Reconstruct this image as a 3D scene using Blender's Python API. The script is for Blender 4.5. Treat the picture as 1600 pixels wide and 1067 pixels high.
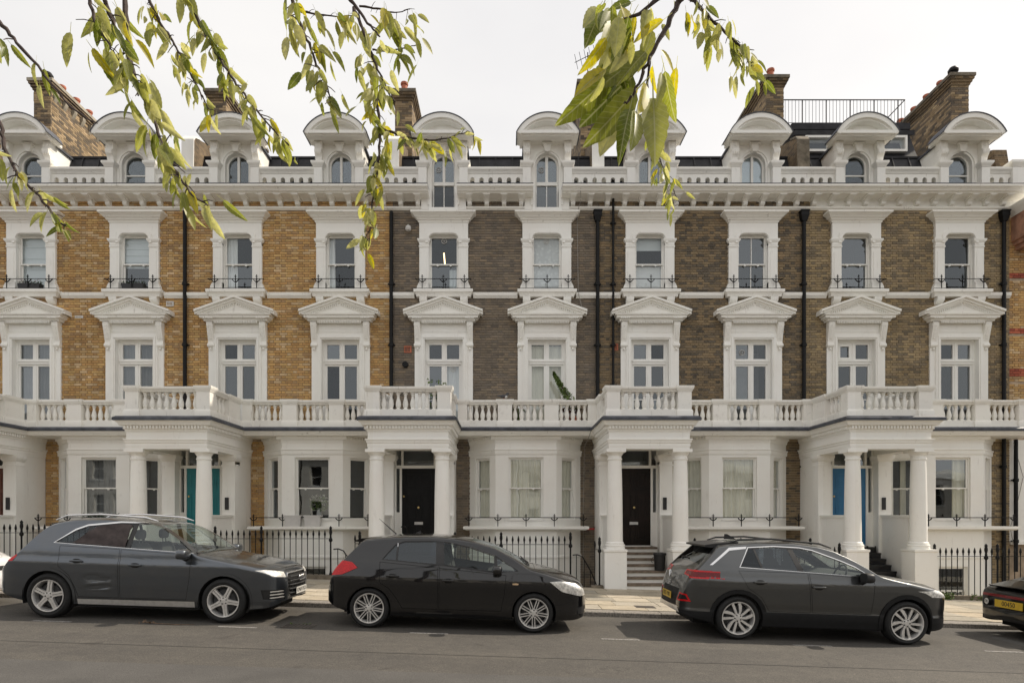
import bpy, bmesh, math, random
from math import radians, sin, cos, pi, sqrt, atan2
from mathutils import Vector, Matrix, Euler
from mathutils.geometry import tessellate_polygon

for _o in list(bpy.data.objects):
    bpy.data.objects.remove(_o)
SC = bpy.context.scene
COL = SC.collection
# ------------------------------------------------------------------ camera
F = 1000.0            # focal length in photo pixels (photo is 1600 wide)
VX, VY = 790.0, 805.0  # vanishing point of the depth direction in the photo
CAMZ = 1.86
cam_d = bpy.data.cameras.new('camera')
cam = bpy.data.objects.new('camera', cam_d)
COL.objects.link(cam)
cam.location = (0, 0, CAMZ)
cam.rotation_euler = (radians(90), 0, 0)
cam_d.sensor_fit = 'HORIZONTAL'
cam_d.sensor_width = 36.0
cam_d.lens = 36.0 * F / 1600.0
cam_d.shift_x = (800.0 - VX) / 1600.0
cam_d.shift_y = (VY - 533.5) / 1600.0
cam_d.clip_start = 0.05
cam_d.clip_end = 4000
SC.camera = cam
# ------------------------------------------------------------------ sky and sun
SUN = Vector((0.95, 0.31, 1.0)).normalized()       # towards the sun
wd = bpy.data.worlds.new('World'); SC.world = wd; wd.use_nodes = True
nt = wd.node_tree; nt.nodes.clear()
out = nt.nodes.new('ShaderNodeOutputWorld'); bg = nt.nodes.new('ShaderNodeBackground')
sky = nt.nodes.new('ShaderNodeTexSky'); sky.sky_type = 'NISHITA'; sky.sun_disc = False
sky.sun_elevation = math.asin(SUN.z); sky.sun_rotation = atan2(SUN.x, SUN.y)
sky.air_density = 1.0; sky.dust_density = 4.0; sky.ozone_density = 0.6; sky.altitude = 20
# a thin even veil of high cloud over the whole sky
veil = nt.nodes.new('ShaderNodeMix'); veil.data_type = 'RGBA'
veil.inputs[0].default_value = 0.85
tc = nt.nodes.new('ShaderNodeTexCoord'); cn = nt.nodes.new('ShaderNodeTexNoise')
mp = nt.nodes.new('ShaderNodeMapping'); mp.inputs['Scale'].default_value = (1.0, 1.0, 2.2)
cn.inputs['Scale'].default_value = 1.6; cn.inputs['Detail'].default_value = 5
cr = nt.nodes.new('ShaderNodeValToRGB')
cr.color_ramp.elements[0].position = 0.35; cr.color_ramp.elements[0].color = (7.5, 7.33, 7.22, 1)
cr.color_ramp.elements[1].position = 0.68; cr.color_ramp.elements[1].color = (8.9, 8.62, 8.25, 1)
nt.links.new(tc.outputs['Generated'], mp.inputs['Vector']); nt.links.new(mp.outputs[0], cn.inputs['Vector'])
nt.links.new(cn.outputs['Fac'], cr.inputs['Fac'])
nt.links.new(sky.outputs[0], veil.inputs[6]); nt.links.new(cr.outputs[0], veil.inputs[7])
nt.links.new(veil.outputs[2], bg.inputs['Color']); bg.inputs['Strength'].default_value = 0.1
nt.links.new(bg.outputs[0], out.inputs['Surface'])
sl = bpy.data.lights.new('sun', 'SUN'); sl.energy = 3.6; sl.angle = radians(0.6); sl.color = (1.0, 0.90, 0.76)
so = bpy.data.objects.new('sun', sl); COL.objects.link(so); so.location = (20, 10, 30)
so.rotation_euler = SUN.to_track_quat('Z', 'Y').to_euler()
vs = SC.view_settings
vs.view_transform = 'Standard'; vs.look = 'None'; vs.gamma = 1.0; vs.use_curve_mapping = False
vs.exposure = 0.34
SC.render.engine = 'CYCLES'
SC.cycles.use_denoising = True
SC.cycles.max_bounces = 8; SC.cycles.diffuse_bounces = 6; SC.cycles.transparent_max_bounces = 16
SC.cycles.caustics_reflective = False; SC.cycles.caustics_refractive = False
R = random.Random(7)

def px(x, y, D):
    """photo pixel at depth D (metres from the camera plane) -> world point"""
    return Vector(((x - VX) / F * D, D, CAMZ - (y - VY) / F * D))

# ------------------------------------------------------------------ mesh builder
class MB:
    def __init__(s):
        s.v = []; s.f = []; s.c = None
    def box(s, x0, x1, y0, y1, z0, z1):
        i = len(s.v)
        s.v += [(x0,y0,z0),(x1,y0,z0),(x1,y1,z0),(x0,y1,z0),(x0,y0,z1),(x1,y0,z1),(x1,y1,z1),(x0,y1,z1)]
        s.f += [(i,i+3,i+2,i+1),(i+4,i+5,i+6,i+7),(i,i+1,i+5,i+4),(i+1,i+2,i+6,i+5),(i+2,i+3,i+7,i+6),(i+3,i,i+4,i+7)]
        return s
    def hexa(s, pts):
        i = len(s.v); s.v += [tuple(p) for p in pts]
        s.f += [(i,i+3,i+2,i+1),(i+4,i+5,i+6,i+7),(i,i+1,i+5,i+4),(i+1,i+2,i+6,i+5),(i+2,i+3,i+7,i+6),(i+3,i,i+4,i+7)]
        return s
    def quad(s, a, b, c, d):
        i = len(s.v); s.v += [tuple(a),tuple(b),tuple(c),tuple(d)]; s.f.append((i,i+1,i+2,i+3)); return s
    def prism(s, poly, axis, a0, a1, holes=()):
        """2D polygon (with holes) extruded along an axis; poly in the two other coordinates in order"""
        def P(p, a):
            if axis == 'y': return (p[0], a, p[1])
            if axis == 'x': return (a, p[0], p[1])
            return (p[0], p[1], a)
        loops = [list(poly)] + [list(h) for h in holes]
        flat = [p for l in loops for p in l]
        tris = tessellate_polygon([[Vector((p[0], p[1], 0)) for p in l] for l in loops])
        i = len(s.v); n = len(flat)
        s.v += [P(p, a0) for p in flat] + [P(p, a1) for p in flat]
        for t in tris:
            s.f.append(tuple(i + k for k in t)); s.f.append(tuple(i + n + k for k in reversed(t)))
        o = 0
        for l in loops:
            m = len(l)
            for k in range(m):
                a = i + o + k; b = i + o + (k + 1) % m
                s.f.append((a, b, b + n, a + n))
            o += m
        return s
    def lathe(s, prof, cx=0, cy=0, cz=0, n=16, axis='z', cap=True):
        i = len(s.v)
        for r, z in prof:
            for k in range(n):
                a = 2 * pi * k / n
                if axis == 'z': s.v.append((cx + r * cos(a), cy + r * sin(a), cz + z))
                elif axis == 'y': s.v.append((cx + r * cos(a), cy + z, cz + r * sin(a)))
                else: s.v.append((cx + z, cy + r * cos(a), cz + r * sin(a)))
        m = len(prof)
        for j in range(m - 1):
            for k in range(n):
                a = i + j * n + k; b = i + j * n + (k + 1) % n
                s.f.append((a, b, b + n, a + n))
        if cap:
            s.f.append(tuple(i + k for k in reversed(range(n)))); s.f.append(tuple(i + (m - 1) * n + k for k in range(n)))
        return s
    def tube(s, path, rad, n=8, closed=False, cap=True):
        path = [Vector(p) for p in path]
        if not isinstance(rad, (list, tuple)): rad = [rad] * len(path)
        i = len(s.v); m = len(path); up = None
        for j, p in enumerate(path):
            if closed: t = path[(j + 1) % m] - path[j - 1]
            else: t = path[min(j + 1, m - 1)] - path[max(j - 1, 0)]
            t.normalize()
            if up is None:
                up = Vector((0, 0, 1)) if abs(t.z) < 0.9 else Vector((1, 0, 0))
            b = t.cross(up)
            if b.length < 1e-5: b = t.orthogonal()
            b.normalize(); up = b.cross(t).normalized()
            for k in range(n):
                a = 2 * pi * k / n
                q = p + (b * cos(a) + up * sin(a)) * rad[j]
                s.v.append(tuple(q))
        for j in range(m if closed else m - 1):
            for k in range(n):
                a = i + j * n + k; b = i + j * n + (k + 1) % n
                c = i + ((j + 1) % m) * n + (k + 1) % n; d = i + ((j + 1) % m) * n + k
                s.f.append((a, b, c, d))
        if cap and not closed:
            s.f.append(tuple(i + k for k in reversed(range(n)))); s.f.append(tuple(i + (m - 1) * n + k for k in range(n)))
        return s
    def mould(s, path, prof, closed=False, cap=True):
        """profile [(out, z)...] (closed polygon) swept along a 2D plan path with mitres; 'out' is to the right of travel"""
        path = [Vector((p[0], p[1])) for p in path]; m = len(path)
        offs = []
        for j in range(m):
            a = path[j] - path[j - 1] if (j > 0 or closed) else None
            b = path[(j + 1) % m] - path[j] if (j < m - 1 or closed) else None
            na = Vector((a.y, -a.x)).normalized() if a is not None else None
            nb = Vector((b.y, -b.x)).normalized() if b is not None else None
            if na is None: o = nb
            elif nb is None: o = na
            else:
                h = (na + nb)
                o = h / max(0.15, (1 + na.dot(nb)))
            offs.append(o)
        i = len(s.v); k = len(prof)
        for p, o in zip(path, offs):
            for u, z in prof:
                q = p + o * u; s.v.append((q.x, q.y, z))
        for j in range(m if closed else m - 1):
            for t in range(k):
                a = i + j * k + t; b = i + j * k + (t + 1) % k
                j2 = (j + 1) % m
                s.f.append((a, b, i + j2 * k + (t + 1) % k, i + j2 * k + t))
        if cap and not closed:
            for j in (0, m - 1):
                tr = tessellate_polygon([[Vector((u, z, 0)) for u, z in prof]])
                for t in tr: s.f.append(tuple(i + j * k + q for q in t))
        return s
    def merge(s, o, M=None):
        i = len(s.v)
        s.v += [tuple(M @ Vector(p)) if M is not None else p for p in o.v]
        s.f += [tuple(i + k for k in f) for f in o.f]
        return s
    def mesh(s, name, mat=None, smooth=True, angle=32, recalc=True):
        me = bpy.data.meshes.new(name)
        me.from_pydata([tuple(p) for p in s.v], [], s.f)
        if recalc:
            bm = bmesh.new(); bm.from_mesh(me)
            bmesh.ops.recalc_face_normals(bm, faces=bm.faces)
            bm.to_mesh(me); bm.free()
        if smooth:
            me.polygons.foreach_set('use_smooth', [True] * len(me.polygons))
            me.set_sharp_from_angle(angle=radians(angle))
        if mat: me.materials.append(mat)
        return me

def obj(name, me, parent=None, loc=(0, 0, 0), rot=None, mat=None):
    if isinstance(me, MB): me = me.mesh(name, mat)
    o = bpy.data.objects.new(name, me); COL.objects.link(o)
    o.location = loc
    if rot is not None: o.rotation_euler = rot
    if parent is not None: o.parent = parent
    return o
def thing(name, label, cat, loc=(0, 0, 0), rot=(0, 0, 0), group=None, me=None):
    o = bpy.data.objects.new(name, me); COL.objects.link(o)
    o.location = loc; o.rotation_euler = rot
    o['label'] = label; o['category'] = cat
    if group: o['group'] = group
    return o
def structure(name, me, loc=(0, 0, 0), parent=None):
    o = obj(name, me, parent, loc); o['kind'] = 'structure'; return o
_cache = {}
def cached(key, fn):
    if key not in _cache: _cache[key] = fn()
    return _cache[key]

# ------------------------------------------------------------------ materials
class NT:
    """small node helper"""
    def __init__(s, name):
        s.m = bpy.data.materials.new(name); s.m.use_nodes = True
        s.t = s.m.node_tree; s.b = s.t.nodes['Principled BSDF']; s.out = s.t.nodes['Material Output']
    def n(s, kind, **kw):
        nd = s.t.nodes.new('ShaderNode' + kind)
        for k, v in kw.items():
            if k in nd.inputs: nd.inputs[k].default_value = v
            else: setattr(nd, k, v)
        return nd
    def l(s, a, b): s.t.links.new(a, b)
    def coord(s, kind='Object', scale=(1, 1, 1)):
        if kind == 'World':
            c = s.n('NewGeometry').outputs['Position']
        else:
            c = s.n('TexCoord').outputs[kind]
        mp = s.n('Mapping'); mp.inputs['Scale'].default_value = scale
        s.l(c, mp.inputs['Vector']); return mp.outputs[0]
    def noise(s, vec, scale, detail=4, rough=0.55):
        nd = s.n('TexNoise'); nd.inputs['Scale'].default_value = scale
        nd.inputs['Detail'].default_value = detail; nd.inputs['Roughness'].default_value = rough
        s.l(vec, nd.inputs['Vector']); return nd.outputs['Fac']
    def ramp(s, fac, stops):
        r = s.n('ValToRGB'); e = r.color_ramp.elements
        while len(e) < len(stops): e.new(0.5)
        for k, (p, c) in enumerate(stops):
            e[k].position = p; e[k].color = (*c, 1) if len(c) == 3 else c
        s.l(fac, r.inputs['Fac']); return r.outputs['Color']
    def mix(s, a, b, fac, mode='MIX'):
        m = s.n('Mix', data_type='RGBA', blend_type=mode)
        for sock, v in ((m.inputs[0], fac), (m.inputs[6], a), (m.inputs[7], b)):
            if isinstance(v, (int, float)): sock.default_value = v
            elif isinstance(v, tuple): sock.default_value = (*v, 1) if len(v) == 3 else v
            else: s.l(v, sock)
        return m.outputs[2]
    def bump(s, h, strength=0.3, dist=0.01):
        b = s.n('Bump'); b.inputs['Strength'].default_value = strength; b.inputs['Distance'].default_value = dist
        s.l(h, b.inputs['Height']); s.l(b.outputs['Normal'], s.b.inputs['Normal'])
    def set(s, **kw):
        for k, v in kw.items():
            sock = s.b.inputs[k.replace('_', ' ')]
            if isinstance(v, (int, float)): sock.default_value = v
            elif isinstance(v, tuple): sock.default_value = (*v, 1) if (len(v) == 3 and sock.type == 'RGBA') else v
            else: s.l(v, sock)
        return s

M = {}
def flat(name, col, rough=0.6, metal=0.0, var=0.12, scale=6.0, bump=0.0, coat=0.0, spec=0.5):
    k = NT(name); v = k.coord('World')
    n = k.noise(v, scale, 4)
    lo = tuple(c * (1 - var) for c in col); hi = tuple(min(1, c * (1 + var)) for c in col)
    k.set(Base_Color=k.ramp(n, [(0.3, lo), (0.7, hi)]), Roughness=rough, Metallic=metal)
    k.b.inputs['Specular IOR Level'].default_value = spec
    if coat: k.set(Coat_Weight=coat, Coat_Roughness=0.03)
    if bump: k.bump(k.noise(v, scale * 8, 3), bump, 0.004)
    M[name] = k.m; return k.m

def stucco(name, col, dirt):
    k = NT(name); v = k.coord('World'); vv = k.coord('World', (1.0, 1.0, 0.18))
    big = k.noise(v, 0.9, 5); fine = k.noise(v, 26, 3); streak = k.noise(vv, 11.0, 5, 0.7); spot = k.noise(v, 5.0, 6, 0.7)
    base = k.mix(tuple(c * 0.95 for c in col), tuple(min(0.9, c * 1.04) for c in col), k.ramp(big, [(0.3, (0, 0, 0)), (0.7, (1, 1, 1))]))
    s1 = k.ramp(streak, [(0.60, (0, 0, 0)), (0.74, (1, 1, 1))])
    s2 = k.ramp(spot, [(0.6, (0, 0, 0)), (0.76, (1, 1, 1))])
    c1 = k.mix(base, (0.40, 0.37, 0.32), k.mix((0, 0, 0), s1, min(1.0, dirt * 1.5)))
    c2 = k.mix(c1, (0.36, 0.34, 0.30), k.mix((0, 0, 0), s2, dirt * 0.8))
    # each owner's paint is a slightly different white
    sx = k.n('SeparateXYZ'); k.l(k.n('NewGeometry').outputs['Position'], sx.inputs[0])
    ma = k.n('Math', operation='MULTIPLY_ADD'); ma.inputs[1].default_value = 1 / 6.1; ma.inputs[2].default_value = 15.55 / 6.1; k.l(sx.outputs[0], ma.inputs[0])
    fl = k.n('Math', operation='FLOOR'); k.l(ma.outputs[0], fl.inputs[0])
    wn = k.n('TexWhiteNoise', noise_dimensions='1D'); k.l(fl.outputs[0], wn.inputs['W'])
    c2 = k.mix(c2, k.ramp(wn.outputs['Value'], [(0.0, (0.955, 0.95, 0.93)), (0.5, (0.985, 0.98, 0.965)), (1.0, (1.0, 1.0, 1.0))]), 1.0, 'MULTIPLY')
    k.set(Base_Color=c2, Roughness=0.55)
    k.bump(fine, 0.12, 0.004)
    M[name] = k.m
stucco('stucco', (0.90, 0.878, 0.835), 0.20)
stucco('stucco_worn', (0.885, 0.858, 0.812), 0.45)
stucco('gloss_white', (0.88, 0.865, 0.835), 0.05)
flat('lead', (0.075, 0.08, 0.095), 0.55, 0.0, 0.45, 4.0, 0.3, spec=0.3)
flat('slate', (0.024, 0.024, 0.027), 0.6, 0.0, 0.4, 5.0, 0.4, spec=0.25)
flat('iron', (0.007, 0.007, 0.0075), 0.5, 0.0, 0.3, 8.0, 0.1, spec=0.22)
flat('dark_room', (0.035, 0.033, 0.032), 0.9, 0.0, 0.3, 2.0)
flat('terracotta', (0.42, 0.13, 0.07), 0.75, 0.0, 0.25, 9.0, 0.2)
flat('stone', (0.36, 0.32, 0.25), 0.85, 0.0, 0.25, 5.0, 0.5)
flat('soot_stone', (0.16, 0.135, 0.10), 0.9, 0.0, 0.45, 6.0, 0.5)
flat('brass', (0.5, 0.38, 0.17), 0.3, 1.0, 0.15, 9)
flat('silver', (0.55, 0.55, 0.55), 0.3, 1.0, 0.1, 9)
flat('black_paint', (0.006, 0.006, 0.0065), 0.4, 0.0, 0.3, 3, spec=0.2)
flat('teal_paint', (0.0, 0.17, 0.19), 0.35, 0.0, 0.08, 3)
flat('blue_paint', (0.02, 0.145, 0.30), 0.35, 0.0, 0.08, 3)
flat('brown_paint', (0.012, 0.007, 0.005), 0.4, 0.0, 0.4, 3, spec=0.2)
flat('wood', (0.11, 0.032, 0.014), 0.5, 0.0, 0.35, 9)
flat('tread', (0.20, 0.155, 0.115), 0.85, 0.0, 0.4, 7.0, 0.4)
flat('black_tile', (0.018, 0.018, 0.019), 0.3, 0.0, 0.4, 7.0)
flat('curtain_white', (0.85, 0.85, 0.83), 0.9, 0.0, 0.05, 3)
flat('curtain_cream', (0.85, 0.81, 0.68), 0.9, 0.0, 0.06, 3)
flat('curtain_grey', (0.19, 0.19, 0.19), 0.9, 0.0, 0.15, 3)
flat('blind', (0.74, 0.78, 0.78), 0.8, 0.0, 0.05, 3)
flat('leaf_dark', (0.03, 0.06, 0.018), 0.6, 0.0, 0.4, 30)
flat('leaf_mid', (0.09, 0.14, 0.025), 0.6, 0.0, 0.4, 30)
flat('yellow_pot', (0.55, 0.42, 0.02), 0.5, 0, 0.1, 5)
flat('planter', (0.60, 0.585, 0.56), 0.7, 0, 0.1, 5)
flat('red_plastic', (0.45, 0.02, 0.02), 0.4, 0, 0.1, 5)
flat('rubber', (0.012, 0.012, 0.012), 0.8, 0, 0.3, 20)
flat('black_plastic', (0.014, 0.014, 0.015), 0.5, 0, 0.2, 20)

def lace():
    k = NT('lace'); v = k.coord('World')
    w = k.n('TexVoronoi'); w.inputs['Scale'].default_value = 9.0; k.l(v, w.inputs['Vector'])
    k.set(Base_Color=k.ramp(w.outputs['Distance'], [(0.1, (0.88, 0.88, 0.85)), (0.5, (0.70, 0.70, 0.68))]), Roughness=0.9)
    M['lace'] = k.m
lace()
def glass(name, tint, f0=0.08, wav=0.05):
    k = NT(name); t = k.t; t.nodes.remove(k.b)
    tr = k.n('BsdfTransparent'); tr.inputs['Color'].default_value = (*tint, 1)
    gl = k.n('BsdfGlossy'); gl.inputs['Roughness'].default_value = 0.015; gl.inputs['Color'].default_value = (0.88, 0.95, 1.0, 1)  # blue cast of the reflected sky is put into the gloss colour
    ge = k.n('TexCoord'); no = k.n('TexNoise'); no.inputs['Scale'].default_value = 1.7; no.inputs['Detail'].default_value = 1
    bp = k.n('Bump'); bp.inputs['Strength'].default_value = wav; bp.inputs['Distance'].default_value = 0.05
    k.l(ge.outputs['Object'], no.inputs['Vector']); k.l(no.outputs['Fac'], bp.inputs['Height']); k.l(bp.outputs['Normal'], gl.inputs['Normal'])
    # two-sided Schlick reflectance of a thin sheet
    g = k.n('NewGeometry'); dt = k.n('VectorMath', operation='DOT_PRODUCT'); k.l(g.outputs['Normal'], dt.inputs[0]); k.l(g.outputs['Incoming'], dt.inputs[1])
    def m(op, x, y=None):
        q = k.n('Math', operation=op)
        for i, v in enumerate((x, y)):
            if v is None: continue
            if isinstance(v, (int, float)): q.inputs[i].default_value = v
            else: k.l(v, q.inputs[i])
        return q.outputs[0]
    oi = k.n('ObjectInfo'); f00 = m('MULTIPLY', m('ADD', m('MULTIPLY', oi.outputs['Random'], 0.9), 0.55), f0)   # panes differ a little
    f = m('ADD', m('MULTIPLY', m('POWER', m('SUBTRACT', 1.0, m('ABSOLUTE', dt.outputs['Value'])), 5.0), 1.0 - f0), f00)
    mx = k.n('MixShader'); k.l(f, mx.inputs['Fac']); k.l(tr.outputs[0], mx.inputs[1]); k.l(gl.outputs[0], mx.inputs[2])
    k.l(mx.outputs[0], k.out.inputs['Surface'])
    M[name] = k.m
glass('window_glass', (0.86, 0.89, 0.90), 0.13, 0.02)
glass('car_glass', (0.82, 0.88, 0.85), 0.06, 0.01)
glass('dark_glass', (0.10, 0.12, 0.15), 0.06, 0.01)

def brickmat(name):
    k = NT(name); v = k.coord('World')
    a = k.n('Attribute', attribute_name='tone')
    n1 = k.noise(v, 38, 4, 0.6); soot = k.noise(v, 0.55, 5, 0.6); wash = k.noise(v, 1.7, 5, 0.65)
    c = k.mix(a.outputs['Color'], k.ramp(n1, [(0.25, (0.65, 0.65, 0.65)), (0.75, (1.25, 1.25, 1.25))]), 0.5, 'MULTIPLY')
    c = k.mix(c, k.ramp(soot, [(0.33, (0.62, 0.60, 0.58)), (0.52, (1, 1, 1))]), 0.5, 'MULTIPLY')
    c = k.mix(c, k.ramp(wash, [(0.35, (0.86, 0.86, 0.86)), (0.7, (1.12, 1.12, 1.12))]), 1.0, 'MULTIPLY')
    k.set(Base_Color=c, Roughness=0.88); k.bump(n1, 0.35, 0.004)
    M[name] = k.m
brickmat('brick')
# ------------------------------------------------------------------ ground
SL = -0.032                      # the street falls to the right
YF = 19.0                        # brick face of the terrace
KERB_Y = 12.28
def road_z(x): return -0.022 + SL * x
def pave_z(x, y=16.3): return SL * x + 0.075 + (y - 12.3) * 0.006
TILT = math.atan(-SL)            # rotation about Y that follows the fall

def asphalt():
    k = NT('asphalt'); v = k.coord('World')
    fine = k.noise(v, 95, 3, 0.75); mid = k.noise(v, 5, 6, 0.7); big = k.noise(v, 0.55, 4)
    strip = k.noise(k.coord('World', (0.12, 1.1, 1.0)), 1.3, 4)
    stones = k.n('TexVoronoi'); stones.inputs['Scale'].default_value = 75; k.l(v, stones.inputs['Vector'])
    c = k.ramp(fine, [(0.28, (0.034, 0.032, 0.030)), (0.52, (0.077, 0.071, 0.064)), (0.78, (0.175, 0.163, 0.147))])
    c = k.mix(c, k.ramp(stones.outputs['Color'], [(0.2, (0.75, 0.75, 0.75)), (0.9, (1.3, 1.27, 1.22))]), 0.8, 'MULTIPLY')
    c = k.mix(c, k.ramp(mid, [(0.3, (0.84, 0.84, 0.84)), (0.7, (1.13, 1.12, 1.1))]), 1.0, 'MULTIPLY')
    c = k.mix(c, k.ramp(big, [(0.3, (0.84, 0.84, 0.85)), (0.7, (1.14, 1.13, 1.1))]), 1.0, 'MULTIPLY')
    c = k.mix(c, k.ramp(strip, [(0.3, (0.86, 0.86, 0.86)), (0.7, (1.1, 1.1, 1.08))]), 1.0, 'MULTIPLY')
    # hairline cracks, old oil drips and tyre polish
    wv = k.n('VectorMath', operation='ADD'); nz = k.n('TexNoise'); nz.inputs['Scale'].default_value = 1.6; k.l(v, nz.inputs['Vector']); k.l(v, wv.inputs[0]); k.l(nz.outputs['Color'], wv.inputs[1])
    cv = k.n('TexVoronoi', feature='DISTANCE_TO_EDGE'); cv.inputs['Scale'].default_value = 0.42; k.l(wv.outputs[0], cv.inputs['Vector'])
    crack = k.ramp(cv.outputs['Distance'], [(0.0, (0.45, 0.45, 0.45)), (0.0045, (1, 1, 1))])
    c = k.mix(c, crack, k.ramp(k.noise(v, 0.35, 3), [(0.48, (0, 0, 0)), (0.6, (0.8, 0.8, 0.8))]), 'MULTIPLY')
    c = k.mix(c, k.ramp(k.noise(v, 1.9, 4, 0.6), [(0.27, (0.66, 0.65, 0.64)), (0.36, (1, 1, 1))]), 1.0, 'MULTIPLY')
    k.set(Base_Color=c, Roughness=0.85); k.bump(fine, 0.6, 0.006)
    M['asphalt'] = k.m
asphalt()
def slabmat():
    k = NT('paving'); v = k.coord('World')
    a = k.n('Attribute', attribute_name='tone'); n1 = k.noise(v, 30, 4, 0.6); n2 = k.noise(v, 2.2, 5, 0.7)
    c = k.mix(a.outputs['Color'], k.ramp(n1, [(0.3, (0.78, 0.78, 0.78)), (0.7, (1.18, 1.18, 1.18))]), 1.0, 'MULTIPLY')
    c = k.mix(c, k.ramp(n2, [(0.3, (0.78, 0.77, 0.75)), (0.65, (1.08, 1.08, 1.08))]), 1.0, 'MULTIPLY')
    k.set(Base_Color=c, Roughness=0.85); k.bump(n1, 0.3, 0.004)
    M['paving'] = k.m
slabmat()
flat('granite', (0.22, 0.20, 0.175), 0.8, 0, 0.5, 30, 0.5)
flat('line_paint', (0.23, 0.22, 0.205), 0.8, 0, 0.7, 40)
flat('grating', (0.06, 0.05, 0.042), 0.6, 0, 0.3, 20)
flat('earth', (0.10, 0.09, 0.075), 0.9, 0, 0.3, 1)

def tone(me, col):
    at = me.color_attributes.new('tone', 'FLOAT_COLOR', 'POINT')
    at.data.foreach_set('color', [c for _ in me.vertices for c in (*col, 1.0)])
    return me
def sheet(x0, x1, y0, y1, dz, nx=1):
    b = MB()
    for k in range(nx):
        a = x0 + (x1 - x0) * k / nx; c = x0 + (x1 - x0) * (k + 1) / nx
        b.quad((a, y0, SL * a + dz), (c, y0, SL * c + dz), (c, y1, SL * c + dz), (a, y1, SL * a + dz))
    return b
structure('ground', sheet(-420, 420, -420, 420, -3.0).mesh('ground', M['earth']))
structure('road', sheet(-160, 160, -40, 13.0, -0.022).mesh('road', M['asphalt']))
pave = structure('pavement', MB().merge(sheet(-60, 60, KERB_Y + 0.15, 16.3, 0.055)).mesh('pavement_bed', flat('bedding', (0.13, 0.11, 0.09), 0.9, 0, 0.3, 6)))
slab_tones = [(0.40, 0.345, 0.26), (0.44, 0.385, 0.30), (0.36, 0.315, 0.24), (0.42, 0.35, 0.255), (0.31, 0.28, 0.225), (0.38, 0.34, 0.275)]
def slab(w, d, t):
    b = MB().box(-w / 2, w / 2, -d / 2, d / 2, -0.06, 0.0)
    return tone(b.mesh('paving_slab', M['paving'], smooth=False), slab_tones[t])
y = KERB_Y + 0.31
rows = 0
while y < 16.15:
    d = 0.62; x = -15.4 + R.uniform(-0.5, 0)
    while x < 17.2:
        wi = R.choice([0.62, 0.78, 0.92, 0.92]); t = R.choice([0, 0, 1, 1, 2, 3, 4, 5])
        if rows < 5 or True:
            o = obj('paving_slab', cached(('slab', wi, t), lambda: slab(wi - 0.012, d - 0.012, t)), pave,
                    (x + wi / 2, y + d / 2, pave_z(x + wi / 2, y + d / 2) + R.uniform(-0.002, 0.003)), (0, TILT, 0))
        x += wi
    y += d; rows += 1
kerb = structure('kerb', MB().merge(sheet(-60, 60, KERB_Y + 0.04, KERB_Y + 0.24, 0.0)).mesh('kerb_bed', M['bedding']))
x = -15.6
while x < 17.5:
    w = R.choice([0.9, 1.05, 1.2])
    me = cached(('kerb', w), lambda: MB().prism([(-0.15, -0.2), (-0.135, 0.055), (-0.115, 0.07), (0.15, 0.07), (0.15, -0.2)], 'x', -w / 2 + 0.006, w / 2 - 0.006).mesh('kerb_stone', M['granite']))
    obj('kerb_stone', me, kerb, (x + w / 2, KERB_Y + 0.15, SL * (x + w / 2) + R.uniform(-0.004, 0.004)), (0, TILT, 0))
    x += w
for cx in (-7.1, -4.2, -1.2, 1.8, 4.8, 7.8):
    m = structure('bay_marking', cached('dash', lambda: MB().box(-0.3, 0.3, -0.03, 0.03, -0.003, 0.004).mesh('bay_marking', M['line_paint'])), (cx, 10.02, road_z(cx)))
    m.rotation_euler = (0, TILT, 0)
def patch(name, x0, x1, y0, y1, dz, mat):
    structure(name, sheet(x0, x1, y0, y1, dz, 1).mesh(name, mat))
k_ = NT('asphalt_patch'); v_ = k_.coord('World'); n_ = k_.noise(v_, 90, 3, 0.75); g_ = k_.noise(v_, 1.3, 5, 0.6)
k_.set(Base_Color=k_.mix(k_.ramp(n_, [(0.3, (0.034, 0.032, 0.030)), (0.75, (0.13, 0.122, 0.112))]), k_.ramp(g_, [(0.3, (0.8, 0.8, 0.8)), (0.7, (1.1, 1.1, 1.1))]), 1.0, 'MULTIPLY'), Roughness=0.85); k_.bump(n_, 0.5, 0.005); M['asphalt_patch'] = k_.m
patch('road_patch', -30, 30, 6.2, 7.55, -0.0185, M['asphalt_patch'])
# worn joint running along the carriageway
structure('tar_joint', sheet(-40, 40, 8.52, 8.535, -0.018, 1).mesh('tar_joint', flat('tar', (0.035, 0.034, 0.033), 0.7, 0, 0.2, 30)))

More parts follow.
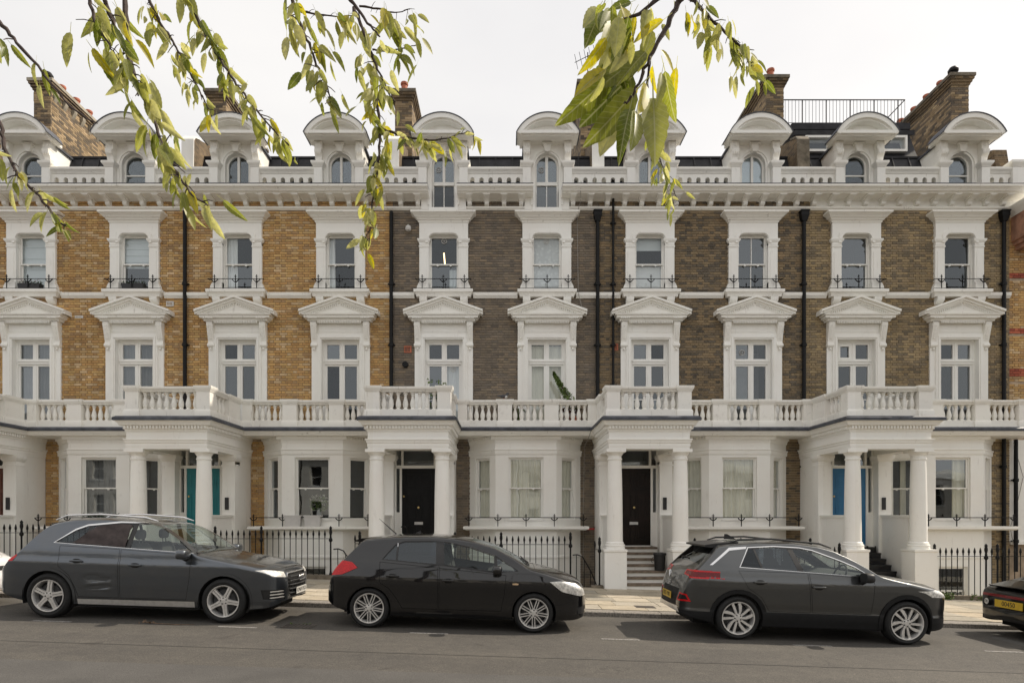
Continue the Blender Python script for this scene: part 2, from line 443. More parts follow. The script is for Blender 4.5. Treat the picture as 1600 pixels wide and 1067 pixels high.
# ------------------------------------------------------------------ brickwork
PAL = {
 'ochre': ([(0.60, 0.36, 0.10), (0.56, 0.30, 0.075), (0.64, 0.41, 0.145), (0.52, 0.265, 0.065), (0.68, 0.48, 0.22), (0.46, 0.24, 0.07), (0.58, 0.325, 0.085), (0.36, 0.215, 0.085)], (0.42, 0.30, 0.155)),
 'dark':  ([(0.255, 0.195, 0.13), (0.21, 0.162, 0.115), (0.29, 0.215, 0.135), (0.16, 0.128, 0.098), (0.32, 0.228, 0.14), (0.235, 0.178, 0.125), (0.185, 0.146, 0.108), (0.12, 0.102, 0.085)], (0.335, 0.28, 0.21)),
 'brown': ([(0.265, 0.195, 0.112), (0.165, 0.132, 0.095), (0.31, 0.225, 0.13), (0.105, 0.092, 0.076), (0.215, 0.163, 0.105), (0.085, 0.076, 0.066), (0.29, 0.20, 0.11), (0.24, 0.175, 0.105)], (0.44, 0.345, 0.225)),
 'olive': ([(0.345, 0.255, 0.14), (0.215, 0.168, 0.11), (0.39, 0.29, 0.16), (0.14, 0.115, 0.09), (0.29, 0.212, 0.128), (0.105, 0.092, 0.075), (0.365, 0.26, 0.133), (0.32, 0.235, 0.133)], (0.45, 0.355, 0.225)),
 'red':   ([(0.42, 0.10, 0.055), (0.36, 0.08, 0.045), (0.47, 0.13, 0.07), (0.30, 0.07, 0.045)], (0.38, 0.20, 0.13)),
 'sooty': ([(0.28, 0.20, 0.11), (0.35, 0.255, 0.145), (0.20, 0.147, 0.094), (0.12, 0.095, 0.07), (0.40, 0.295, 0.175), (0.15, 0.118, 0.082)], (0.37, 0.29, 0.19)),
}
for _p, _w, _g in (('ochre', 0.36, (0.95, 1.03, 1.42)), ('dark', 0.50, (0.93, 0.985, 1.07)), ('brown', 0.30, (0.96, 0.97, 0.97)), ('olive', 0.45, (1.06, 1.08, 1.08))):
    _c, _m = PAL[_p]; _a = [sum(q[i] for q in _c) / len(_c) for i in range(3)]
    PAL[_p] = ([tuple((q[i] * (1 - _w) + _a[i] * _w) * _g[i] for i in range(3)) for q in _c], tuple(_m[i] * _g[i] for i in range(3)))
def mortar(pal):
    if 'mortar_' + pal not in M: flat('mortar_' + pal, PAL[pal][1], 0.9, 0, 0.3, 5)
    return M['mortar_' + pal]
def brick_mesh(pal, t, w):
    b = MB(); b.box(-w / 2, w / 2, -0.011, 0.02, -0.0305, 0.0305)
    b.f = [b.f[2], b.f[0], b.f[1], b.f[3], b.f[5]]
    return tone(b.mesh('brick', M['brick'], smooth=False), PAL[pal][0][t])
def lay_bricks(parent, pal, zones, rnd, singles=300, name='brick'):
    """zones: list of (x0, x1, z0, z1, [blocked rects]); Flemish bond. 300 stretchers are objects, the rest one mesh"""
    cols = PAL[pal][0]; V = []; Fc = []; C = []; full = []
    def put(xa, xb, zm, t):
        i = len(V); y0 = -0.011 + rnd.uniform(-0.002, 0.002); h = 0.0305
        V.extend([(xa, y0, zm - h), (xb, y0, zm - h), (xb, y0, zm + h), (xa, y0, zm + h), (xa, 0.02, zm - h), (xb, 0.02, zm - h), (xb, 0.02, zm + h), (xa, 0.02, zm + h)])
        Fc.extend([(i, i+1, i+2, i+3), (i, i+4, i+5, i+1), (i+3, i+2, i+6, i+7), (i, i+3, i+7, i+4), (i+1, i+5, i+6, i+2)])
        j = rnd.uniform(0.85, 1.15); C.extend([(c[0], c[1], c[2], 1) for c in [tuple(k * j for k in cols[t])] * 8])
    for (x0, x1, z0, z1, blk) in zones:
        n0 = int(math.ceil(z0 / 0.075))
        for n in range(n0, int((z1 - 0.06) / 0.075) + 1):
            zm = n * 0.075 + 0.0375
            iv = [(x0, x1)]
            for (a, b_, c, d) in blk:
                if c < zm + 0.02 and d > zm - 0.02:
                    nv = []
                    for (p, q) in iv:
                        if b_ <= p or a >= q: nv.append((p, q)); continue
                        if a > p: nv.append((p, a))
                        if b_ < q: nv.append((b_, q))
                    iv = nv
            x = math.floor(x0 / 0.3435) * 0.3435 - (0.172 if n % 2 else 0); k = 0
            while x < x1:
                w = 0.215 if k % 2 == 0 else 0.1025
                for (p, q) in iv:
                    xa = max(x, p); xb = min(x + w, q)
                    if xb - xa > 0.025:
                        t = rnd.randrange(len(cols))
                        if k % 2 == 0 and xb - xa > 0.2149: full.append((x, zm, t))
                        else: put(xa, xb, zm, t)
                x += w + 0.013; k += 1
    rnd.shuffle(full)
    for (x, zm, t) in full[:singles]:
        obj(name, cached(('brick', pal, t), lambda: brick_mesh(pal, t, 0.215)), parent, (x + 0.1075, 0, zm))
    for (x, zm, t) in full[singles:]: put(x, x + 0.215, zm, t)
    me = bpy.data.meshes.new('brick_courses'); me.from_pydata(V, [], Fc)
    at = me.color_attributes.new('tone', 'FLOAT_COLOR', 'POINT')
    at.data.foreach_set('color', [c for q in C for c in q]); me.materials.append(M['brick'])
    o = obj('brick_courses', me, parent); o['kind'] = 'stuff'
    return o
def holed_wall(x0, x1, z0, z1, holes, y=0.012):
    xs = sorted({x0, x1, *[v for h in holes for v in h[:2] if x0 < v < x1]})
    zs = sorted({z0, z1, *[v for h in holes for v in h[2:] if z0 < v < z1]})
    b = MB()
    for a, c in zip(xs, xs[1:]):
        for d, e in zip(zs, zs[1:]):
            mx, mz = (a + c) / 2, (d + e) / 2
            if any(h[0] < mx < h[1] and h[2] < mz < h[3] for h in holes): continue
            b.quad((a, y, d), (c, y, d), (c, y, e), (a, y, e))
    return b

# ------------------------------------------------------------------ joinery helpers
def arc(cx, cz, r, a0, a1, n):
    return [(cx + r * cos(radians(a0 + (a1 - a0) * k / n)), cz + r * sin(radians(a0 + (a1 - a0) * k / n))) for k in range(n + 1)]
def rect(x0, x1, z0, z1): return [(x0, z0), (x1, z0), (x1, z1), (x0, z1)]
def frame_rects(b, x0, x1, z0, z1, y0, y1, t):
    """rectangular frame of bar width t"""
    b.prism(rect(x0, x1, z0, z1), 'y', y0, y1, [rect(x0 + t, x1 - t, z0 + t, z1 - t)])
def pane(parent, x0, x1, z0, z1, y, loc=(0, 0, 0), rot=None, mat='window_glass'):
    me = cached(('pane', round(x0, 3), round(x1, 3), round(z0, 3), round(z1, 3), round(y, 3), mat),
                lambda: MB().quad((x0, y, z0), (x1, y, z0), (x1, y, z1), (x0, y, z1)).mesh('pane', M[mat], smooth=False, recalc=False))
    return obj('pane', me, parent, loc, rot)
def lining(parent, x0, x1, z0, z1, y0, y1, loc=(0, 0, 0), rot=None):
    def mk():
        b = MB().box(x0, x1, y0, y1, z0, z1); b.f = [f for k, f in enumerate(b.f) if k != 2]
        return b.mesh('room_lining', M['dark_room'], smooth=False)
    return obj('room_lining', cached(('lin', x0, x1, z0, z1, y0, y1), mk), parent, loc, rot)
def sash(parent, w, zb, zt, y, loc=(0, 0, 0), rot=None, mid=None, key='', upper_bar=False, mat='window_glass', ajar=0.0):
    """sliding sash: box frame, two sashes with meeting rail, a pane in each"""
    mid = mid if mid is not None else (zb + zt) / 2
    def mk():
        b = MB()
        frame_rects(b, -w / 2, w / 2, zb, zt, y - 0.03, y + 0.09, 0.03)
        frame_rects(b, -w / 2 + 0.03, w / 2 - 0.03, mid - 0.02, zt - 0.028, y, y + 0.035, 0.038)
        frame_rects(b, -w / 2 + 0.03, w / 2 - 0.03, zb + 0.028, mid + 0.02, y + 0.04, y + 0.075, 0.04)
        b.box(-w / 2 + 0.05, w / 2 - 0.05, y - 0.012, y + 0.03, mid - 0.015, mid + 0.018)
        for s_ in (-1, 1): b.prism([(s_ * w * 0.22 - 0.03, mid - 0.02), (s_ * w * 0.22 + 0.03, mid - 0.02), (s_ * w * 0.22 + 0.018, mid - 0.05), (s_ * w * 0.22 - 0.018, mid - 0.05)], 'y', y - 0.01, y + 0.03)
        b.box(-w / 2 - 0.02, w / 2 + 0.02, y - 0.09, y + 0.1, zb - 0.05, zb + 0.01)
        return b.mesh('frame', M['gloss_white'])
    o = obj('frame', cached(('sash', w, zb, zt, y, mid), mk), parent, loc, rot)
    pane(parent, -w / 2 + 0.06, w / 2 - 0.06, mid + 0.0, zt - 0.06, y + 0.018, loc, rot, mat)
    pane(parent, -w / 2 + 0.065, w / 2 - 0.065, zb + 0.06, mid, y + 0.058, loc, rot, mat)
    return o
# ------------------------------------------------------------------ house elements (local: x along the street, y<0 towards the street, z up)
W1, W2 = 1.52, 4.57            # window axes in a house 6.1 m wide
HW = 6.1
PC, BC = 0.885, 3.93           # porch and bay axes
LEDGE = 1.55
def add_second_floor_window(h, x, tag_kind):
    """stucco surround with bracketed sill, pilasters, shouldered head and cornice"""
    def surround():
        b = MB()
        # head block with shouldered opening, jambs
        r = 0.16; o = 0.44; zt = 10.16
        head = [(-0.72, 9.84), (-0.72, 10.56), (0.72, 10.56), (0.72, 9.84), (o, 9.84)] + arc(o - r, zt - r, r, 0, 90, 6) + arc(-o + r, zt - r, r, 90, 180, 6) + [(-o, 9.84)]
        b.prism(head, 'y', -0.10, 0.14)
        r2 = 0.17; o2 = 0.53; zt2 = 10.27
        lab = [(o2, 9.9)] + arc(o2 - r2, zt2 - r2, r2, 0, 90, 6) + arc(-o2 + r2, zt2 - r2, r2, 90, 180, 6) + [(-o2, 9.9), (-o - 0.02, 9.9)] + list(reversed(arc(-o + r - 0.0, zt - r + 0.02, r, 90, 180, 6))) + list(reversed(arc(o - r, zt - r + 0.02, r, 0, 90, 6))) + [(o + 0.02, 9.9)]
        b.prism(lab, 'y', -0.135, -0.099)
        for s_ in (-1, 1):
            xa, xb = sorted((s_ * 0.44, s_ * 0.72))
            b.box(xa, xb, -0.085, 0.14, 8.50, 9.84)
            b.box(min(s_ * 0.50, s_ * 0.66), max(s_ * 0.50, s_ * 0.66), -0.10, -0.08, 8.80, 9.66)
            # scrolled foot of the pilaster
            b.prism([(s_ * 0.44, 8.50), (s_ * 0.80, 8.50), (s_ * 0.78, 8.62), (s_ * 0.73, 8.72), (s_ * 0.44, 8.74)], 'y', -0.13, 0.02)
        b.box(-0.44, 0.44, 0.02, 0.14, 8.44, 8.56)
        return b.mesh('sash_window', M['stucco'])
    w = obj('sash_window', cached('sf_sur', surround), h, (x, 0, 0))
    def cornice():
        b = MB()
        b.mould([(-0.72, 0.0), (-0.72, -0.10), (0.72, -0.10), (0.72, 0.0)],
                [(0.0, 10.50), (0.02, 10.50), (0.03, 10.55), (0.06, 10.56), (0.08, 10.60), (0.12, 10.62), (0.14, 10.66), (0.20, 10.70), (0.23, 10.72), (0.23, 10.77), (0.0, 10.79)])
        b.box(-0.7, 0.7, -0.09, 0.0, 10.5, 10.788)
        return b.mesh('cornice', M['stucco_worn'])
    obj('cornice', cached('sf_cor', cornice), w)
    def capital():
        return MB().mould([(-0.14, 0.0), (-0.14, -0.09), (0.14, -0.09), (0.14, 0.0)],
            [(0.0, 9.78), (0.012, 9.78), (0.015, 9.82), (0.0, 9.83), (0.0, 9.90), (0.02, 9.93), (0.05, 9.97), (0.055, 10.02), (0.0, 10.03)]).box(-0.139, 0.139, -0.089, 0, 9.781, 10.029).mesh('capital', M['stucco'])
    for s_ in (-1, 1): obj('capital', cached('sf_cap', capital), w, (s_ * 0.58, 0, 0))
    def sill():
        b = MB()
        b.mould([(-0.78, 0.0), (-0.78, -0.16), (0.78, -0.16), (0.78, 0.0)], [(0, 8.30), (0.02, 8.30), (0.03, 8.36), (0.06, 8.40), (0.09, 8.42), (0.09, 8.50), (0.0, 8.51)])
        b.box(-0.779, 0.779, -0.159, 0.0, 8.301, 8.509)
        return b.mesh('sill', M['stucco_worn'])
    obj('sill', cached('sf_sill', sill), w)
    def bracket():
        return MB().prism([(0, 8.30), (-0.17, 8.30), (-0.17, 8.24), (-0.15, 8.19), (-0.10, 8.15), (-0.05, 8.12), (0, 8.10)], 'x', -0.11, 0.11).mesh('bracket', M['stucco'])
    for s_ in (-1, 1): obj('bracket', cached('sf_br', bracket), w, (s_ * 0.60, 0, 0))
    sash(w, 0.88, 8.54, 10.17, 0.07, mid=9.32)
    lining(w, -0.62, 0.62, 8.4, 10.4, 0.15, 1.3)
    def guard():
        b = MB()
        b.tube([(-0.82, -0.21, 8.80), (0.82, -0.21, 8.80)], 0.010, 6)
        for xx in (-0.62, 0, 0.62):
            b.box(xx - 0.009, xx + 0.009, -0.22, -0.20, 8.515, 8.90)
            b.box(xx - 0.035, xx + 0.035, -0.218, -0.202, 8.862, 8.876)
            b.prism([(xx - 0.12, 8.80), (xx + 0.12, 8.80), (xx + 0.09, 8.755), (xx + 0.03, 8.70), (xx - 0.03, 8.70), (xx - 0.09, 8.755)], 'y', -0.22, -0.20,
                    [[(xx - 0.095, 8.79), (xx - 0.012, 8.79), (xx - 0.012, 8.715)], [(xx + 0.095, 8.79), (xx + 0.012, 8.715), (xx + 0.012, 8.79)]])
            b.lathe([(0.0, 0), (0.015, 0.008), (0.016, 0.018), (0.0, 0.035)], xx, -0.21, 8.895, 8)
        for xx in (-0.82, 0.82): b.tube([(xx, -0.21, 8.80), (xx * 0.96, -0.10, 8.80)], 0.01, 6)
        return b.mesh('guard_rail', M['iron'])
    obj('guard_rail', cached('sf_guard', guard), w)
    return w

def add_first_floor_window(h, x, tall_open=False):
    def surround():
        b = MB()
        b.prism(rect(-0.86, 0.86, 4.36, 7.60), 'y', -0.06, 0.20, [rect(-0.56, 0.56, 4.37, 7.06)])
        # stepped architrave
        b.prism([(-0.70, 4.37), (-0.70, 7.22), (0.70, 7.22), (0.70, 4.37), (0.56, 4.37), (0.56, 7.06), (-0.56, 7.06), (-0.56, 4.37)], 'y', -0.10, -0.059)
        b.prism([(-0.64, 4.37), (-0.64, 7.15), (0.64, 7.15), (0.64, 4.37), (0.60, 4.37), (0.60, 7.10), (-0.60, 7.10), (-0.60, 4.37)], 'y', -0.125, -0.099)
        b.box(-0.66, 0.66, -0.075, -0.059, 7.27, 7.50)
        return b.mesh('french_window', M['stucco'])
    w = obj('french_window', cached('ff_sur', surround), h, (x, 0, 0))
    def pediment():
        b = MB()
        # horizontal cornice with returns
        b.mould([(-0.90, 0.0), (-0.90, -0.20), (0.90, -0.20), (0.90, 0.0)], [(0, 7.56), (0.03, 7.56), (0.03, 7.60), (0.06, 7.62), (0.12, 7.64), (0.12, 7.69), (0.16, 7.71), (0.17, 7.745), (0, 7.75)])
        b.box(-0.899, 0.899, -0.199, 0.0, 7.561, 7.748)
        # tympanum block
        b.prism([(-1.0, 7.74), (1.0, 7.74), (0, 8.10)], 'y', -0.21, 0.0)
        # raking cornice
        sl = 0.41 / 1.16
        for s_ in (-1, 1):
            def P(xx, off): return (s_ * xx, 7.735 + (1.16 - xx) * sl + off)
            for (o0, o1, yf) in ((0.0, 0.07, -0.31), (0.07, 0.13, -0.37), (-0.05, 0.0, -0.26)):
                poly = [P(1.16 if o0 >= 0 else 1.0, o0), P(0, o0), P(0, o1), P(1.16 if o0 >= 0 else 1.05, o1)]
                b.prism(poly, 'y', yf, 0.0)
        return b.mesh('pediment', M['stucco_worn'])
    p = obj('pediment', cached('ff_ped', pediment), w)
    def dentils():
        b = MB()
        n = 27
        for k in range(n):
            xx = -0.62 + 1.24 * k / (n - 1); b.box(xx - 0.013, xx + 0.013, -0.235, -0.19, 7.50, 7.56)
        sl = 0.41 / 1.16
        for s_ in (-1, 1):
            for k in range(14):
                xx = 0.05 + 0.74 * k / 13; z = 7.735 + (1.16 - xx) * sl - 0.11
                b.box(s_ * xx - 0.013, s_ * xx + 0.013, -0.245, -0.2, z, z + 0.07)
            for k in range(5):
                xx = s_ * (0.66 + 0.055 * k); b.box(xx - 0.018, xx + 0.018, -0.335, -0.23, 7.615, 7.655)
        return b.mesh('dentil_course', M['stucco'])
    d = obj('dentil_course', cached('ff_dent', dentils), w); d['kind'] = 'stuff'
    def console():
        b = MB()
        b.prism([(0.0, 7.56), (-0.20, 7.56), (-0.215, 7.48), (-0.19, 7.38), (-0.15, 7.22), (-0.11, 7.06), (-0.09, 6.98), (-0.115, 6.94), (-0.115, 6.88), (-0.09, 6.83), (-0.06, 6.80), (0.0, 6.78)], 'x', -0.085, 0.085)
        b.prism([(-0.10, 7.46), (-0.22, 7.46), (-0.205, 7.36), (-0.165, 7.20), (-0.125, 7.06), (-0.05, 7.06)], 'x', -0.035, 0.035)
        for k in range(7):
            t = k / 6; b.lathe([(0.0, -0.02), (0.02, 0.0), (0.0, 0.02)], 0, -0.215 + 0.09 * t, 7.42 - 0.34 * t, 6)
        b.lathe([(0.055, -0.1), (0.055, 0.1)], 0, -0.075, 6.885, 12, axis='x')
        b.lathe([(0.045, -0.095), (0.045, 0.095)], 0, -0.155, 7.47, 12, axis='x')
        b.box(-0.11, 0.11, -0.235, 0.0, 7.56, 7.60)
        b.lathe([(0.0, -0.05), (0.03, -0.02), (0.035, 0.02), (0.0, 0.05)], 0, -0.10, 6.77, 8)
        return b.mesh('console', M['stucco_worn'])
    for s_ in (-1, 1): obj('console', cached('ff_con', console), w, (s_ * 0.775, 0, 0))
    def frame():
        b = MB(); y0, y1 = 0.10, 0.17
        frame_rects(b, -0.56, 0.56, 4.37, 7.06, y0 - 0.02, y1 + 0.02, 0.06)
        b.box(-0.50, 0.50, y0 - 0.05, y1, 6.36, 6.46); b.box(-0.50, 0.50, y0 - 0.075, y1, 6.43, 6.465)
        for s_ in (-1, 1):
            xa, xb = sorted((s_ * 0.02, s_ * 0.50))
            frame_rects(b, xa, xb, 6.465, 7.0, y0, y1 - 0.01, 0.055)
            frame_rects(b, xa, xb, 4.43, 6.36, y0, y1 - 0.01, 0.06)
            b.box(xa + 0.05, xb - 0.05, y0 + 0.01, y1 - 0.02, 5.30, 5.325)
            b.box(xa + 0.05, xb - 0.05, y0 + 0.005, y1 - 0.015, 4.48, 4.72)
        b.box(-0.025, 0.025, y0 - 0.015, y1, 4.43, 7.0)
        return b.mesh('frame', M['gloss_white'])
    obj('frame', cached('ff_fr', frame), w)
    for s_ in (-1, 1):
        xa, xb = sorted((s_ * 0.07, s_ * 0.45))
        pane(w, xa, xb, 6.51, 6.95, 0.135); pane(w, xa, xb, 5.32, 6.31, 0.135); pane(w, xa, xb, 4.71, 5.305, 0.135)
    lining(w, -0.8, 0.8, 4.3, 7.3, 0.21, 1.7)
    return w

BAY = [(-1.65, 0.0), (-0.87, -0.72), (0.87, -0.72), (1.65, 0.0)]
def facet_M(p0, p1):
    d = Vector((p1[0] - p0[0], p1[1] - p0[1])); return Matrix.Translation((p0[0], p0[1], 0)) @ Matrix.Rotation(atan2(d.y, d.x), 4, 'Z'), d.length
def add_bay(h, basement_window=True):
    def walls():
        b = MB()
        for k, (p0, p1) in enumerate(zip(BAY, BAY[1:])):
            Mx, L = facet_M(p0, p1)
            ow = 1.0 if k == 1 else 0.60; c = L / 2
            f = MB().prism(rect(0, L, LEDGE - 0.05, 3.95), 'y', 0.0, 0.18, [rect(c - ow / 2, c + ow / 2, 1.70, 3.52)])
            b.merge(f, Mx)
            f = MB()
            if k == 1: f.prism(rect(0, L, -1.4, 1.46), 'y', 0.0, 0.18, [rect(c - 0.42, c + 0.42, -1.0, 0.40)])
            else: f.box(0, L, 0.0, 0.18, -1.4, 1.46)
            b.merge(f, Mx)
        # frieze mouldings wrap the three sides
        b.mould(BAY, [(0, 3.60), (0.02, 3.60), (0.03, 3.64), (0.03, 3.70), (0.05, 3.73), (0.05, 3.76), (0, 3.77)])
        b.mould(BAY, [(0, 3.94), (0.02, 3.94), (0.03, 4.0), (0.05, 4.03), (0.05, 4.12), (0.0, 4.12)])
        b.mould(BAY, [(0, 0.62), (0.03, 0.64), (0.03, 0.70), (0, 0.72)])
        return b.mesh('bay_window', M['stucco'])
    w = obj('bay_window', cached('bay', walls), h, (BC, 0, 0))
    def ledge():
        b = MB()
        b.mould([(-1.70, 0.0), (-1.70, -0.84), (1.70, -0.84), (1.70, 0.0)], [(0, 1.46), (0.0, 1.44), (0.03, 1.46), (0.08, 1.475), (0.08, 1.55), (0, 1.552)])
        b.box(-1.699, 1.699, -0.839, 0.0, 1.461, 1.5505)
        return b.mesh('ledge', M['stucco_worn'])
    obj('ledge', cached('ledge', ledge), w)
    for k, (p0, p1) in enumerate(zip(BAY, BAY[1:])):
        Mx, L = facet_M(p0, p1); ow = 1.0 if k == 1 else 0.60
        mid = Mx @ Vector((L / 2, 0, 0)); ang = (0, 0, atan2(p1[1] - p0[1], p1[0] - p0[0]))
        sash(w, ow, 1.74, 3.52, 0.09, mid, ang, mid=2.64)
        def backing():
            b = MB().box(-ow / 2, ow / 2, -0.001, 0.17, 1.70, 1.745); return b.mesh('sill', M['stucco'])
        obj('sill', cached(('baysill', ow), backing), w, mid, ang)
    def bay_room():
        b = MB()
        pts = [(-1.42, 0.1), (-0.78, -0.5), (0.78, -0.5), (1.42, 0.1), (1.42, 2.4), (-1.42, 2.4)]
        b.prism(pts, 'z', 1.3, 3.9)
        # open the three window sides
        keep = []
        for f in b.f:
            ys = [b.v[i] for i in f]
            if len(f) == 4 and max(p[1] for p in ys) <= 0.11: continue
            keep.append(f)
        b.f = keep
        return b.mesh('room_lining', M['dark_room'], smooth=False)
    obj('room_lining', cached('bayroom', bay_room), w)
    def guard():
        b = MB(); z = 1.80
        pts = [(-1.66, -0.05, z), (-1.66, -0.87, z), (1.66, -0.87, z), (1.66, -0.05, z)]
        for a, c in zip(pts, pts[1:]): b.tube([a, c], 0.013, 6)
        for xx in (-1.62, -0.80, 0.0, 0.80, 1.62):
            b.box(xx - 0.011, xx + 0.011, -0.881, -0.859, 1.551, 1.88)
            b.box(xx - 0.04, xx + 0.04, -0.878, -0.862, 1.845, 1.86)
            b.prism([(xx - 0.11, z), (xx + 0.11, z), (xx + 0.085, z - 0.05), (xx + 0.03, z - 0.09), (xx - 0.03, z - 0.09), (xx - 0.085, z - 0.05)], 'y', -0.878, -0.862,
                    [[(xx - 0.085, z - 0.012), (xx - 0.014, z - 0.012), (xx - 0.014, z - 0.072)], [(xx + 0.085, z - 0.012), (xx + 0.014, z - 0.072), (xx + 0.014, z - 0.012)]])
            b.lathe([(0, 0), (0.016, 0.01), (0.0, 0.035)], xx, -0.87, 1.875, 8)
        return b.mesh('guard_rail', M['iron'])
    obj('guard_rail', cached('bayguard', guard), w)
    if basement_window:
        sash(w, 0.84, -1.0, 0.40, 0.08, (0, -0.72, 0))
        lining(w, -0.6, 0.6, -1.2, 0.6, 0.2, 1.0, (0, -0.72, 0))
    return w

# ---------------- balustrades
def baluster_mesh():
    pr = [(0.062, 0.0), (0.062, 0.035), (0.045, 0.045), (0.04, 0.06), (0.055, 0.075), (0.062, 0.11), (0.068, 0.15), (0.062, 0.20), (0.045, 0.27), (0.034, 0.32), (0.032, 0.36), (0.045, 0.37), (0.046, 0.385), (0.038, 0.395), (0.052, 0.41), (0.06, 0.42), (0.06, 0.455)]
    return MB().lathe(pr, n=12).mesh('baluster', M['stucco_worn'])
ZP, ZB0, ZB1, ZR = 4.35, 4.55, 5.0, 5.125
def post(b, x0, x1, y0, y1):
    b.box(x0, x1, y0, y1, ZP, ZB1 + 0.02)
    b.mould([(x0, y1), (x0, y0), (x1, y0), (x1, y1)], [(0, ZB1), (0.015, ZB1), (0.02, ZB1 + 0.03), (0.045, ZB1 + 0.06), (0.055, ZB1 + 0.10), (0.055, ZR + 0.015), (0, ZR + 0.02)], closed=True)
    b.box(x0 - 0.001, x1 + 0.001, y0 - 0.001, y1 + 0.001, ZB1, ZR + 0.019)
    b.mould([(x0, y1), (x0, y0), (x1, y0), (x1, y1)], [(0, ZP), (0.03, ZP), (0.03, ZP + 0.15), (0.01, ZP + 0.19), (0, ZP + 0.19)], closed=True)
def add_balcony(h):
    """main balcony over the bay: slab with lead edge, plinth, posts, top rail and single balusters"""
    xa, xb = 2.0, 5.95
    def slab():
        b = MB()
        b.prism([(0.0, 4.12), (-0.93, 4.12), (-0.95, 4.16), (-0.99, 4.20), (-1.0, 4.262), (0.0, 4.262)], 'x', xa - 0.3, xb + 0.3)
        b.prism([(0.0, 4.02), (-0.79, 4.02), (-0.82, 4.06), (-0.82, 4.121), (0.0, 4.121)], 'x', BC - 1.0, BC + 1.0)
        b.box(xa, xb, -0.86, -0.60, ZP, ZB0)
        b.box(xa, xb, -0.88, -0.58, ZP, ZP + 0.06)
        for (p0, p1) in ((xa, xa + 0.26), (3.13, 3.53), (4.45, 4.85), (xb - 0.26, xb)):
            post(b, p0, p1, -0.885, -0.58)
        return b.mesh('balcony', M['stucco_worn'])
    w = obj('balcony', cached('balc', slab), h)
    def lead():
        b = MB().prism([(0.0, 4.255), (-1.025, 4.235), (-1.035, 4.30), (-0.98, 4.35), (0.0, 4.352)], 'x', xa - 0.32, xb + 0.32)
        return b.mesh('lead_edge', M['lead'])
    obj('lead_edge', cached('balc_lead', lead), w)
    def dent():
        b = MB(); M2 = MB()
        for k, (p0, p1) in enumerate(zip(BAY, BAY[1:])):
            Mx, L = facet_M(p0, p1); n = int(L / 0.085)
            f = MB()
            for q in range(n):
                u = (q + 0.5) * L / n; f.box(u - 0.022, u + 0.022, -0.095, -0.04, 4.045, 4.118)
            b.merge(f, Matrix.Translation((BC, 0, 0)) @ Mx)
        return b.mesh('dentil_course', M['stucco'])
    d = obj('dentil_course', cached('balc_dent', dent), w); d['kind'] = 'stuff'
    def rail():
        b = MB()
        prof = [(-0.63, ZB1), (-0.83, ZB1), (-0.84, ZB1 + 0.03), (-0.875, ZB1 + 0.055), (-0.89, ZB1 + 0.09), (-0.885, ZR), (-0.58, ZR + 0.004), (-0.57, ZB1 + 0.09), (-0.62, ZB1 + 0.03)]
        for (p0, p1) in ((xa + 0.26, 3.13), (3.53, 4.45), (4.85, xb - 0.26)): b.prism(prof, 'x', p0, p1)
        return b.mesh('top_rail', M['stucco_worn'])
    obj('top_rail', cached('balc_rail', rail), w)
    me = cached('baluster', baluster_mesh)
    for (p0, p1, n) in ((xa + 0.26, 3.13, 5), (3.53, 4.45, 5), (4.85, xb - 0.26, 5)):
        for k in range(n):
            xx = p0 + (k + 0.5) * (p1 - p0) / n
            obj('baluster', me, w, (xx, -0.73, ZB0 - 0.003))
    return w

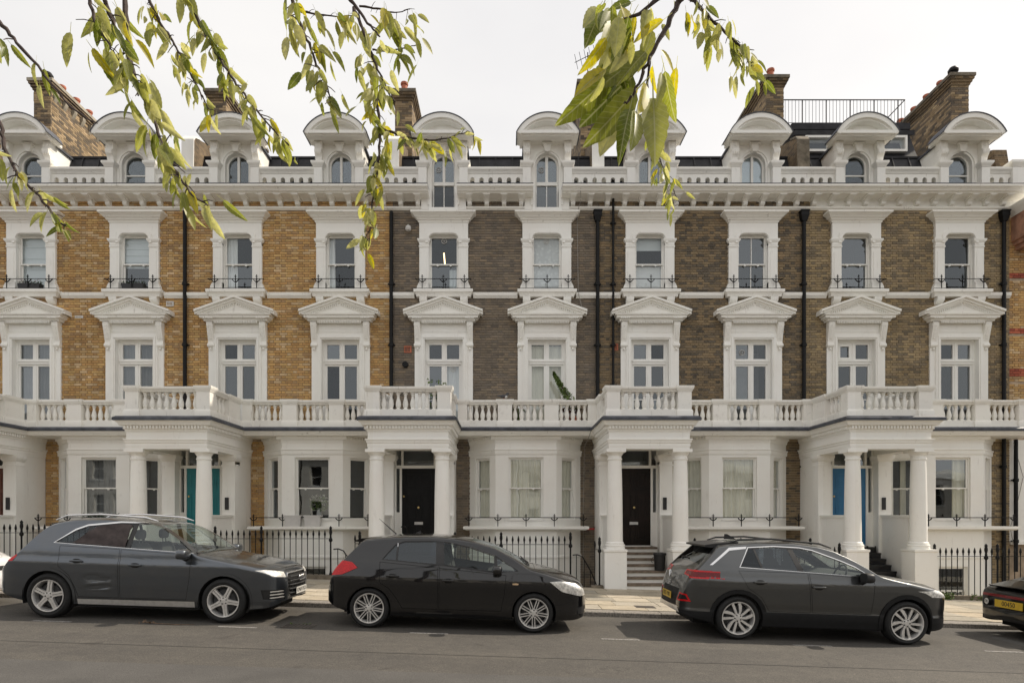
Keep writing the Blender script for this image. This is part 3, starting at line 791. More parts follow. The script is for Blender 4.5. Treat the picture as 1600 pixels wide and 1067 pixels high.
def add_porch(h, gz, steps_mat, riser_mat, door_mat, floor=0.98, knob='brass'):
    """projecting portico; gz = pavement level in front of it"""
    w = thing_part = None
    c = PC; hw = 1.02; yf = -2.83; yb = -0.9
    PATH = [(c - hw, 0.0), (c - hw, yf), (c + hw, yf), (c + hw, 0.0)]
    def entab():
        b = MB()
        th = 0.36
        b.prism([(c - hw, 0.01), (c - hw, yf), (c + hw, yf), (c + hw, 0.01), (c + hw - th, 0.01), (c + hw - th, yf + th), (c - hw + th, yf + th), (c - hw + th, 0.01)], 'z', 3.54, 4.12)
        b.box(c - hw + 0.1, c + hw - 0.1, yf + 0.1, 0.0, 3.80, 4.2)          # ceiling
        b.mould(PATH, [(0, 3.60), (0.012, 3.60), (0.012, 3.68), (0.03, 3.70), (0.035, 3.74), (0.055, 3.76), (0.055, 3.79), (0, 3.80)])
        b.mould(PATH, [(0, 3.98), (0.02, 3.98), (0.03, 4.03), (0.045, 4.04), (0.045, 4.115), (0.10, 4.12), (0.13, 4.13), (0.14, 4.17), (0.18, 4.22), (0.20, 4.225), (0.20, 4.262), (0, 4.262)])
        b.box(c - hw, c + hw, yf, 0.0, 4.118, 4.27)
        return b.mesh('porch', M['stucco'])
    w = obj('porch', cached('porch', entab), h)
    def lead():
        b = MB()
        b.mould(PATH, [(-0.3, 4.263), (0.205, 4.263), (0.215, 4.235), (0.23, 4.24), (0.23, 4.305), (0.17, 4.35), (-0.3, 4.352)])
        b.box(c - hw + 0.05, c + hw - 0.05, yf + 0.05, -0.8, 4.271, 4.345)
        return b.mesh('lead_edge', M['lead'])
    obj('lead_edge', cached('porch_lead', lead), w)
    def dent():
        b = MB()
        n = 26
        for k in range(n):
            xx = c - hw - 0.03 + (2 * hw + 0.06) * (k + 0.5) / n; b.box(xx - 0.022, xx + 0.022, yf - 0.10, yf - 0.04, 4.045, 4.115)
        for s_ in (-1, 1):
            for k in range(22):
                yy = yf + 0.02 + 1.9 * k / 22; x0, x1 = sorted((c + s_ * (hw + 0.04), c + s_ * (hw + 0.10))); b.box(x0, x1, yy, yy + 0.045, 4.045, 4.115)
        return b.mesh('dentil_course', M['stucco'])
    d = obj('dentil_course', cached('porch_dent', dent), w); d['kind'] = 'stuff'
    # columns
    def column():
        pr = [(0.26, 1.0), (0.26, 1.05), (0.25, 1.06), (0.262, 1.09), (0.255, 1.12), (0.22, 1.135), (0.235, 1.155), (0.225, 1.175), (0.205, 1.19), (0.203, 1.4), (0.20, 1.8), (0.193, 2.4), (0.183, 2.9), (0.172, 3.24), (0.172, 3.27), (0.19, 3.28), (0.19, 3.31), (0.172, 3.32), (0.172, 3.38), (0.19, 3.40), (0.215, 3.44), (0.22, 3.46)]
        b = MB().lathe(pr, n=28); b.box(-0.245, 0.245, -0.245, 0.245, 3.46, 3.542)
        return b.mesh('column', M['stucco'])
    for s_ in (-1, 1):
        obj('column', cached('column', column), w, (c + s_ * 0.84, -2.60, 0))
    def pedestal():
        b = MB().box(-0.28, 0.28, -0.28, 0.28, gz - 0.3, 1.0)
        b.mould([(-0.28, 0.28), (-0.28, -0.28), (0.28, -0.28), (0.28, 0.28)], [(0, 0.93), (0.02, 0.95), (0.02, 1.0), (0, 1.003)], closed=True)
        return b.mesh('pedestal', M['stucco'])
    pm = pedestal()
    for s_ in (-1, 1): obj('pedestal', pm, w, (c + s_ * 0.86, -2.60, 0))
    def anta():
        b = MB().box(-0.18, 0.18, -0.2, 0.12, -1.4, 3.542)
        b.mould([(-0.18, 0.12), (-0.18, -0.2), (0.18, -0.2), (0.18, 0.12)], [(0, 3.24), (0.015, 3.24), (0.015, 3.28), (0, 3.285), (0, 3.36), (0.02, 3.38), (0.06, 3.44), (0.07, 3.47), (0.07, 3.54), (0, 3.542)])
        return b.mesh('pilaster', M['stucco'])
    for s_ in (-1, 1): obj('pilaster', cached('anta', anta), w, (c + s_ * 0.84, yb - 0.06, 0))
    def side_wall():
        b = MB().box(-0.10, 0.10, -2.35, yb - 0.2, -1.4, 1.80)
        b.prism([(-0.13, 1.80), (0.13, 1.80), (0.13, 1.83), (0.145, 1.84), (0.145, 1.872), (-0.145, 1.872), (-0.145, 1.84), (-0.13, 1.83)], 'y', -2.44, yb - 0.25)
        b.box(-0.08, 0.08, -2.7, -2.3, -1.4, gz)
        return b.mesh('side_wall', M['stucco'])
    sm = side_wall()
    for s_ in (-1, 1): obj('side_wall', sm, w, (c + s_ * 0.84, 0, 0))
    def vestibule():
        b = MB()
        # back wall with door opening, side returns to the facade
        b.prism(rect(c - 0.995, c + 0.995, -1.4, 3.81), 'y', yb, yb + 0.16, [rect(c - 0.68, c + 0.68, floor - 0.02, 3.74)])
        for s_ in (-1, 1):
            x0, x1 = sorted((c + s_ * 0.90, c + s_ * 0.995)); b.box(x0, x1, yb + 0.16, 0.02, -1.4, 3.81)
        b.box(c - 0.9, c + 0.9, yb - 0.02, 0.6, floor - 0.3, floor - 0.01)
        return b.mesh('vestibule', M['stucco'])
    obj('vestibule', cached('vestibule', vestibule), w)
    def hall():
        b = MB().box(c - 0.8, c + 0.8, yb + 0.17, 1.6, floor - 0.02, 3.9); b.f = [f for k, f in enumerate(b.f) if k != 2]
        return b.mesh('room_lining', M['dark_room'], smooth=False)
    obj('room_lining', cached('hall', hall), w)
    # door case
    def case():
        b = MB(); y0, y1 = yb + 0.02, yb + 0.12
        frame_rects(b, c - 0.68, c + 0.68, floor - 0.02, 3.74, y0, y1, 0.05)
        b.box(c - 0.63, c + 0.63, y0 - 0.04, y1, 3.19, 3.27)
        for s_ in (-1, 1):
            x0, x1 = sorted((c + s_ * 0.475, c + s_ * 0.535)); b.box(x0, x1, y0, y1, floor, 3.19)
            x0, x1 = sorted((c + s_ * 0.43, c + s_ * 0.49)); b.box(x0, x1, y0, y1, 3.27, 3.70)
            x0, x1 = sorted((c + s_ * 0.535, c + s_ * 0.63)); b.box(x0, x1, y0 + 0.02, y1, floor, 1.95)
        return b.mesh('door_case', M['gloss_white'])
    obj('door_case', cached('case', case), w)
    pane(w, c - 0.43, c + 0.43, 3.27, 3.70, yb + 0.07)
    for s_ in (-1, 1):
        xa, xb = sorted((c + s_ * 0.535, c + s_ * 0.63)); pane(w, xa, xb, 1.95, 3.19, yb + 0.07)
        xa, xb = sorted((c + s_ * 0.49, c + s_ * 0.63)); pane(w, xa, xb, 3.27, 3.70, yb + 0.07)
    # steps from the pavement to the door
    n = max(3, int(round((floor - gz) / 0.142))); run = (2.62 - 0.98) / (n - 1) if n > 1 else 0.3
    y = -2.78
    for k in range(n):
        z1 = gz + (floor - gz) * (k + 1) / n; y0 = -2.78 + k * run; y1 = yb + 0.05
        st = obj('step', MB().box(c - 0.60, c + 0.60, y0, y0 + run + 0.02 if k < n - 1 else y1, gz - 0.25 if k == 0 else z1 - 0.30, z1 - 0.0555).mesh('step', M[riser_mat], smooth=False), w)
        obj('tread', MB().box(c - 0.60, c + 0.60, y0 - 0.022, y0 + run + 0.02 if k < n - 1 else y1, z1 - 0.055, z1).mesh('tread', M[steps_mat], smooth=False), w)
    # door
    def door():
        b = MB(); y0 = yb + 0.06
        b.box(c - 0.475, c + 0.475, y0, y0 + 0.05, floor, 3.19)
        for (x0, x1) in ((-0.37, -0.06), (0.06, 0.37)):
            for (z0, z1) in ((2.62, 3.05), (1.72, 2.50), (1.16, 1.56)):
                frame_rects(b, c + x0, c + x1, z0, z1, y0 - 0.014, y0 + 0.001, 0.03)
                b.box(c + x0 + 0.07, c + x1 - 0.07, y0 - 0.010, y0 + 0.001, z0 + 0.07, z1 - 0.07)
        return b.mesh('door', M[door_mat])
    dr = obj('door', door(), h)
    obj('letterbox', cached('letterbox', lambda: MB().box(c - 0.12, c + 0.12, yb + 0.045, yb + 0.06, 1.60, 1.68).box(c - 0.09, c + 0.09, yb + 0.04, yb + 0.05, 1.62, 1.66).mesh('letterbox', M['silver'])), dr)
    obj('knob', cached('knob', lambda: MB().lathe([(0.0, -0.075), (0.03, -0.07), (0.035, -0.05), (0.02, -0.03), (0.015, 0.0)], 0, 0, 0, 12, axis='y').mesh('knob', M['brass'])), dr, (c - 0.0, yb + 0.06, 2.08))
    obj('lock', cached('lock', lambda: MB().lathe([(0.025, -0.02), (0.03, -0.01), (0.03, 0.0)], 0, 0, 0, 12, axis='y').mesh('lock', M['brass'])), dr, (c - 0.42, yb + 0.06, 2.40))
    obj('door_buzzer', cached('buzzer', lambda: MB().box(-0.05, 0.05, -0.03, 0.0, 0, 0.34).box(-0.035, 0.035, -0.034, -0.029, 0.2, 0.3).mesh('door_buzzer', M['black_plastic'])), w, (c + 0.80, yb - 0.262, 2.02))
    # balustrade round the porch roof
    def bal():
        b = MB()
        x0, x1 = c - 1.075, c + 1.075; yo = -2.80; t = 0.30
        for (p0, p1) in ((x0, x0 + 0.34), (x1 - 0.34, x1)): post(b, p0, p1, yo, yo + 0.34)
        b.box(x0 + 0.3, x1 - 0.3, yo + 0.03, yo + 0.29, ZP, ZB0); 
        for s_ in (-1, 1):
            xa, xb = sorted((c + s_ * 1.045, c + s_ * 0.785)); b.box(xa, xb, yo + 0.3, -0.75, ZP, ZB0)
            xa, xb = sorted((c + s_ * 1.06, c + s_ * 0.77))
            post(b, xa, xb, -1.62, -0.9)
        return b.mesh('porch_balustrade', M['stucco_worn'])
    pb = obj('porch_balustrade', cached('porch_bal', bal), h)
    def rail():
        b = MB(); x0, x1 = c - 1.075, c + 1.075
        def pr(m): return [(m + 0.10, ZB1), (m - 0.10, ZB1), (m - 0.11, ZB1 + 0.03), (m - 0.145, ZB1 + 0.055), (m - 0.16, ZB1 + 0.09), (m - 0.155, ZR), (m + 0.155, ZR + 0.004), (m + 0.16, ZB1 + 0.09), (m + 0.11, ZB1 + 0.03)]
        b.prism(pr(-2.64), 'x', x0 + 0.34, x1 - 0.34)
        for s_ in (-1, 1):
            b.prism(pr(c + s_ * 0.915), 'y', -2.46, -1.62)
        return b.mesh('top_rail', M['stucco_worn'])
    obj('top_rail', cached('porch_rail', rail), pb)
    me = cached('baluster', baluster_mesh)
    for k in range(8): obj('baluster', me, pb, (c - 0.735 + 1.47 * (k + 0.5) / 8, -2.64, ZB0 - 0.003))
    for s_ in (-1, 1):
        for k in range(4): obj('baluster', me, pb, (c + s_ * 0.915, -2.46 + 0.84 * (k + 0.5) / 4, ZB0 - 0.003))
    return w

# ---------------- eaves, parapet, dormers, roof, chimney
def add_cornice(h, segs, white_from=None):
    """modillion cornice in segments"""
    b = MB()
    for (a, c) in segs:
        b.prism([(0.1, 11.20), (-0.42, 11.215), (-0.42, 11.235), (-0.48, 11.25), (-0.50, 11.29), (-0.56, 11.33), (-0.58, 11.34), (-0.58, 11.40), (0.1, 11.44)], 'x', a, c)
        b.prism([(0.05, 10.90), (-0.03, 10.90), (-0.05, 10.925), (-0.075, 10.94), (-0.085, 10.985), (-0.05, 11.005), (0.05, 11.007)], 'x', a, c)
        b.prism([(0.05, 11.16), (-0.02, 11.16), (-0.10, 11.21), (0.05, 11.215)], 'x', a, c)
    w = obj('cornice', b.mesh('cornice', M['stucco_worn']), h)
    def br():
        m = MB()
        m.prism([(0.0, 11.215), (-0.40, 11.215), (-0.40, 11.18), (-0.36, 11.165), (-0.27, 11.15), (-0.19, 11.125), (-0.15, 11.09), (-0.16, 11.05), (-0.13, 11.015), (-0.08, 11.0), (0, 11.0)], 'x', -0.062, 0.062)
        m.prism([(0.0, 11.216), (-0.41, 11.216), (-0.41, 11.19), (-0.1, 11.14), (0.0, 11.14)], 'x', -0.10, 0.10)
        return m.mesh('modillion', M['stucco'])
    me = cached('modillion', br)
    n = 12
    for k in range(n):
        x = (k + 0.5) * HW / n
        if any(a + 0.1 < x < c - 0.1 for a, c in segs): obj('modillion', me, w, (x, 0, 0))
    if segs and len(segs) > 1 or True:
        def flash():
            m = MB()
            for (a, c) in segs: m.prism([(0.1, 11.446), (-0.585, 11.402), (-0.592, 11.41), (-0.585, 11.425), (0.1, 11.47)], 'x', a, c)
            return m.mesh('lead_flashing', M['lead'])
        obj('lead_flashing', flash(), w)
    return w

def add_parapet(h, spans):
    yb, yf = -0.02, -0.22
    for (a, c) in spans:
        def mk():
            b = MB(); L = c - a; n = max(1, int(L / 0.242)); holes = []
            for k in range(n):
                cx = (k + 0.5) * L / n
                holes.append([(cx - 0.065, 11.52), (cx + 0.065, 11.52)] + arc(cx, 11.70, 0.065, 0, 180, 8))
            b.prism(rect(0, L, 11.42, 11.92), 'y', yf, yb, holes)
            b.prism([(0.02, 11.88), (-0.24, 11.88), (-0.25, 11.92), (-0.27, 11.94), (-0.30, 11.98), (-0.30, 12.04), (0.02, 12.05)], 'x', 0, L)
            return b.mesh('parapet', M['stucco_worn'])
        obj('parapet', cached(('parapet', round(c - a, 3)), mk), h, (a, 0, 0))

def dormer_opening(zb): return [(-0.345, zb), (0.345, zb)] + arc(0, 12.20, 0.345, 0, 180, 16)
def add_dormer(h, x, style):
    tall = style == 'tall'
    zb = 10.90 if tall else 11.46
    def body():
        b = MB()
        hole = dormer_opening(zb + 0.0)
        b.prism(rect(-0.66, 0.66, zb - 0.02, 12.80), 'y', -0.12, 0.14, [hole] if not tall else [[(-0.345, zb), (0.345, zb)] + arc(0, 12.20, 0.345, 0, 180, 16)])
        # cheeks running back to the roof
        for s_ in (-1, 1):
            xa, xb = sorted((s_ * 0.66, s_ * 0.58)); b.box(xa, xb, 0.14, 1.3, 11.3, 12.80)
        # arched architrave and keystone
        ring = arc(0, 12.20, 0.47, 0, 180, 16) + list(reversed(arc(0, 12.20, 0.40, 0, 180, 16)))
        b.prism(ring, 'y', -0.15, -0.119)
        for s_ in (-1, 1):
            xa, xb = sorted((s_ * 0.40, s_ * 0.47)); b.box(xa, xb, -0.15, -0.119, zb + 0.1, 12.20)
        b.prism([(-0.07, 12.53), (0.07, 12.53), (0.125, 12.79), (-0.125, 12.79)], 'y', -0.24, -0.119)
        b.box(-0.15, 0.15, -0.26, -0.12, 12.74, 12.79)
        # soffit block under the hood
        b.prism([(0.1, 12.79), (-0.14, 12.79), (-0.44, 12.845), (-0.60, 12.85), (-0.60, 12.86), (0.1, 12.87)], 'x', -0.80, 0.80)
        return b.mesh('dormer', M['stucco'])
    w = obj('dormer', cached(('dorm', tall), body), h, (x, 0, 0))
    R0 = 1.0; zc = 13.37 - R0                                    # arc of the hood
    A = math.degrees(math.asin(0.89 / R0))
    def hood():
        b = MB()
        outer = arc(0, zc, R0, 90 - A, 90 + A, 20)
        inner = list(reversed(arc(0, zc - 0.02, R0 - 0.11, 90 - A + 1.0, 90 + A - 1.0, 20)))
        b.prism(outer + inner, 'y', -0.70, -0.38)
        b.prism(arc(0, zc, R0 - 0.03, 90 - A, 90 + A, 20), 'y', -0.40, -0.02)
        in2 = list(reversed(arc(0, zc - 0.02, R0 - 0.16, 90 - A + 3, 90 + A - 3, 20)))
        b.prism(arc(0, zc - 0.02, R0 - 0.11, 90 - A + 1.0, 90 + A - 1.0, 20) + in2, 'y', -0.63, -0.39)
        zch = zc + R0 * cos(radians(A))
        b.box(-0.875, 0.875, -0.695, -0.40, zch - 0.035, zch + 0.05)
        b.box(-0.85, 0.85, -0.62, -0.40, zch - 0.07, zch - 0.034)
        for s_ in (-1, 1):
            b.prism([(s_ * 0.80, zch - 0.03), (s_ * 0.885, zch - 0.0), (s_ * 0.885, zch + 0.04), (s_ * 0.70, zch + 0.04), (s_ * 0.70, zch - 0.03)], 'y', -0.68, -0.03)
        return b.mesh('hood', M['stucco'])
    obj('hood', cached('hood', hood), w)
    def lead():
        o = arc(0, zc, R0 + 0.024, 90 - A - 1.0, 90 + A + 1.0, 20) + list(reversed(arc(0, zc, R0 + 0.002, 90 - A - 1.0, 90 + A + 1.0, 20)))
        b = MB().prism(o, 'y', -0.72, -0.01)
        b.prism([(-0.72, 12.79), (0.72, 12.79), (0.72, 12.84), (0.35, 12.98), (-0.35, 12.98), (-0.72, 12.84)], 'y', -0.03, 1.4)
        return b.mesh('lead_roof', M['lead'])
    obj('lead_roof', cached('hoodlead', lead), w)
    def console():
        b = MB()
        b.box(-0.105, 0.105, -0.30, -0.1, 12.56, 12.80)
        b.lathe([(0.0, -0.025), (0.03, -0.02), (0.06, -0.008), (0.065, 0.0)], 0, -0.30, 12.69, 12, axis='y')
        b.prism([(-0.1, 12.56), (-0.30, 12.56), (-0.35, 12.53), (-0.355, 12.47), (-0.31, 12.40), (-0.27, 12.36), (-0.25, 12.28), (-0.1, 12.28)], 'x', -0.095, 0.095)
        for xx in (-0.055, 0.0, 0.055): b.lathe([(0.0, -0.09), (0.03, -0.04), (0.034, 0.02), (0.0, 0.09)], xx, -0.33, 12.47, 8)
        b.box(-0.085, 0.085, -0.25, -0.1, 12.20, 12.29)
        for xx in (-0.05, 0.0, 0.05): b.box(xx - 0.016, xx + 0.016, -0.262, -0.249, 12.215, 12.34)
        b.lathe([(0.04, -0.098), (0.04, 0.098)], 0, -0.315, 12.52, 10, axis='x')
        return b.mesh('console', M['stucco'])
    def pier():
        b = MB().box(-0.12, 0.12, -0.32, -0.0, 11.40, 12.14)
        b.mould([(-0.12, 0.0), (-0.12, -0.32), (0.12, -0.32), (0.12, 0.0)], [(0, 12.02), (0.015, 12.03), (0.03, 12.07), (0.06, 12.10), (0.075, 12.13), (0.075, 12.18), (0, 12.205)])
        b.box(-0.119, 0.119, -0.319, 0.0, 12.03, 12.203)
        return b.mesh('pier', M['stucco'])
    for s_ in (-1, 1):
        obj('console', cached('dcon', console), w, (s_ * 0.60, 0, 0)); obj('pier', cached('dpier', pier), w, (s_ * 0.60, 0, 0))
    y0, y1 = 0.02, 0.09
    def frame():
        b = MB()
        ring = dormer_opening(zb) ; inn = [(-0.295, zb + 0.05), (0.295, zb + 0.05)] + arc(0, 12.20, 0.295, 0, 180, 16)
        b.prism(ring, 'y', y0, y1, [inn])
        if style == 'sash':
            b.box(-0.30, 0.30, y0 + 0.01, y1 - 0.01, 11.92, 11.96)
        elif style == 'casement':
            b.box(-0.035, 0.035, y0 - 0.01, y1 - 0.01, zb + 0.04, 12.50)
        else:
            b.box(-0.04, 0.04, y0 - 0.01, y1 - 0.01, 11.68, 12.50); b.box(-0.31, 0.31, y0 - 0.02, y1, 11.64, 11.74)
            b.box(-0.012, 0.012, y0, y1 - 0.01, zb + 0.04, 11.65)
            b.box(-0.42, -0.345, -0.16, 0.03, zb - 0.03, 11.47); b.box(0.345, 0.42, -0.16, 0.03, zb - 0.03, 11.47); b.box(-0.43, 0.43, -0.17, 0.03, zb - 0.07, zb + 0.02)
        return b.mesh('frame', M['gloss_white'])
    obj('frame', cached(('dframe', style), frame), w)
    def pane_arch():
        zz = 11.70 if tall else 11.46
        b = MB().prism([(-0.30, zz), (0.30, zz)] + arc(0, 12.20, 0.30, 0, 180, 16), 'y', 0.05, 0.055)
        return b.mesh('pane', M['window_glass'], smooth=False)
    obj('pane', cached(('dpane', tall), pane_arch), w)
    if tall:
        pane(w, -0.30, -0.01, zb + 0.04, 11.65, 0.048); pane(w, 0.01, 0.30, zb + 0.04, 11.65, 0.048)
    lining(w, -0.55, 0.55, zb - 0.05, 12.75, 0.15, 1.25)
    return w

def add_roof(h, i, terrace=False):
    def body():
        b = MB()
        b.prism([(0.12, 11.4), (0.30, 11.75), (0.75, 12.86), (0.82, 12.90), (9.0, 13.2), (9.0, -2.0), (8.8, -2.0), (8.8, 11.4)], 'x', 0.0, HW)
        n = 12
        for k in range(n + 1):
            x = min(max(k * HW / n, 0.03), HW - 0.03)
            b.prism([(0.30, 11.75), (0.75, 12.86), (0.80, 12.90), (0.80, 12.94), (0.73, 12.90), (0.27, 11.77)], 'x', x - 0.016, x + 0.016)
        b.box(0, HW, 0.72, 0.86, 12.86, 12.915)
        return b.mesh('roof', M['slate'])
    r = obj('roof', cached('roof', body), h)
    return r
def add_party_wall(h, white=True):
    b = MB().prism([(0.0, 11.5), (0.06, 13.02), (0.16, 13.14), (2.3, 13.9), (2.3, 11.5)], 'x', -0.16, 0.16)
    p = obj('party_wall', b.mesh('party_wall', M['brick_plain']), h)
    c = MB().prism([(-0.03, 11.45), (0.02, 13.04), (0.14, 13.19), (0.5, 13.33), (0.5, 13.27), (0.16, 13.145), (0.055, 13.02), (0.01, 11.45)], 'x', -0.18, 0.18)
    obj('capping', c.mesh('capping', M['stucco' if white else 'soot_stone']), p)
    return p
def plain_brick():
    k = NT('brick_plain')
    geo = k.n('TexCoord'); sep = k.n('SeparateXYZ'); k.l(geo.outputs['Object'], sep.inputs[0])
    add = k.n('Math', operation='ADD'); k.l(sep.outputs[0], add.inputs[0]); k.l(sep.outputs[1], add.inputs[1])
    com = k.n('CombineXYZ'); k.l(add.outputs[0], com.inputs[0]); k.l(sep.outputs[2], com.inputs[1])
    bt = k.n('TexBrick'); bt.inputs['Scale'].default_value = 1.0
    for nm, v in (('Mortar Size', 0.006), ('Brick Width', 0.225), ('Row Height', 0.075), ('Bias', 0.0)): bt.inputs[nm].default_value = v
    bt.inputs['Color1'].default_value = (0.22, 0.155, 0.085, 1); bt.inputs['Color2'].default_value = (0.09, 0.068, 0.045, 1); bt.inputs['Mortar'].default_value = (0.30, 0.24, 0.16, 1)
    k.l(com.outputs[0], bt.inputs['Vector'])
    n = k.noise(k.coord('World'), 1.1, 5, 0.65)
    c = k.mix(bt.outputs['Color'], k.ramp(n, [(0.35, (0.45, 0.42, 0.40)), (0.65, (1.15, 1.12, 1.08))]), 1.0, 'MULTIPLY')
    k.set(Base_Color=c, Roughness=0.9); M['brick_plain'] = k.m
plain_brick()
def add_chimney(h, x, top, y0=2.15, L=3.2, pots=6, cap='stone', w=0.56, seed=0, light=False):
    """long stack on the party wall: brick courses, corbelled head, pots"""
    rr = random.Random(seed)
    zh = top - 0.55
    c = obj('chimney', MB().box(-w / 2 + 0.011, w / 2 - 0.011, 0.011, L - 0.011, 12.5, zh + 0.1).mesh('chimney', mortar('sooty')), h, (x, y0, 0))
    # individual brick courses on the front and both flanks, one mesh
    V = []; Fc = []; C = []
    cols = PAL['sooty'][0]
    n0, n1 = int(12.6 / 0.075), int(zh / 0.075)
    def put(bx, t):
        i = len(V); x0, x1, a0, a1, z0, z1 = bx
        V.extend([(x0,a0,z0),(x1,a0,z0),(x1,a1,z0),(x0,a1,z0),(x0,a0,z1),(x1,a0,z1),(x1,a1,z1),(x0,a1,z1)])
        Fc.extend([(i,i+3,i+2,i+1),(i+4,i+5,i+6,i+7),(i,i+1,i+5,i+4),(i+1,i+2,i+6,i+5),(i+2,i+3,i+7,i+6),(i+3,i,i+4,i+7)])
        j = rr.uniform(0.8, 1.2); q = cols[t]; C.extend([(q[0]*j, q[1]*j, q[2]*j, 1)] * 8)
    for n in range(n0, n1 + 1):
        z0 = n * 0.075 + 0.005; z1 = z0 + 0.065; z1 = min(z1, zh + 0.06)
        u = -w / 2; off = 0 if n % 2 else 0.1125; 
        u = -w / 2 - off
        while u < w / 2:
            a, b_ = max(u, -w / 2), min(u + 0.215, w / 2)
            if b_ - a > 0.02: put((a, b_, 0.0, 0.05, z0, z1), rr.randrange(len(cols)))
            u += 0.225
        for s_ in (-1, 1):
            u = 0.055 - off
            while u < L:
                a, b_ = max(u, 0.055), min(u + 0.215, L)
                if b_ - a > 0.02:
                    xa, xb = sorted((s_ * w / 2, s_ * (w / 2 - 0.05))); put((xa, xb, a, b_, z0, z1), rr.randrange(len(cols)))
                u += 0.225
    me = bpy.data.meshes.new('brick_courses'); me.from_pydata(V, [], Fc)
    at = me.color_attributes.new('tone', 'FLOAT_COLOR', 'POINT'); at.data.foreach_set('color', [k for q in C for k in q]); me.materials.append(M['brick'])
    bo = obj('brick_courses', me, c); bo['kind'] = 'stuff'
    hb = MB()
    P = [(-w / 2, L), (-w / 2, 0), (w / 2, 0), (w / 2, L)]
    hb.mould(P, [(0, zh - 0.02), (0.03, zh), (0.03, zh + 0.07), (0.07, zh + 0.075), (0.07, zh + 0.15), (0.11, zh + 0.155), (0.11, zh + 0.23), (0, zh + 0.23)], closed=True)
    hb.box(-w / 2, w / 2, 0, L, zh, zh + 0.23)
    obj('corbel_head', hb.mesh('corbel_head', M['brick_plain']), c)
    cp = MB(); cp.mould(P, [(0, zh + 0.23), (0.14, zh + 0.23), (0.14, zh + 0.33), (0.02, zh + 0.40), (0, zh + 0.40)], closed=True); cp.box(-w / 2, w / 2, 0, L, zh + 0.23, zh + 0.40)
    n = int(L / 0.46)
    if light:
        for k in range(n):
            for s_ in (-1, 1):
                yy = 0.12 + k * (L - 0.2) / n; xa, xb = sorted((s_ * w / 2, s_ * (w / 2 + 0.10))); cp.hexa([(xa, yy, zh - 0.28), (xb, yy, zh - 0.10), (xb, yy + 0.14, zh - 0.10), (xa, yy + 0.14, zh - 0.28), (xa, yy, zh + 0.01), (xb, yy, zh + 0.01), (xb, yy + 0.14, zh + 0.01), (xa, yy + 0.14, zh + 0.01)])
    obj('coping', cp.mesh('coping', M[cap]), c)
    pm = cached('pot', lambda: MB().lathe([(0.13, 0), (0.125, 0.05), (0.105, 0.08), (0.10, 0.30), (0.12, 0.31), (0.13, 0.35), (0.12, 0.39), (0.09, 0.39), (0.085, 0.2)], n=14).mesh('pot', M['terracotta']))
    cw = cached('cowl', lambda: MB().lathe([(0.10, 0), (0.10, 0.22), (0.155, 0.24), (0.16, 0.30), (0.11, 0.38), (0.0, 0.42)], n=14).mesh('cowl', M['iron']))
    for k in range(pots):
        yy = 0.3 + (L - 0.6) * k / max(1, pots - 1)
        obj('pot' if rr.random() < 0.75 else 'cowl', pm if rr.random() < 0.75 else cw, c, (rr.uniform(-0.05, 0.05), yy, zh + 0.39))
    return c
def add_downpipe(h, x, hopper=True, thick=0.055, ztop=10.84, zbot=-1.2, collars=True, y=-0.085):
    b = MB().tube([(x, y, zbot), (x, y, ztop - (0.25 if hopper else 0))], thick, 10)
    if hopper:
        b.hexa([(x - 0.07, y - 0.06, ztop - 0.30), (x + 0.07, y - 0.06, ztop - 0.30), (x + 0.07, y + 0.06, ztop - 0.30), (x - 0.07, y + 0.06, ztop - 0.30),
                (x - 0.115, y - 0.10, ztop - 0.14), (x + 0.115, y - 0.10, ztop - 0.14), (x + 0.115, y + 0.07, ztop - 0.14), (x - 0.115, y + 0.07, ztop - 0.14)])
        b.box(x - 0.115, x + 0.115, y - 0.10, y + 0.07, ztop - 0.14, ztop - 0.01); b.box(x - 0.13, x + 0.13, y - 0.115, y + 0.075, ztop - 0.03, ztop + 0.01)
    z = zbot + 0.9
    while z < ztop - 0.4:
        b.lathe([(thick, -0.05), (thick + 0.018, -0.045), (thick + 0.018, 0.045), (thick, 0.05)], x, y, z, 10); b.box(x - thick - 0.05, x + thick + 0.05, y + 0.02, y + 0.07, z - 0.02, z + 0.02)
        z += 1.8
    return obj('downpipe', b.mesh('downpipe', M['iron']), h)
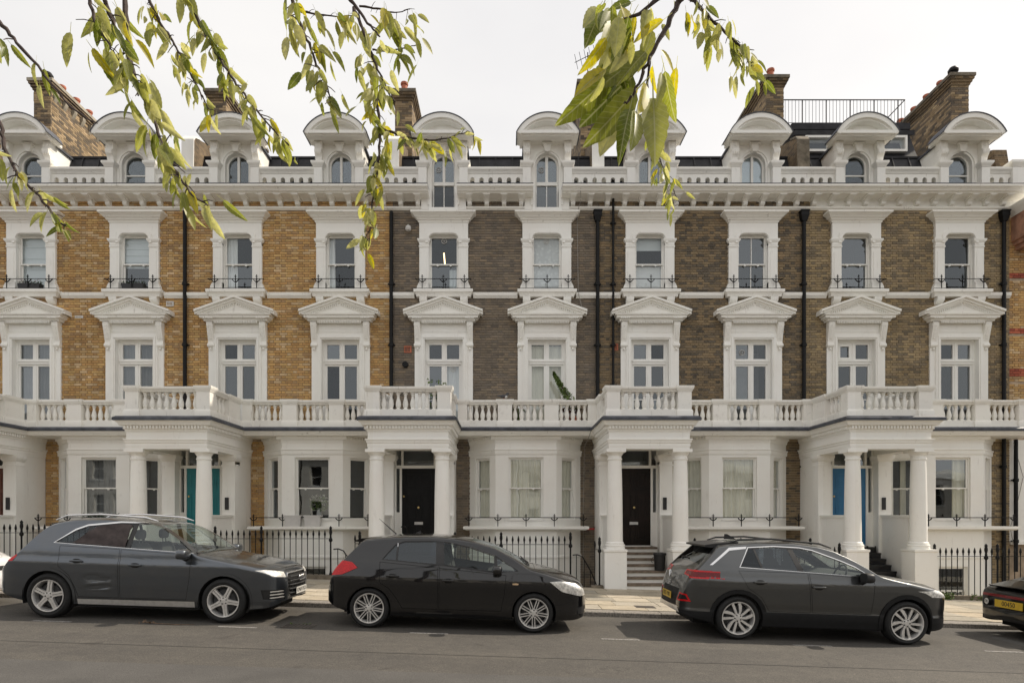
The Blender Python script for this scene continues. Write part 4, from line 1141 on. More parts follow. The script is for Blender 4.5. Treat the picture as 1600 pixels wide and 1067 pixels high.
# ------------------------------------------------------------------ the five houses of the terrace
HOUSES = [
 # x left, palette, label, dormer style, door, steps
 dict(x=-15.55, pal='ochre', dorm='sash', door='wood', tread='tread', riser='stucco', label='yellow brick terraced house with wooden entrance, neighbour of the turquoise door house'),
 dict(x=-9.45, pal='ochre', dorm='casement', door='teal_paint', tread='tread', riser='stucco', label='yellow brick terraced house with white stucco trim and turquoise front door'),
 dict(x=-3.35, pal='dark', dorm='tall', door='black_paint', tread='tread', riser='stucco', label='dark grey brick terraced house whose tall dormers cut through the cornice'),
 dict(x=2.75, pal='brown', dorm='casement', door='brown_paint', tread='tread', riser='stucco', label='dark brown brick terraced house with white steps and dark panelled door'),
 dict(x=8.85, pal='olive', dorm='sash', door='blue_paint', tread='black_tile', riser='black_tile', label='brown brick end terraced house with blue front door and black tiled steps'),
]
HO = []
for i, s in enumerate(HOUSES):
    gz = pave_z(s['x'] + PC)
    h = thing('terraced_house', s['label'], 'house', (s['x'], YF, 0)); HO.append(h)
    rnd = random.Random(100 + i)
    blocked_win = [(x - 0.45, x + 0.45, 8.45, 10.2) for x in (W1, W2)] + [(x - 0.57, x + 0.57, 4.3, 7.1) for x in (W1, W2)]
    sur = [(x - 0.72, x + 0.72, 8.45, 10.75) for x in (W1, W2)] + [(x - 0.86, x + 0.86, 4.3, 7.6) for x in (W1, W2)]
    big = [(BC - 1.5, BC + 1.5, -1.4, 3.95), (PC - 0.9, PC + 0.9, -1.4, 3.95)]
    drm = [(x - 0.40, x + 0.40, 10.8, 11.5) for x in (W1, W2)] if s['dorm'] == 'tall' else []
    wall = obj('wall', holed_wall(0, HW, -1.5, 11.5, blocked_win + big + drm).mesh('wall', mortar(s['pal']), smooth=False), h)
    fr_white = (4.5, 6.2, 10.95, 11.2) if False else None
    zones = [(0.0, HW, 4.15, 10.91, sur + drm), (0.0, HW, 10.98, 11.19, drm), (PC + 1.02, BC - 1.5, -1.2, 4.1, []), (BC + 1.5, HW, -1.2, 4.1, [])]
    if i == 4: zones[1] = (0.0, 0.35, 10.98, 11.19, [])
    lay_bricks(wall, s['pal'], zones, rnd)
    if i == 4: obj('frieze', MB().box(0.36, HW + 0.25, -0.03, 0.02, 10.99, 11.17).mesh('frieze', M['stucco']), h)
    wins2 = [add_second_floor_window(h, x, '') for x in (W1, W2)]
    wins1 = [add_first_floor_window(h, x) for x in (W1, W2)]
    s['w2'] = wins2; s['w1'] = wins1
    # string course between the sills
    for (a, c) in ((0.0, W1 - 0.87), (W1 + 0.87, W2 - 0.87), (W2 + 0.87, HW)):
        sb = MB().prism([(0.02, 8.29), (-0.04, 8.29), (-0.06, 8.33), (-0.09, 8.36), (-0.10, 8.44), (-0.05, 8.465), (0.02, 8.47)], 'x', a, c)
        obj('string_course', sb.mesh('string_course', M['stucco_worn']), h)
    obj('wall_cable', MB().tube([(0.0, -0.108, 8.474), (W1 - 0.86, -0.108, 8.476), (W1 - 0.86, -0.24, 8.515), (W1 + 0.86, -0.24, 8.515), (W1 + 0.86, -0.108, 8.476), (W2 - 0.86, -0.108, 8.476), (W2 - 0.86, -0.24, 8.515), (W2 + 0.86, -0.24, 8.515), (W2 + 0.86, -0.108, 8.476), (HW, -0.108, 8.474)], 0.008, 5).mesh('wall_cable', M['iron']), h)
    s['bay'] = add_bay(h)
    add_balcony(h)
    s['porch'] = add_porch(h, gz, s['tread'], s['riser'], s['door'])
    if s['dorm'] == 'tall': segs = [(0, W1 - 0.42), (W1 + 0.42, W2 - 0.42), (W2 + 0.42, HW)]
    else: segs = [(0, HW + (0.35 if i == 4 else 0))]
    add_cornice(h, segs)
    add_parapet(h, [(0.0, W1 - 0.72), (W1 + 0.72, W2 - 0.72), (W2 + 0.72, HW)])
    s['dormers'] = [add_dormer(h, x, s['dorm']) for x in (W1, W2)]
    add_roof(h, i)
    add_party_wall(h, white=(i != 4))
    add_downpipe(h, HW - 0.03 if i < 4 else HW - 0.22, hopper=(i in (2, 3, 4)))
    if i == 2: add_downpipe(h, HW + 0.43, hopper=False, thick=0.035, ztop=12.0, collars=True)
    # chimney on the left party wall
    tops = [16.35, 16.0, 16.0, 16.3, 16.45]
    add_chimney(h, 0.0 if i else 0.35, tops[i], y0=2.0, L=3.3, pots=5, cap='stone' if i == 0 else 'soot_stone', seed=i, light=(i == 0))
    # pit wall in front, white flank of the neighbour's area
    ar = MB()
    ar.box(PC + 1.02, HW - 0.14, -2.62, -2.5, -1.4, pave_z(s['x'] + 6.0) - 0.02)
    obj('area_wall', ar.mesh('area_wall', M['stucco_worn']), h)
    fl = MB().box(PC + 1.02, HW - 0.14, -2.5, 0.0, -1.45, -1.4)
    obj('area_floor', fl.mesh('area_floor', M['stone']), h)
# right-hand end of the terrace: end pier, chimney and party wall
hE = HO[4]
add_chimney(hE, HW - 0.1, 16.45, y0=1.9, L=3.4, pots=5, cap='soot_stone', seed=9)
ep = MB().box(HW - 0.14, HW + 0.2, -0.32, 0.0, 11.42, 12.14)
ep.mould([(HW - 0.14, 0.0), (HW - 0.14, -0.32), (HW + 0.2, -0.32), (HW + 0.2, 0.0)], [(0, 12.02), (0.015, 12.03), (0.05, 12.10), (0.075, 12.13), (0.075, 12.2), (0, 12.22)])
ep.box(HW - 0.139, HW + 0.199, -0.319, 0.0, 12.0, 12.218)
obj('end_pier', ep.mesh('end_pier', M['stucco']), hE)
pw = MB().prism([(0.1, 11.5), (0.35, 12.9), (0.6, 13.0), (2.0, 13.3), (2.0, 11.5)], 'x', HW - 0.2, HW + 0.2)
obj('party_wall', pw.mesh('party_wall', M['brick_plain']), hE)
# roof terrace of the end house
rt = MB()
rt.prism([(0.9, 12.8), (1.15, 13.3), (1.5, 14.12), (1.4, 14.16), (1.4, 14.36), (6.0, 14.42), (6.0, 12.5)], 'x', 0.28, 4.05)
rt.prism([(1.2, 13.86), (1.36, 13.92), (1.38, 14.02), (1.18, 14.0)], 'x', 0.28, 4.05)
obj('roof_extension', rt.mesh('roof_extension', M['slate']), hE)
for xx in (0.52, 2.75):
    b = MB(); frame_rects(b, xx, xx + 0.95, 13.22, 13.72, 0.98, 1.4, 0.07)
    d = obj('roof_window', b.mesh('roof_window', M['gloss_white']), hE); pane(d, xx + 0.06, xx + 0.89, 13.28, 13.66, 1.06)
rl = MB(); zb_, zt_ = 14.42, 15.22
rl.tube([(0.1, 1.6, zt_), (4.0, 1.6, zt_), (4.0, 5.0, zt_)], 0.018, 6); rl.tube([(0.1, 1.6, zb_ + 0.06), (4.0, 1.6, zb_ + 0.06)], 0.010, 6)
terr = obj('terrace_railing', rl.mesh('terrace_railing', M['iron']), hE)
tb = cached('tbar', lambda: MB().tube([(0, 0, 14.42), (0, 0, 15.22)], 0.007, 5).mesh('bar', M['iron']))
tp = cached('tpost', lambda: MB().tube([(0, 0, 14.38), (0, 0, 15.23)], 0.018, 6).mesh('post', M['iron']))
for k in range(36):
    x = 0.15 + 3.85 * k / 35
    obj('post' if k % 7 == 5 else 'bar', tp if k % 7 == 5 else tb, terr, (x, 1.6, 0))
# aerial on the dark brown house's chimney
an = MB(); an.tube([(0, 3.2, 15.8), (0, 3.2, 17.9)], 0.02, 6); an.tube([(-0.45, 3.2, 17.55), (0.45, 3.2, 18.0)], 0.012, 5)
for k in range(6):
    t = -0.4 + 0.16 * k; an.tube([(t - 0.08, 3.0, 17.775 + t * 0.5 + 0.12), (t + 0.08, 3.4, 17.775 + t * 0.5 - 0.12)], 0.008, 4)
thing('aerial', 'thin metal television aerial on the chimney behind the hanging leaves', 'aerial', (2.85, YF, 0), me=an.mesh('aerial', M['iron']))

# ------------------------------------------------------------------ banded neighbour on the right
nb = thing('banded_house', 'yellow brick house with red brick bands and white ground floor beyond the terrace end', 'house', (14.95, YF, 0))
nw = obj('wall', holed_wall(0.02, 2.4, -1.5, 11.0, [], 0.10).mesh('wall', mortar('ochre'), smooth=False), nb)
bands = [(6.0, 6.18), (7.25, 7.42), (8.9, 9.07), (5.8, 5.80)]
lay_bricks(nw, 'ochre', [(0.03, 1.6, 4.3, 10.9, [(0, 2, a, b) for a, b in bands])], random.Random(5), 120).location.y = 0.09
for o in list(nw.children): o.location.y = 0.09
rb = obj('red_band', holed_wall(0.02, 2.4, 4, 4.01, [], 0.09).mesh('red_band', mortar('red'), smooth=False), nb)
lay_bricks(rb, 'red', [(0.03, 1.6, a, b + 0.05, []) for a, b in bands], random.Random(6), 30)
for o in list(rb.children): o.location.y = 0.08
gf = MB().box(0.02, 2.4, 0.02, 0.3, 1.1, 4.1).box(0.02, 2.4, -0.06, 0.3, 1.0, 1.1)
obj('painted_wall', gf.mesh('painted_wall', M['stucco_worn']), nb)
orl = MB()
orl.mould([(0.12, 0.1), (0.12, -0.55), (2.3, -0.55)], [(-0.3, 9.75), (-0.12, 9.75), (-0.12, 9.87), (-0.06, 9.88), (-0.06, 9.98), (0.0, 10.0), (0, 10.72), (-0.3, 10.72)])
obj('corbelled_oriel', orl.mesh('corbelled_oriel', mortar('red')), nb)
oc = MB().mould([(0.12, 0.1), (0.12, -0.55), (2.3, -0.55)], [(-0.3, 10.72), (0.02, 10.72), (0.05, 10.78), (0.10, 10.84), (0.16, 10.9), (0.18, 10.98), (-0.3, 11.02)])
obj('cornice', oc.mesh('cornice', M['stucco']), nb)
obj('roof', MB().box(0.3, 2.4, 0.2, 8.0, 10.4, 10.95).mesh('roof', M['slate']), nb)
add_downpipe(nb, 0.12, hopper=False, zbot=0.2, ztop=4.1, y=-0.1)
# ------------------------------------------------------------------ cars
def paint(name, col, metal, rough, coat=1.0, dust=0.0):
    k = NT(name); v = k.coord('World'); n = k.noise(v, 3.0, 6, 0.65); fl = k.noise(v, 420, 2, 0.5); lowz = k.coord('Object')
    sep = k.n('SeparateXYZ'); k.l(lowz, sep.inputs[0])
    c = k.mix(tuple(q * 0.93 for q in col), tuple(q * 1.07 for q in col), fl)
    # road dust and streaks on the paint
    d = k.ramp(n, [(0.42, (0, 0, 0)), (0.78, (1, 1, 1))])
    c = k.mix(c, (0.17, 0.15, 0.12), k.mix((0, 0, 0), d, dust))
    k.set(Base_Color=c, Metallic=metal, Roughness=rough, Coat_Weight=coat, Coat_Roughness=0.03, Coat_IOR=1.6)
    if metal == 0: k.b.inputs['Specular IOR Level'].default_value = 0.15
    M[name] = k.m; return k.m
paint('paint_grey', (0.083, 0.095, 0.112), 0.9, 0.30, 1.0, 0.14)
paint('paint_black', (0.0025, 0.0027, 0.0035), 0.0, 0.30, 1.0, 0.010)
paint('paint_gun', (0.072, 0.076, 0.078), 0.9, 0.30, 1.0, 0.06)
paint('paint_ink', (0.003, 0.003, 0.0035), 0.0, 0.3, 0.7, 0.02)
paint('paint_white', (0.72, 0.72, 0.72), 0.0, 0.35, 1.0, 0.05)
flat('cladding', (0.010, 0.0103, 0.011), 0.6, 0, 0.2, 12, spec=0.25)
flat('alloy', (0.72, 0.71, 0.69), 0.35, 0.65, 0.10, 14)
flat('alloy_dark', (0.05, 0.05, 0.052), 0.5, 0.4, 0.2, 14)
flat('bright_trim', (0.75, 0.75, 0.75), 0.25, 0.9, 0.05, 8)
flat('cabin', (0.030, 0.029, 0.028), 0.85, 0, 0.2, 9)
flat('cabin_light', (0.11, 0.105, 0.10), 0.8, 0, 0.2, 9)
flat('under', (0.008, 0.008, 0.008), 0.9, 0, 0.2, 9)
flat('plate_yellow', (0.62, 0.40, 0.02), 0.4, 0, 0.08, 20)
flat('plate_white', (0.62, 0.61, 0.57), 0.4, 0, 0.08, 20)
flat('seam', (0.003, 0.003, 0.003), 0.7, 0, 0.1, 9)
def lens(name, col, metal=0.0, bumpy=60.0):
    k = NT(name); v = k.coord('Object')
    w = k.n('TexVoronoi'); w.inputs['Scale'].default_value = bumpy; k.l(v, w.inputs['Vector'])
    c = k.mix(tuple(q * 0.55 for q in col), tuple(min(1, q * 1.25) for q in col), w.outputs['Distance'])
    k.set(Base_Color=c, Roughness=0.4, Coat_Weight=0.6, Coat_Roughness=0.03, Metallic=metal); k.b.inputs['Specular IOR Level'].default_value = 0.2
    M[name] = k.m
lens('lamp_clear', (0.80, 0.79, 0.75), 0.5, 26.0); lens('lamp_red', (0.62, 0.006, 0.010)); lens('lamp_dark_red', (0.17, 0.005, 0.008)); lens('lamp_amber', (0.7, 0.5, 0.3))

def interp(tab, x):
    if x <= tab[0][0]: return tab[0][1]
    for (a, p), (b, q) in zip(tab, tab[1:]):
        if x <= b:
            t = (x - a) / (b - a); return p + (q - p) * t
    return tab[-1][1]
def smooth_tab(tab, n=240, passes=3, width=5):
    """resample a polyline table and soften its corners a little"""
    xs = [tab[0][0] + (tab[-1][0] - tab[0][0]) * k / (n - 1) for k in range(n)]
    ys = [interp(tab, x) for x in xs]
    for _ in range(passes):
        zs = ys[:]
        for k in range(1, n - 1):
            w = min(width, k, n - 1 - k); zs[k] = sum(ys[k - w:k + w + 1]) / (2 * w + 1)
        ys = zs
    return list(zip(xs, ys))
def inside(p, poly):
    c = False; n = len(poly)
    for i in range(n):
        a, b = poly[i], poly[i - 1]
        if (a[1] > p[1]) != (b[1] > p[1]) and p[0] < (b[0] - a[0]) * (p[1] - a[1]) / (b[1] - a[1]) + a[0]: c = not c
    return c
def offset_poly(poly, d):
    """positive d grows the polygon"""
    n = len(poly); area = sum(poly[i - 1][0] * poly[i][1] - poly[i][0] * poly[i - 1][1] for i in range(n))
    s = 1 if area > 0 else -1; outp = []
    for i in range(n):
        p, q, r = Vector(poly[i - 1]), Vector(poly[i]), Vector(poly[(i + 1) % n])
        a = (q - p).normalized(); b = (r - q).normalized()
        na = Vector((a.y, -a.x)) * s; nb_ = Vector((b.y, -b.x)) * s
        m = (na + nb_) / max(0.8, 1 + na.dot(nb_)); outp.append(tuple(q + m * d))
    return outp
def clip_poly(poly, a, b):
    """keep the part of poly left of the directed line a->b"""
    def side(p): return (b[0] - a[0]) * (p[1] - a[1]) - (b[1] - a[1]) * (p[0] - a[0])
    res = []
    for i in range(len(poly)):
        p, q = poly[i - 1], poly[i]; sp, sq = side(p), side(q)
        if sp * sq < 0:
            t = sp / (sp - sq); res.append((p[0] + (q[0] - p[0]) * t, p[1] + (q[1] - p[1]) * t))
        if sq >= 0: res.append(q)
    return res
class Shell:
    """car body surface: lofted sections, cut along outlines given in side, front or top view"""
    def __init__(s, sp):
        s.sp = sp; zt = smooth_tab(list(reversed(sorted(sp['zt'], reverse=True))), 300, 2, 2)
        W = smooth_tab(list(reversed(sorted(sp['W'], reverse=True))), 300, 2, 3); zb = smooth_tab(sorted(sp['zb']), 200, 2, 3)
        cap = smooth_tab(sorted(sp['cap']), 200, 2, 4); S = sp['S']; hw = sp['hw']
        x0, x1 = sp['zt'][-1][0], sp['zt'][0][0]
        if x0 > x1: x0, x1 = x1, x0
        s.x0, s.x1 = x0, x1
        N = 150; xs = []
        for k in range(N + 1):
            t = k / N; u = 0.5 - 0.5 * cos(pi * t); xs.append(x0 + (x1 - x0) * (0.55 * u + 0.45 * t))
        NS, NC = 44, 14
        def half(x, z): return hw * interp(W, x) * interp(S, z)
        s.half = half
        bm = s.bm = bmesh.new(); grid = []
        for x in xs:
            top = interp(zt, x); bot = interp(zb, x); c = min(interp(cap, x), (top - bot) * 0.6); zk = top - c
            row = []
            for k in range(NS):
                z = bot + (zk - bot) * k / NS; row.append((half(x, z), z))
            wk = half(x, zk)
            for k in range(NC + 1):
                a = pi / 2 * k / NC; e = 2 / 2.35
                row.append((wk * max(0.0, cos(a)) ** e, zk + c * sin(a) ** e))
            left = [bm.verts.new((x, y, z)) for y, z in row[:-1]]
            right = [bm.verts.new((x, -y, z)) for y, z in row[:-1]]
            mid = bm.verts.new((x, 0, row[-1][1]))
            grid.append(left + [mid] + list(reversed(right)))
        for a, b in zip(grid, grid[1:]):
            for k in range(len(a) - 1): bm.faces.new((a[k], b[k], b[k + 1], a[k + 1]))
        for row, dx in ((grid[0], -1), (grid[-1], 1)):
            cz = (row[0].co.z + row[len(row) // 2].co.z) / 2; prev = row
            for q in range(1, 7):
                f = 1 - q / 7; bulge = 0.05 * (1 - f * f)
                cur = [bm.verts.new((v.co.x + dx * bulge, v.co.y * f, cz + (v.co.z - cz) * f)) for v in row]
                for k in range(len(row) - 1):
                    fc = (prev[k], prev[k + 1], cur[k + 1], cur[k]); bm.faces.new(fc if dx < 0 else fc[::-1])
                fc = (prev[-1], prev[0], cur[0], cur[-1]); bm.faces.new(fc if dx < 0 else fc[::-1])
                prev = cur
            bm.faces.new(prev if dx < 0 else prev[::-1])
        bm.normal_update()
        bmesh.ops.recalc_face_normals(bm, faces=bm.faces); bm.normal_update()
        s.names = ['body']; s.sided = set()
    def rid(s, name):
        if name not in s.names: s.names.append(name)
        return s.names.index(name)
    def cut(s, name, poly, axis='y', only=None, nmin=0.2, sign=0, mirror=True):
        """faces inside poly (seen along axis) become region 'name'"""
        bm = s.bm; ri = s.rid(name); onl = None if only is None else {s.rid(o) for o in only}
        ai = {'x': 0, 'y': 1, 'z': 2}[axis]; u, v = [(1, 2), (0, 2), (0, 1)][ai]
        polys = [poly]
        if axis in ('x',) and mirror: polys.append([(-p[0], p[1]) for p in poly])
        if axis == 'z' and mirror: polys.append([(p[0], -p[1]) for p in poly])
        for pl in polys:
            lo = (min(p[0] for p in pl), min(p[1] for p in pl)); hi = (max(p[0] for p in pl), max(p[1] for p in pl))
            def ok(f):
                n = f.normal[ai]
                if sign and n * sign < nmin: return False
                if not sign and abs(n) < nmin: return False
                if onl is not None and f.material_index not in onl: return False
                if axis == 'x' and sign:
                    fx = f.calc_center_median().x
                    if (sign > 0 and fx < 0.02) or (sign < 0 and fx > -2.62): return False
                return True
            for i in range(len(pl)):
                a, b = pl[i - 1], pl[i]
                co = [0, 0, 0]; no = [0, 0, 0]; co[u], co[v] = a; no[u] = b[1] - a[1]; no[v] = -(b[0] - a[0])
                if abs(no[u]) + abs(no[v]) < 1e-7: continue
                elo = (min(a[0], b[0]) - 0.05, min(a[1], b[1]) - 0.05); ehi = (max(a[0], b[0]) + 0.05, max(a[1], b[1]) + 0.05)
                fs = []
                for f in bm.faces:
                    if not ok(f): continue
                    us = [w.co[u] for w in f.verts]; vv = [w.co[v] for w in f.verts]
                    if max(us) < elo[0] or min(us) > ehi[0] or max(vv) < elo[1] or min(vv) > ehi[1]: continue
                    fs.append(f)
                if not fs: continue
                geom = list({e for f in fs for e in f.edges}) + list({w for f in fs for w in f.verts}) + fs
                bmesh.ops.bisect_plane(bm, geom=geom, dist=1e-5, plane_co=co, plane_no=no)
            for f in bm.faces:
                if not ok(f): continue
                c = f.calc_center_median()
                if lo[0] <= c[u] <= hi[0] and lo[1] <= c[v] <= hi[1] and inside((c[u], c[v]), pl): f.material_index = ri
    def seam(s, name, poly, axis='y', only=('body',), w=0.007, **kw):
        s.cut('seam', poly, axis, only, **kw); s.cut(name, offset_poly(poly, -w), axis, ('seam',), **kw)
        # anything inside the inner outline belongs to the panel
    def emit(s, root, mats, sided, drop=('hole',), push=None, names=None):
        bm = s.bm; bm.normal_update(); push = push or {}; names = names or {}
        nl = {v.index: None for v in bm.verts}
        bm.verts.index_update(); bm.verts.ensure_lookup_table()
        normals = [v.normal.copy() for v in bm.verts]
        groups = {}
        for f in bm.faces:
            nm = s.names[f.material_index]
            if nm in drop: continue
            c = f.calc_center_median(); key = (nm, (1 if c.y > 0 else -1) if nm in sided else 0)
            groups.setdefault(key, []).append(f)
        res = {}
        for (nm, sd), fs in groups.items():
            idx = {}; V = []; NN = []; Fc = []
            for f in fs:
                row = []
                for v in f.verts:
                    if v.index not in idx:
                        idx[v.index] = len(V); n = normals[v.index]
                        V.append(tuple(v.co + n * push.get(nm, 0.0))); NN.append(tuple(n))
                    row.append(idx[v.index])
                Fc.append(row)
            pname = names.get(nm, nm)
            me = bpy.data.meshes.new(pname); me.from_pydata(V, [], Fc)
            me.polygons.foreach_set('use_smooth', [True] * len(me.polygons))
            me.normals_split_custom_set_from_vertices(NN)
            me.materials.append(M[mats.get(nm, mats['body'])])
            res[(nm, sd)] = obj(pname, me, root)
        s.bm.free()
        return res
def circle(cx, cz, r, n=26): return [(cx + r * cos(2 * pi * k / n), cz + r * sin(2 * pi * k / n)) for k in range(n)]
def lettering(txt, size, mat, extrude=0.001):
    cu = bpy.data.curves.new('lettering', 'FONT'); cu.body = txt; cu.size = size; cu.align_x = 'CENTER'; cu.align_y = 'CENTER'; cu.extrude = extrude; cu.resolution_u = 3
    o = bpy.data.objects.new('lettering', cu); COL.objects.link(o)
    dg = bpy.context.evaluated_depsgraph_get(); me = bpy.data.meshes.new_from_object(o.evaluated_get(dg)); me.name = 'lettering'
    bpy.data.objects.remove(o); me.materials.clear(); me.materials.append(M[mat]); return me
def number_plate(root, txt, mat, loc, rot, w=0.52, h=0.112, size=0.098):
    p = obj('number_plate', MB().box(-w / 2, w / 2, -h / 2, h / 2, -0.006, 0.0).mesh('number_plate', M[mat]), root, loc, rot)
    obj('lettering', lettering(txt, size, 'black_plastic'), p, (0, 0, 0.0015))
    return p
def rounded(b, cx, cy, cz, a, bb, c, e=0.55, n=14):
    """superellipsoid added to an MB"""
    i = len(b.v); m = n
    def sp(t, e_): return math.copysign(abs(t) ** e_, t)
    for j in range(m + 1):
        ph = -pi / 2 + pi * j / m
        for k in range(n):
            th = 2 * pi * k / n
            b.v.append((cx + a * sp(cos(ph), e) * sp(cos(th), e), cy + bb * sp(cos(ph), e) * sp(sin(th), e), cz + c * sp(sin(ph), e)))
    for j in range(m):
        for k in range(n):
            p = i + j * n + k; q = i + j * n + (k + 1) % n; b.f.append((p, q, q + n, p + n))
    return b
def wheel_meshes(kind, Rt, Rr, wd):
    key = ('wheel', kind)
    if key in _cache: return _cache[key]
    tyre = MB()
    h = wd / 2
    pr = [(Rr - 0.01, -h + 0.02), (Rr + 0.004, -h + 0.004), (Rr + 0.02, -h - 0.004), ((Rr + Rt) / 2, -h - 0.012), (Rt - 0.03, -h - 0.002), (Rt - 0.008, -h + 0.018), (Rt, -h + 0.045)]
    pr += [(Rt, z) for z in (-0.03,)] + [(Rt - 0.006, -0.028), (Rt - 0.006, -0.02), (Rt, -0.018), (Rt, 0.018), (Rt - 0.006, 0.02), (Rt - 0.006, 0.028), (Rt, 0.03)]
    pr += [(r, -z) for r, z in reversed(pr[:7])]
    tyre.lathe(pr, n=48, axis='y', cap=False)
    tm = tyre.mesh('tyre', M['rubber'])
    rim = MB(); f = -h
    rim.lathe([(Rr + 0.004, f + 0.0), (Rr + 0.002, f - 0.006), (Rr - 0.012, f - 0.004), (Rr - 0.02, f + 0.015), (Rr - 0.03, f + 0.05), (Rr - 0.032, h - 0.02), (Rr - 0.01, h)], n=48, axis='y', cap=False)
    yo = f + 0.012
    def blade(p, y0, y1, M_=None):
        rim.prism(p, 'y', y0, y1)
    def rot(p, a): return [(x * cos(a) - z * sin(a), x * sin(a) + z * cos(a)) for x, z in p]
    if kind == 'star':
        for k in range(5):
            a = 2 * pi * k / 5 + pi / 2
            for s_ in (-1, 1):
                blade(rot([(0.04, s_ * 0.004), (Rr - 0.015, s_ * 0.003), (Rr - 0.015, s_ * 0.038), (0.13, s_ * 0.034), (0.055, s_ * 0.045)], a), yo + (0.0 if s_ > 0 else 0.006), yo + 0.05)
    elif kind == 'multi':
        for k in range(9):
            a = 2 * pi * k / 9 + pi / 2
            for s_ in (-1, 1):
                blade(rot([(0.06, s_ * 0.012), (Rr - 0.012, s_ * 0.012), (Rr - 0.012, s_ * 0.028), (0.06, s_ * 0.024)], a), yo, yo + 0.04)
    else:
        for k in range(5):
            a = 2 * pi * k / 5 + pi / 2
            blade(rot([(0.05, -0.02), (0.12, -0.028), (0.19, -0.014), (Rr - 0.012, 0.018), (Rr - 0.012, 0.060), (0.17, 0.030), (0.10, 0.006), (0.05, 0.008)], a), yo, yo + 0.04)
            blade(rot([(0.05, -0.018), (0.12, -0.024), (Rr - 0.012, -0.028), (Rr - 0.012, 0.012), (0.14, 0.010), (0.05, 0.010)], a + 2 * pi / 10), yo + 0.006, yo + 0.04)
    rim.lathe([(0.0, yo - 0.006), (0.03, yo - 0.006), (0.033, yo), (0.065, yo + 0.004), (0.07, yo + 0.05), (0.0, yo + 0.05)], n=20, axis='y', cap=False)
    rm = rim.mesh('rim', M['alloy'])
    hub = MB(); hub.lathe([(0.0, yo + 0.055), (Rr * 0.68, yo + 0.055), (Rr * 0.68, yo + 0.075), (Rr - 0.035, yo + 0.10), (Rr - 0.035, h - 0.03), (0.0, h - 0.03)], n=32, axis='y', cap=False)
    for k in range(5):
        a = 2 * pi * k / 5 + pi / 2 + pi / 5; hub.lathe([(0.0, yo - 0.002), (0.012, yo), (0.012, yo + 0.05)], 0.048 * cos(a), 0, 0.048 * sin(a), 8, axis='y')
    for v_i, p in enumerate(hub.v): pass
    hm = hub.mesh('wheel', M['alloy_dark'])
    _cache[key] = (hm, tm, rm); return _cache[key]
def add_wheels(root, sp):
    hm, tm, rm = wheel_meshes(sp['wheel'], sp['Rt'], sp['Rr'], 0.225)
    for x in (0.0, -sp['wb']):
        for s_ in (-1, 1):
            w = obj('wheel', hm, root, (x, s_ * (sp['hw'] * 0.985 - 0.125), sp['Rt']), (0, R.uniform(0, 6.28), 0) if s_ < 0 else (0, R.uniform(0, 6.28), pi))
            obj('tyre', tm, w); obj('rim', rm, w)
    for x in (0.0, -sp['wb']):
        for s_ in (-1, 1):
            wl = MB()
            pts = [(x + sp['Ra'] * 1.03 * cos(radians(a)), sp['Rt'] + sp['Ra'] * 1.03 * sin(radians(a))) for a in range(-25, 206, 14)]
            for a, b in zip(pts, pts[1:]):
                y0, y1 = s_ * (sp['hw'] - 0.03), s_ * 0.5
                wl.quad((a[0], y0, a[1]), (b[0], y0, b[1]), (b[0], y1, b[1]), (a[0], y1, a[1]))
            wl.prism(pts, 'y', s_ * 0.5, s_ * 0.49)
            obj('wheel_well', wl.mesh('wheel_well', M['under']), root)
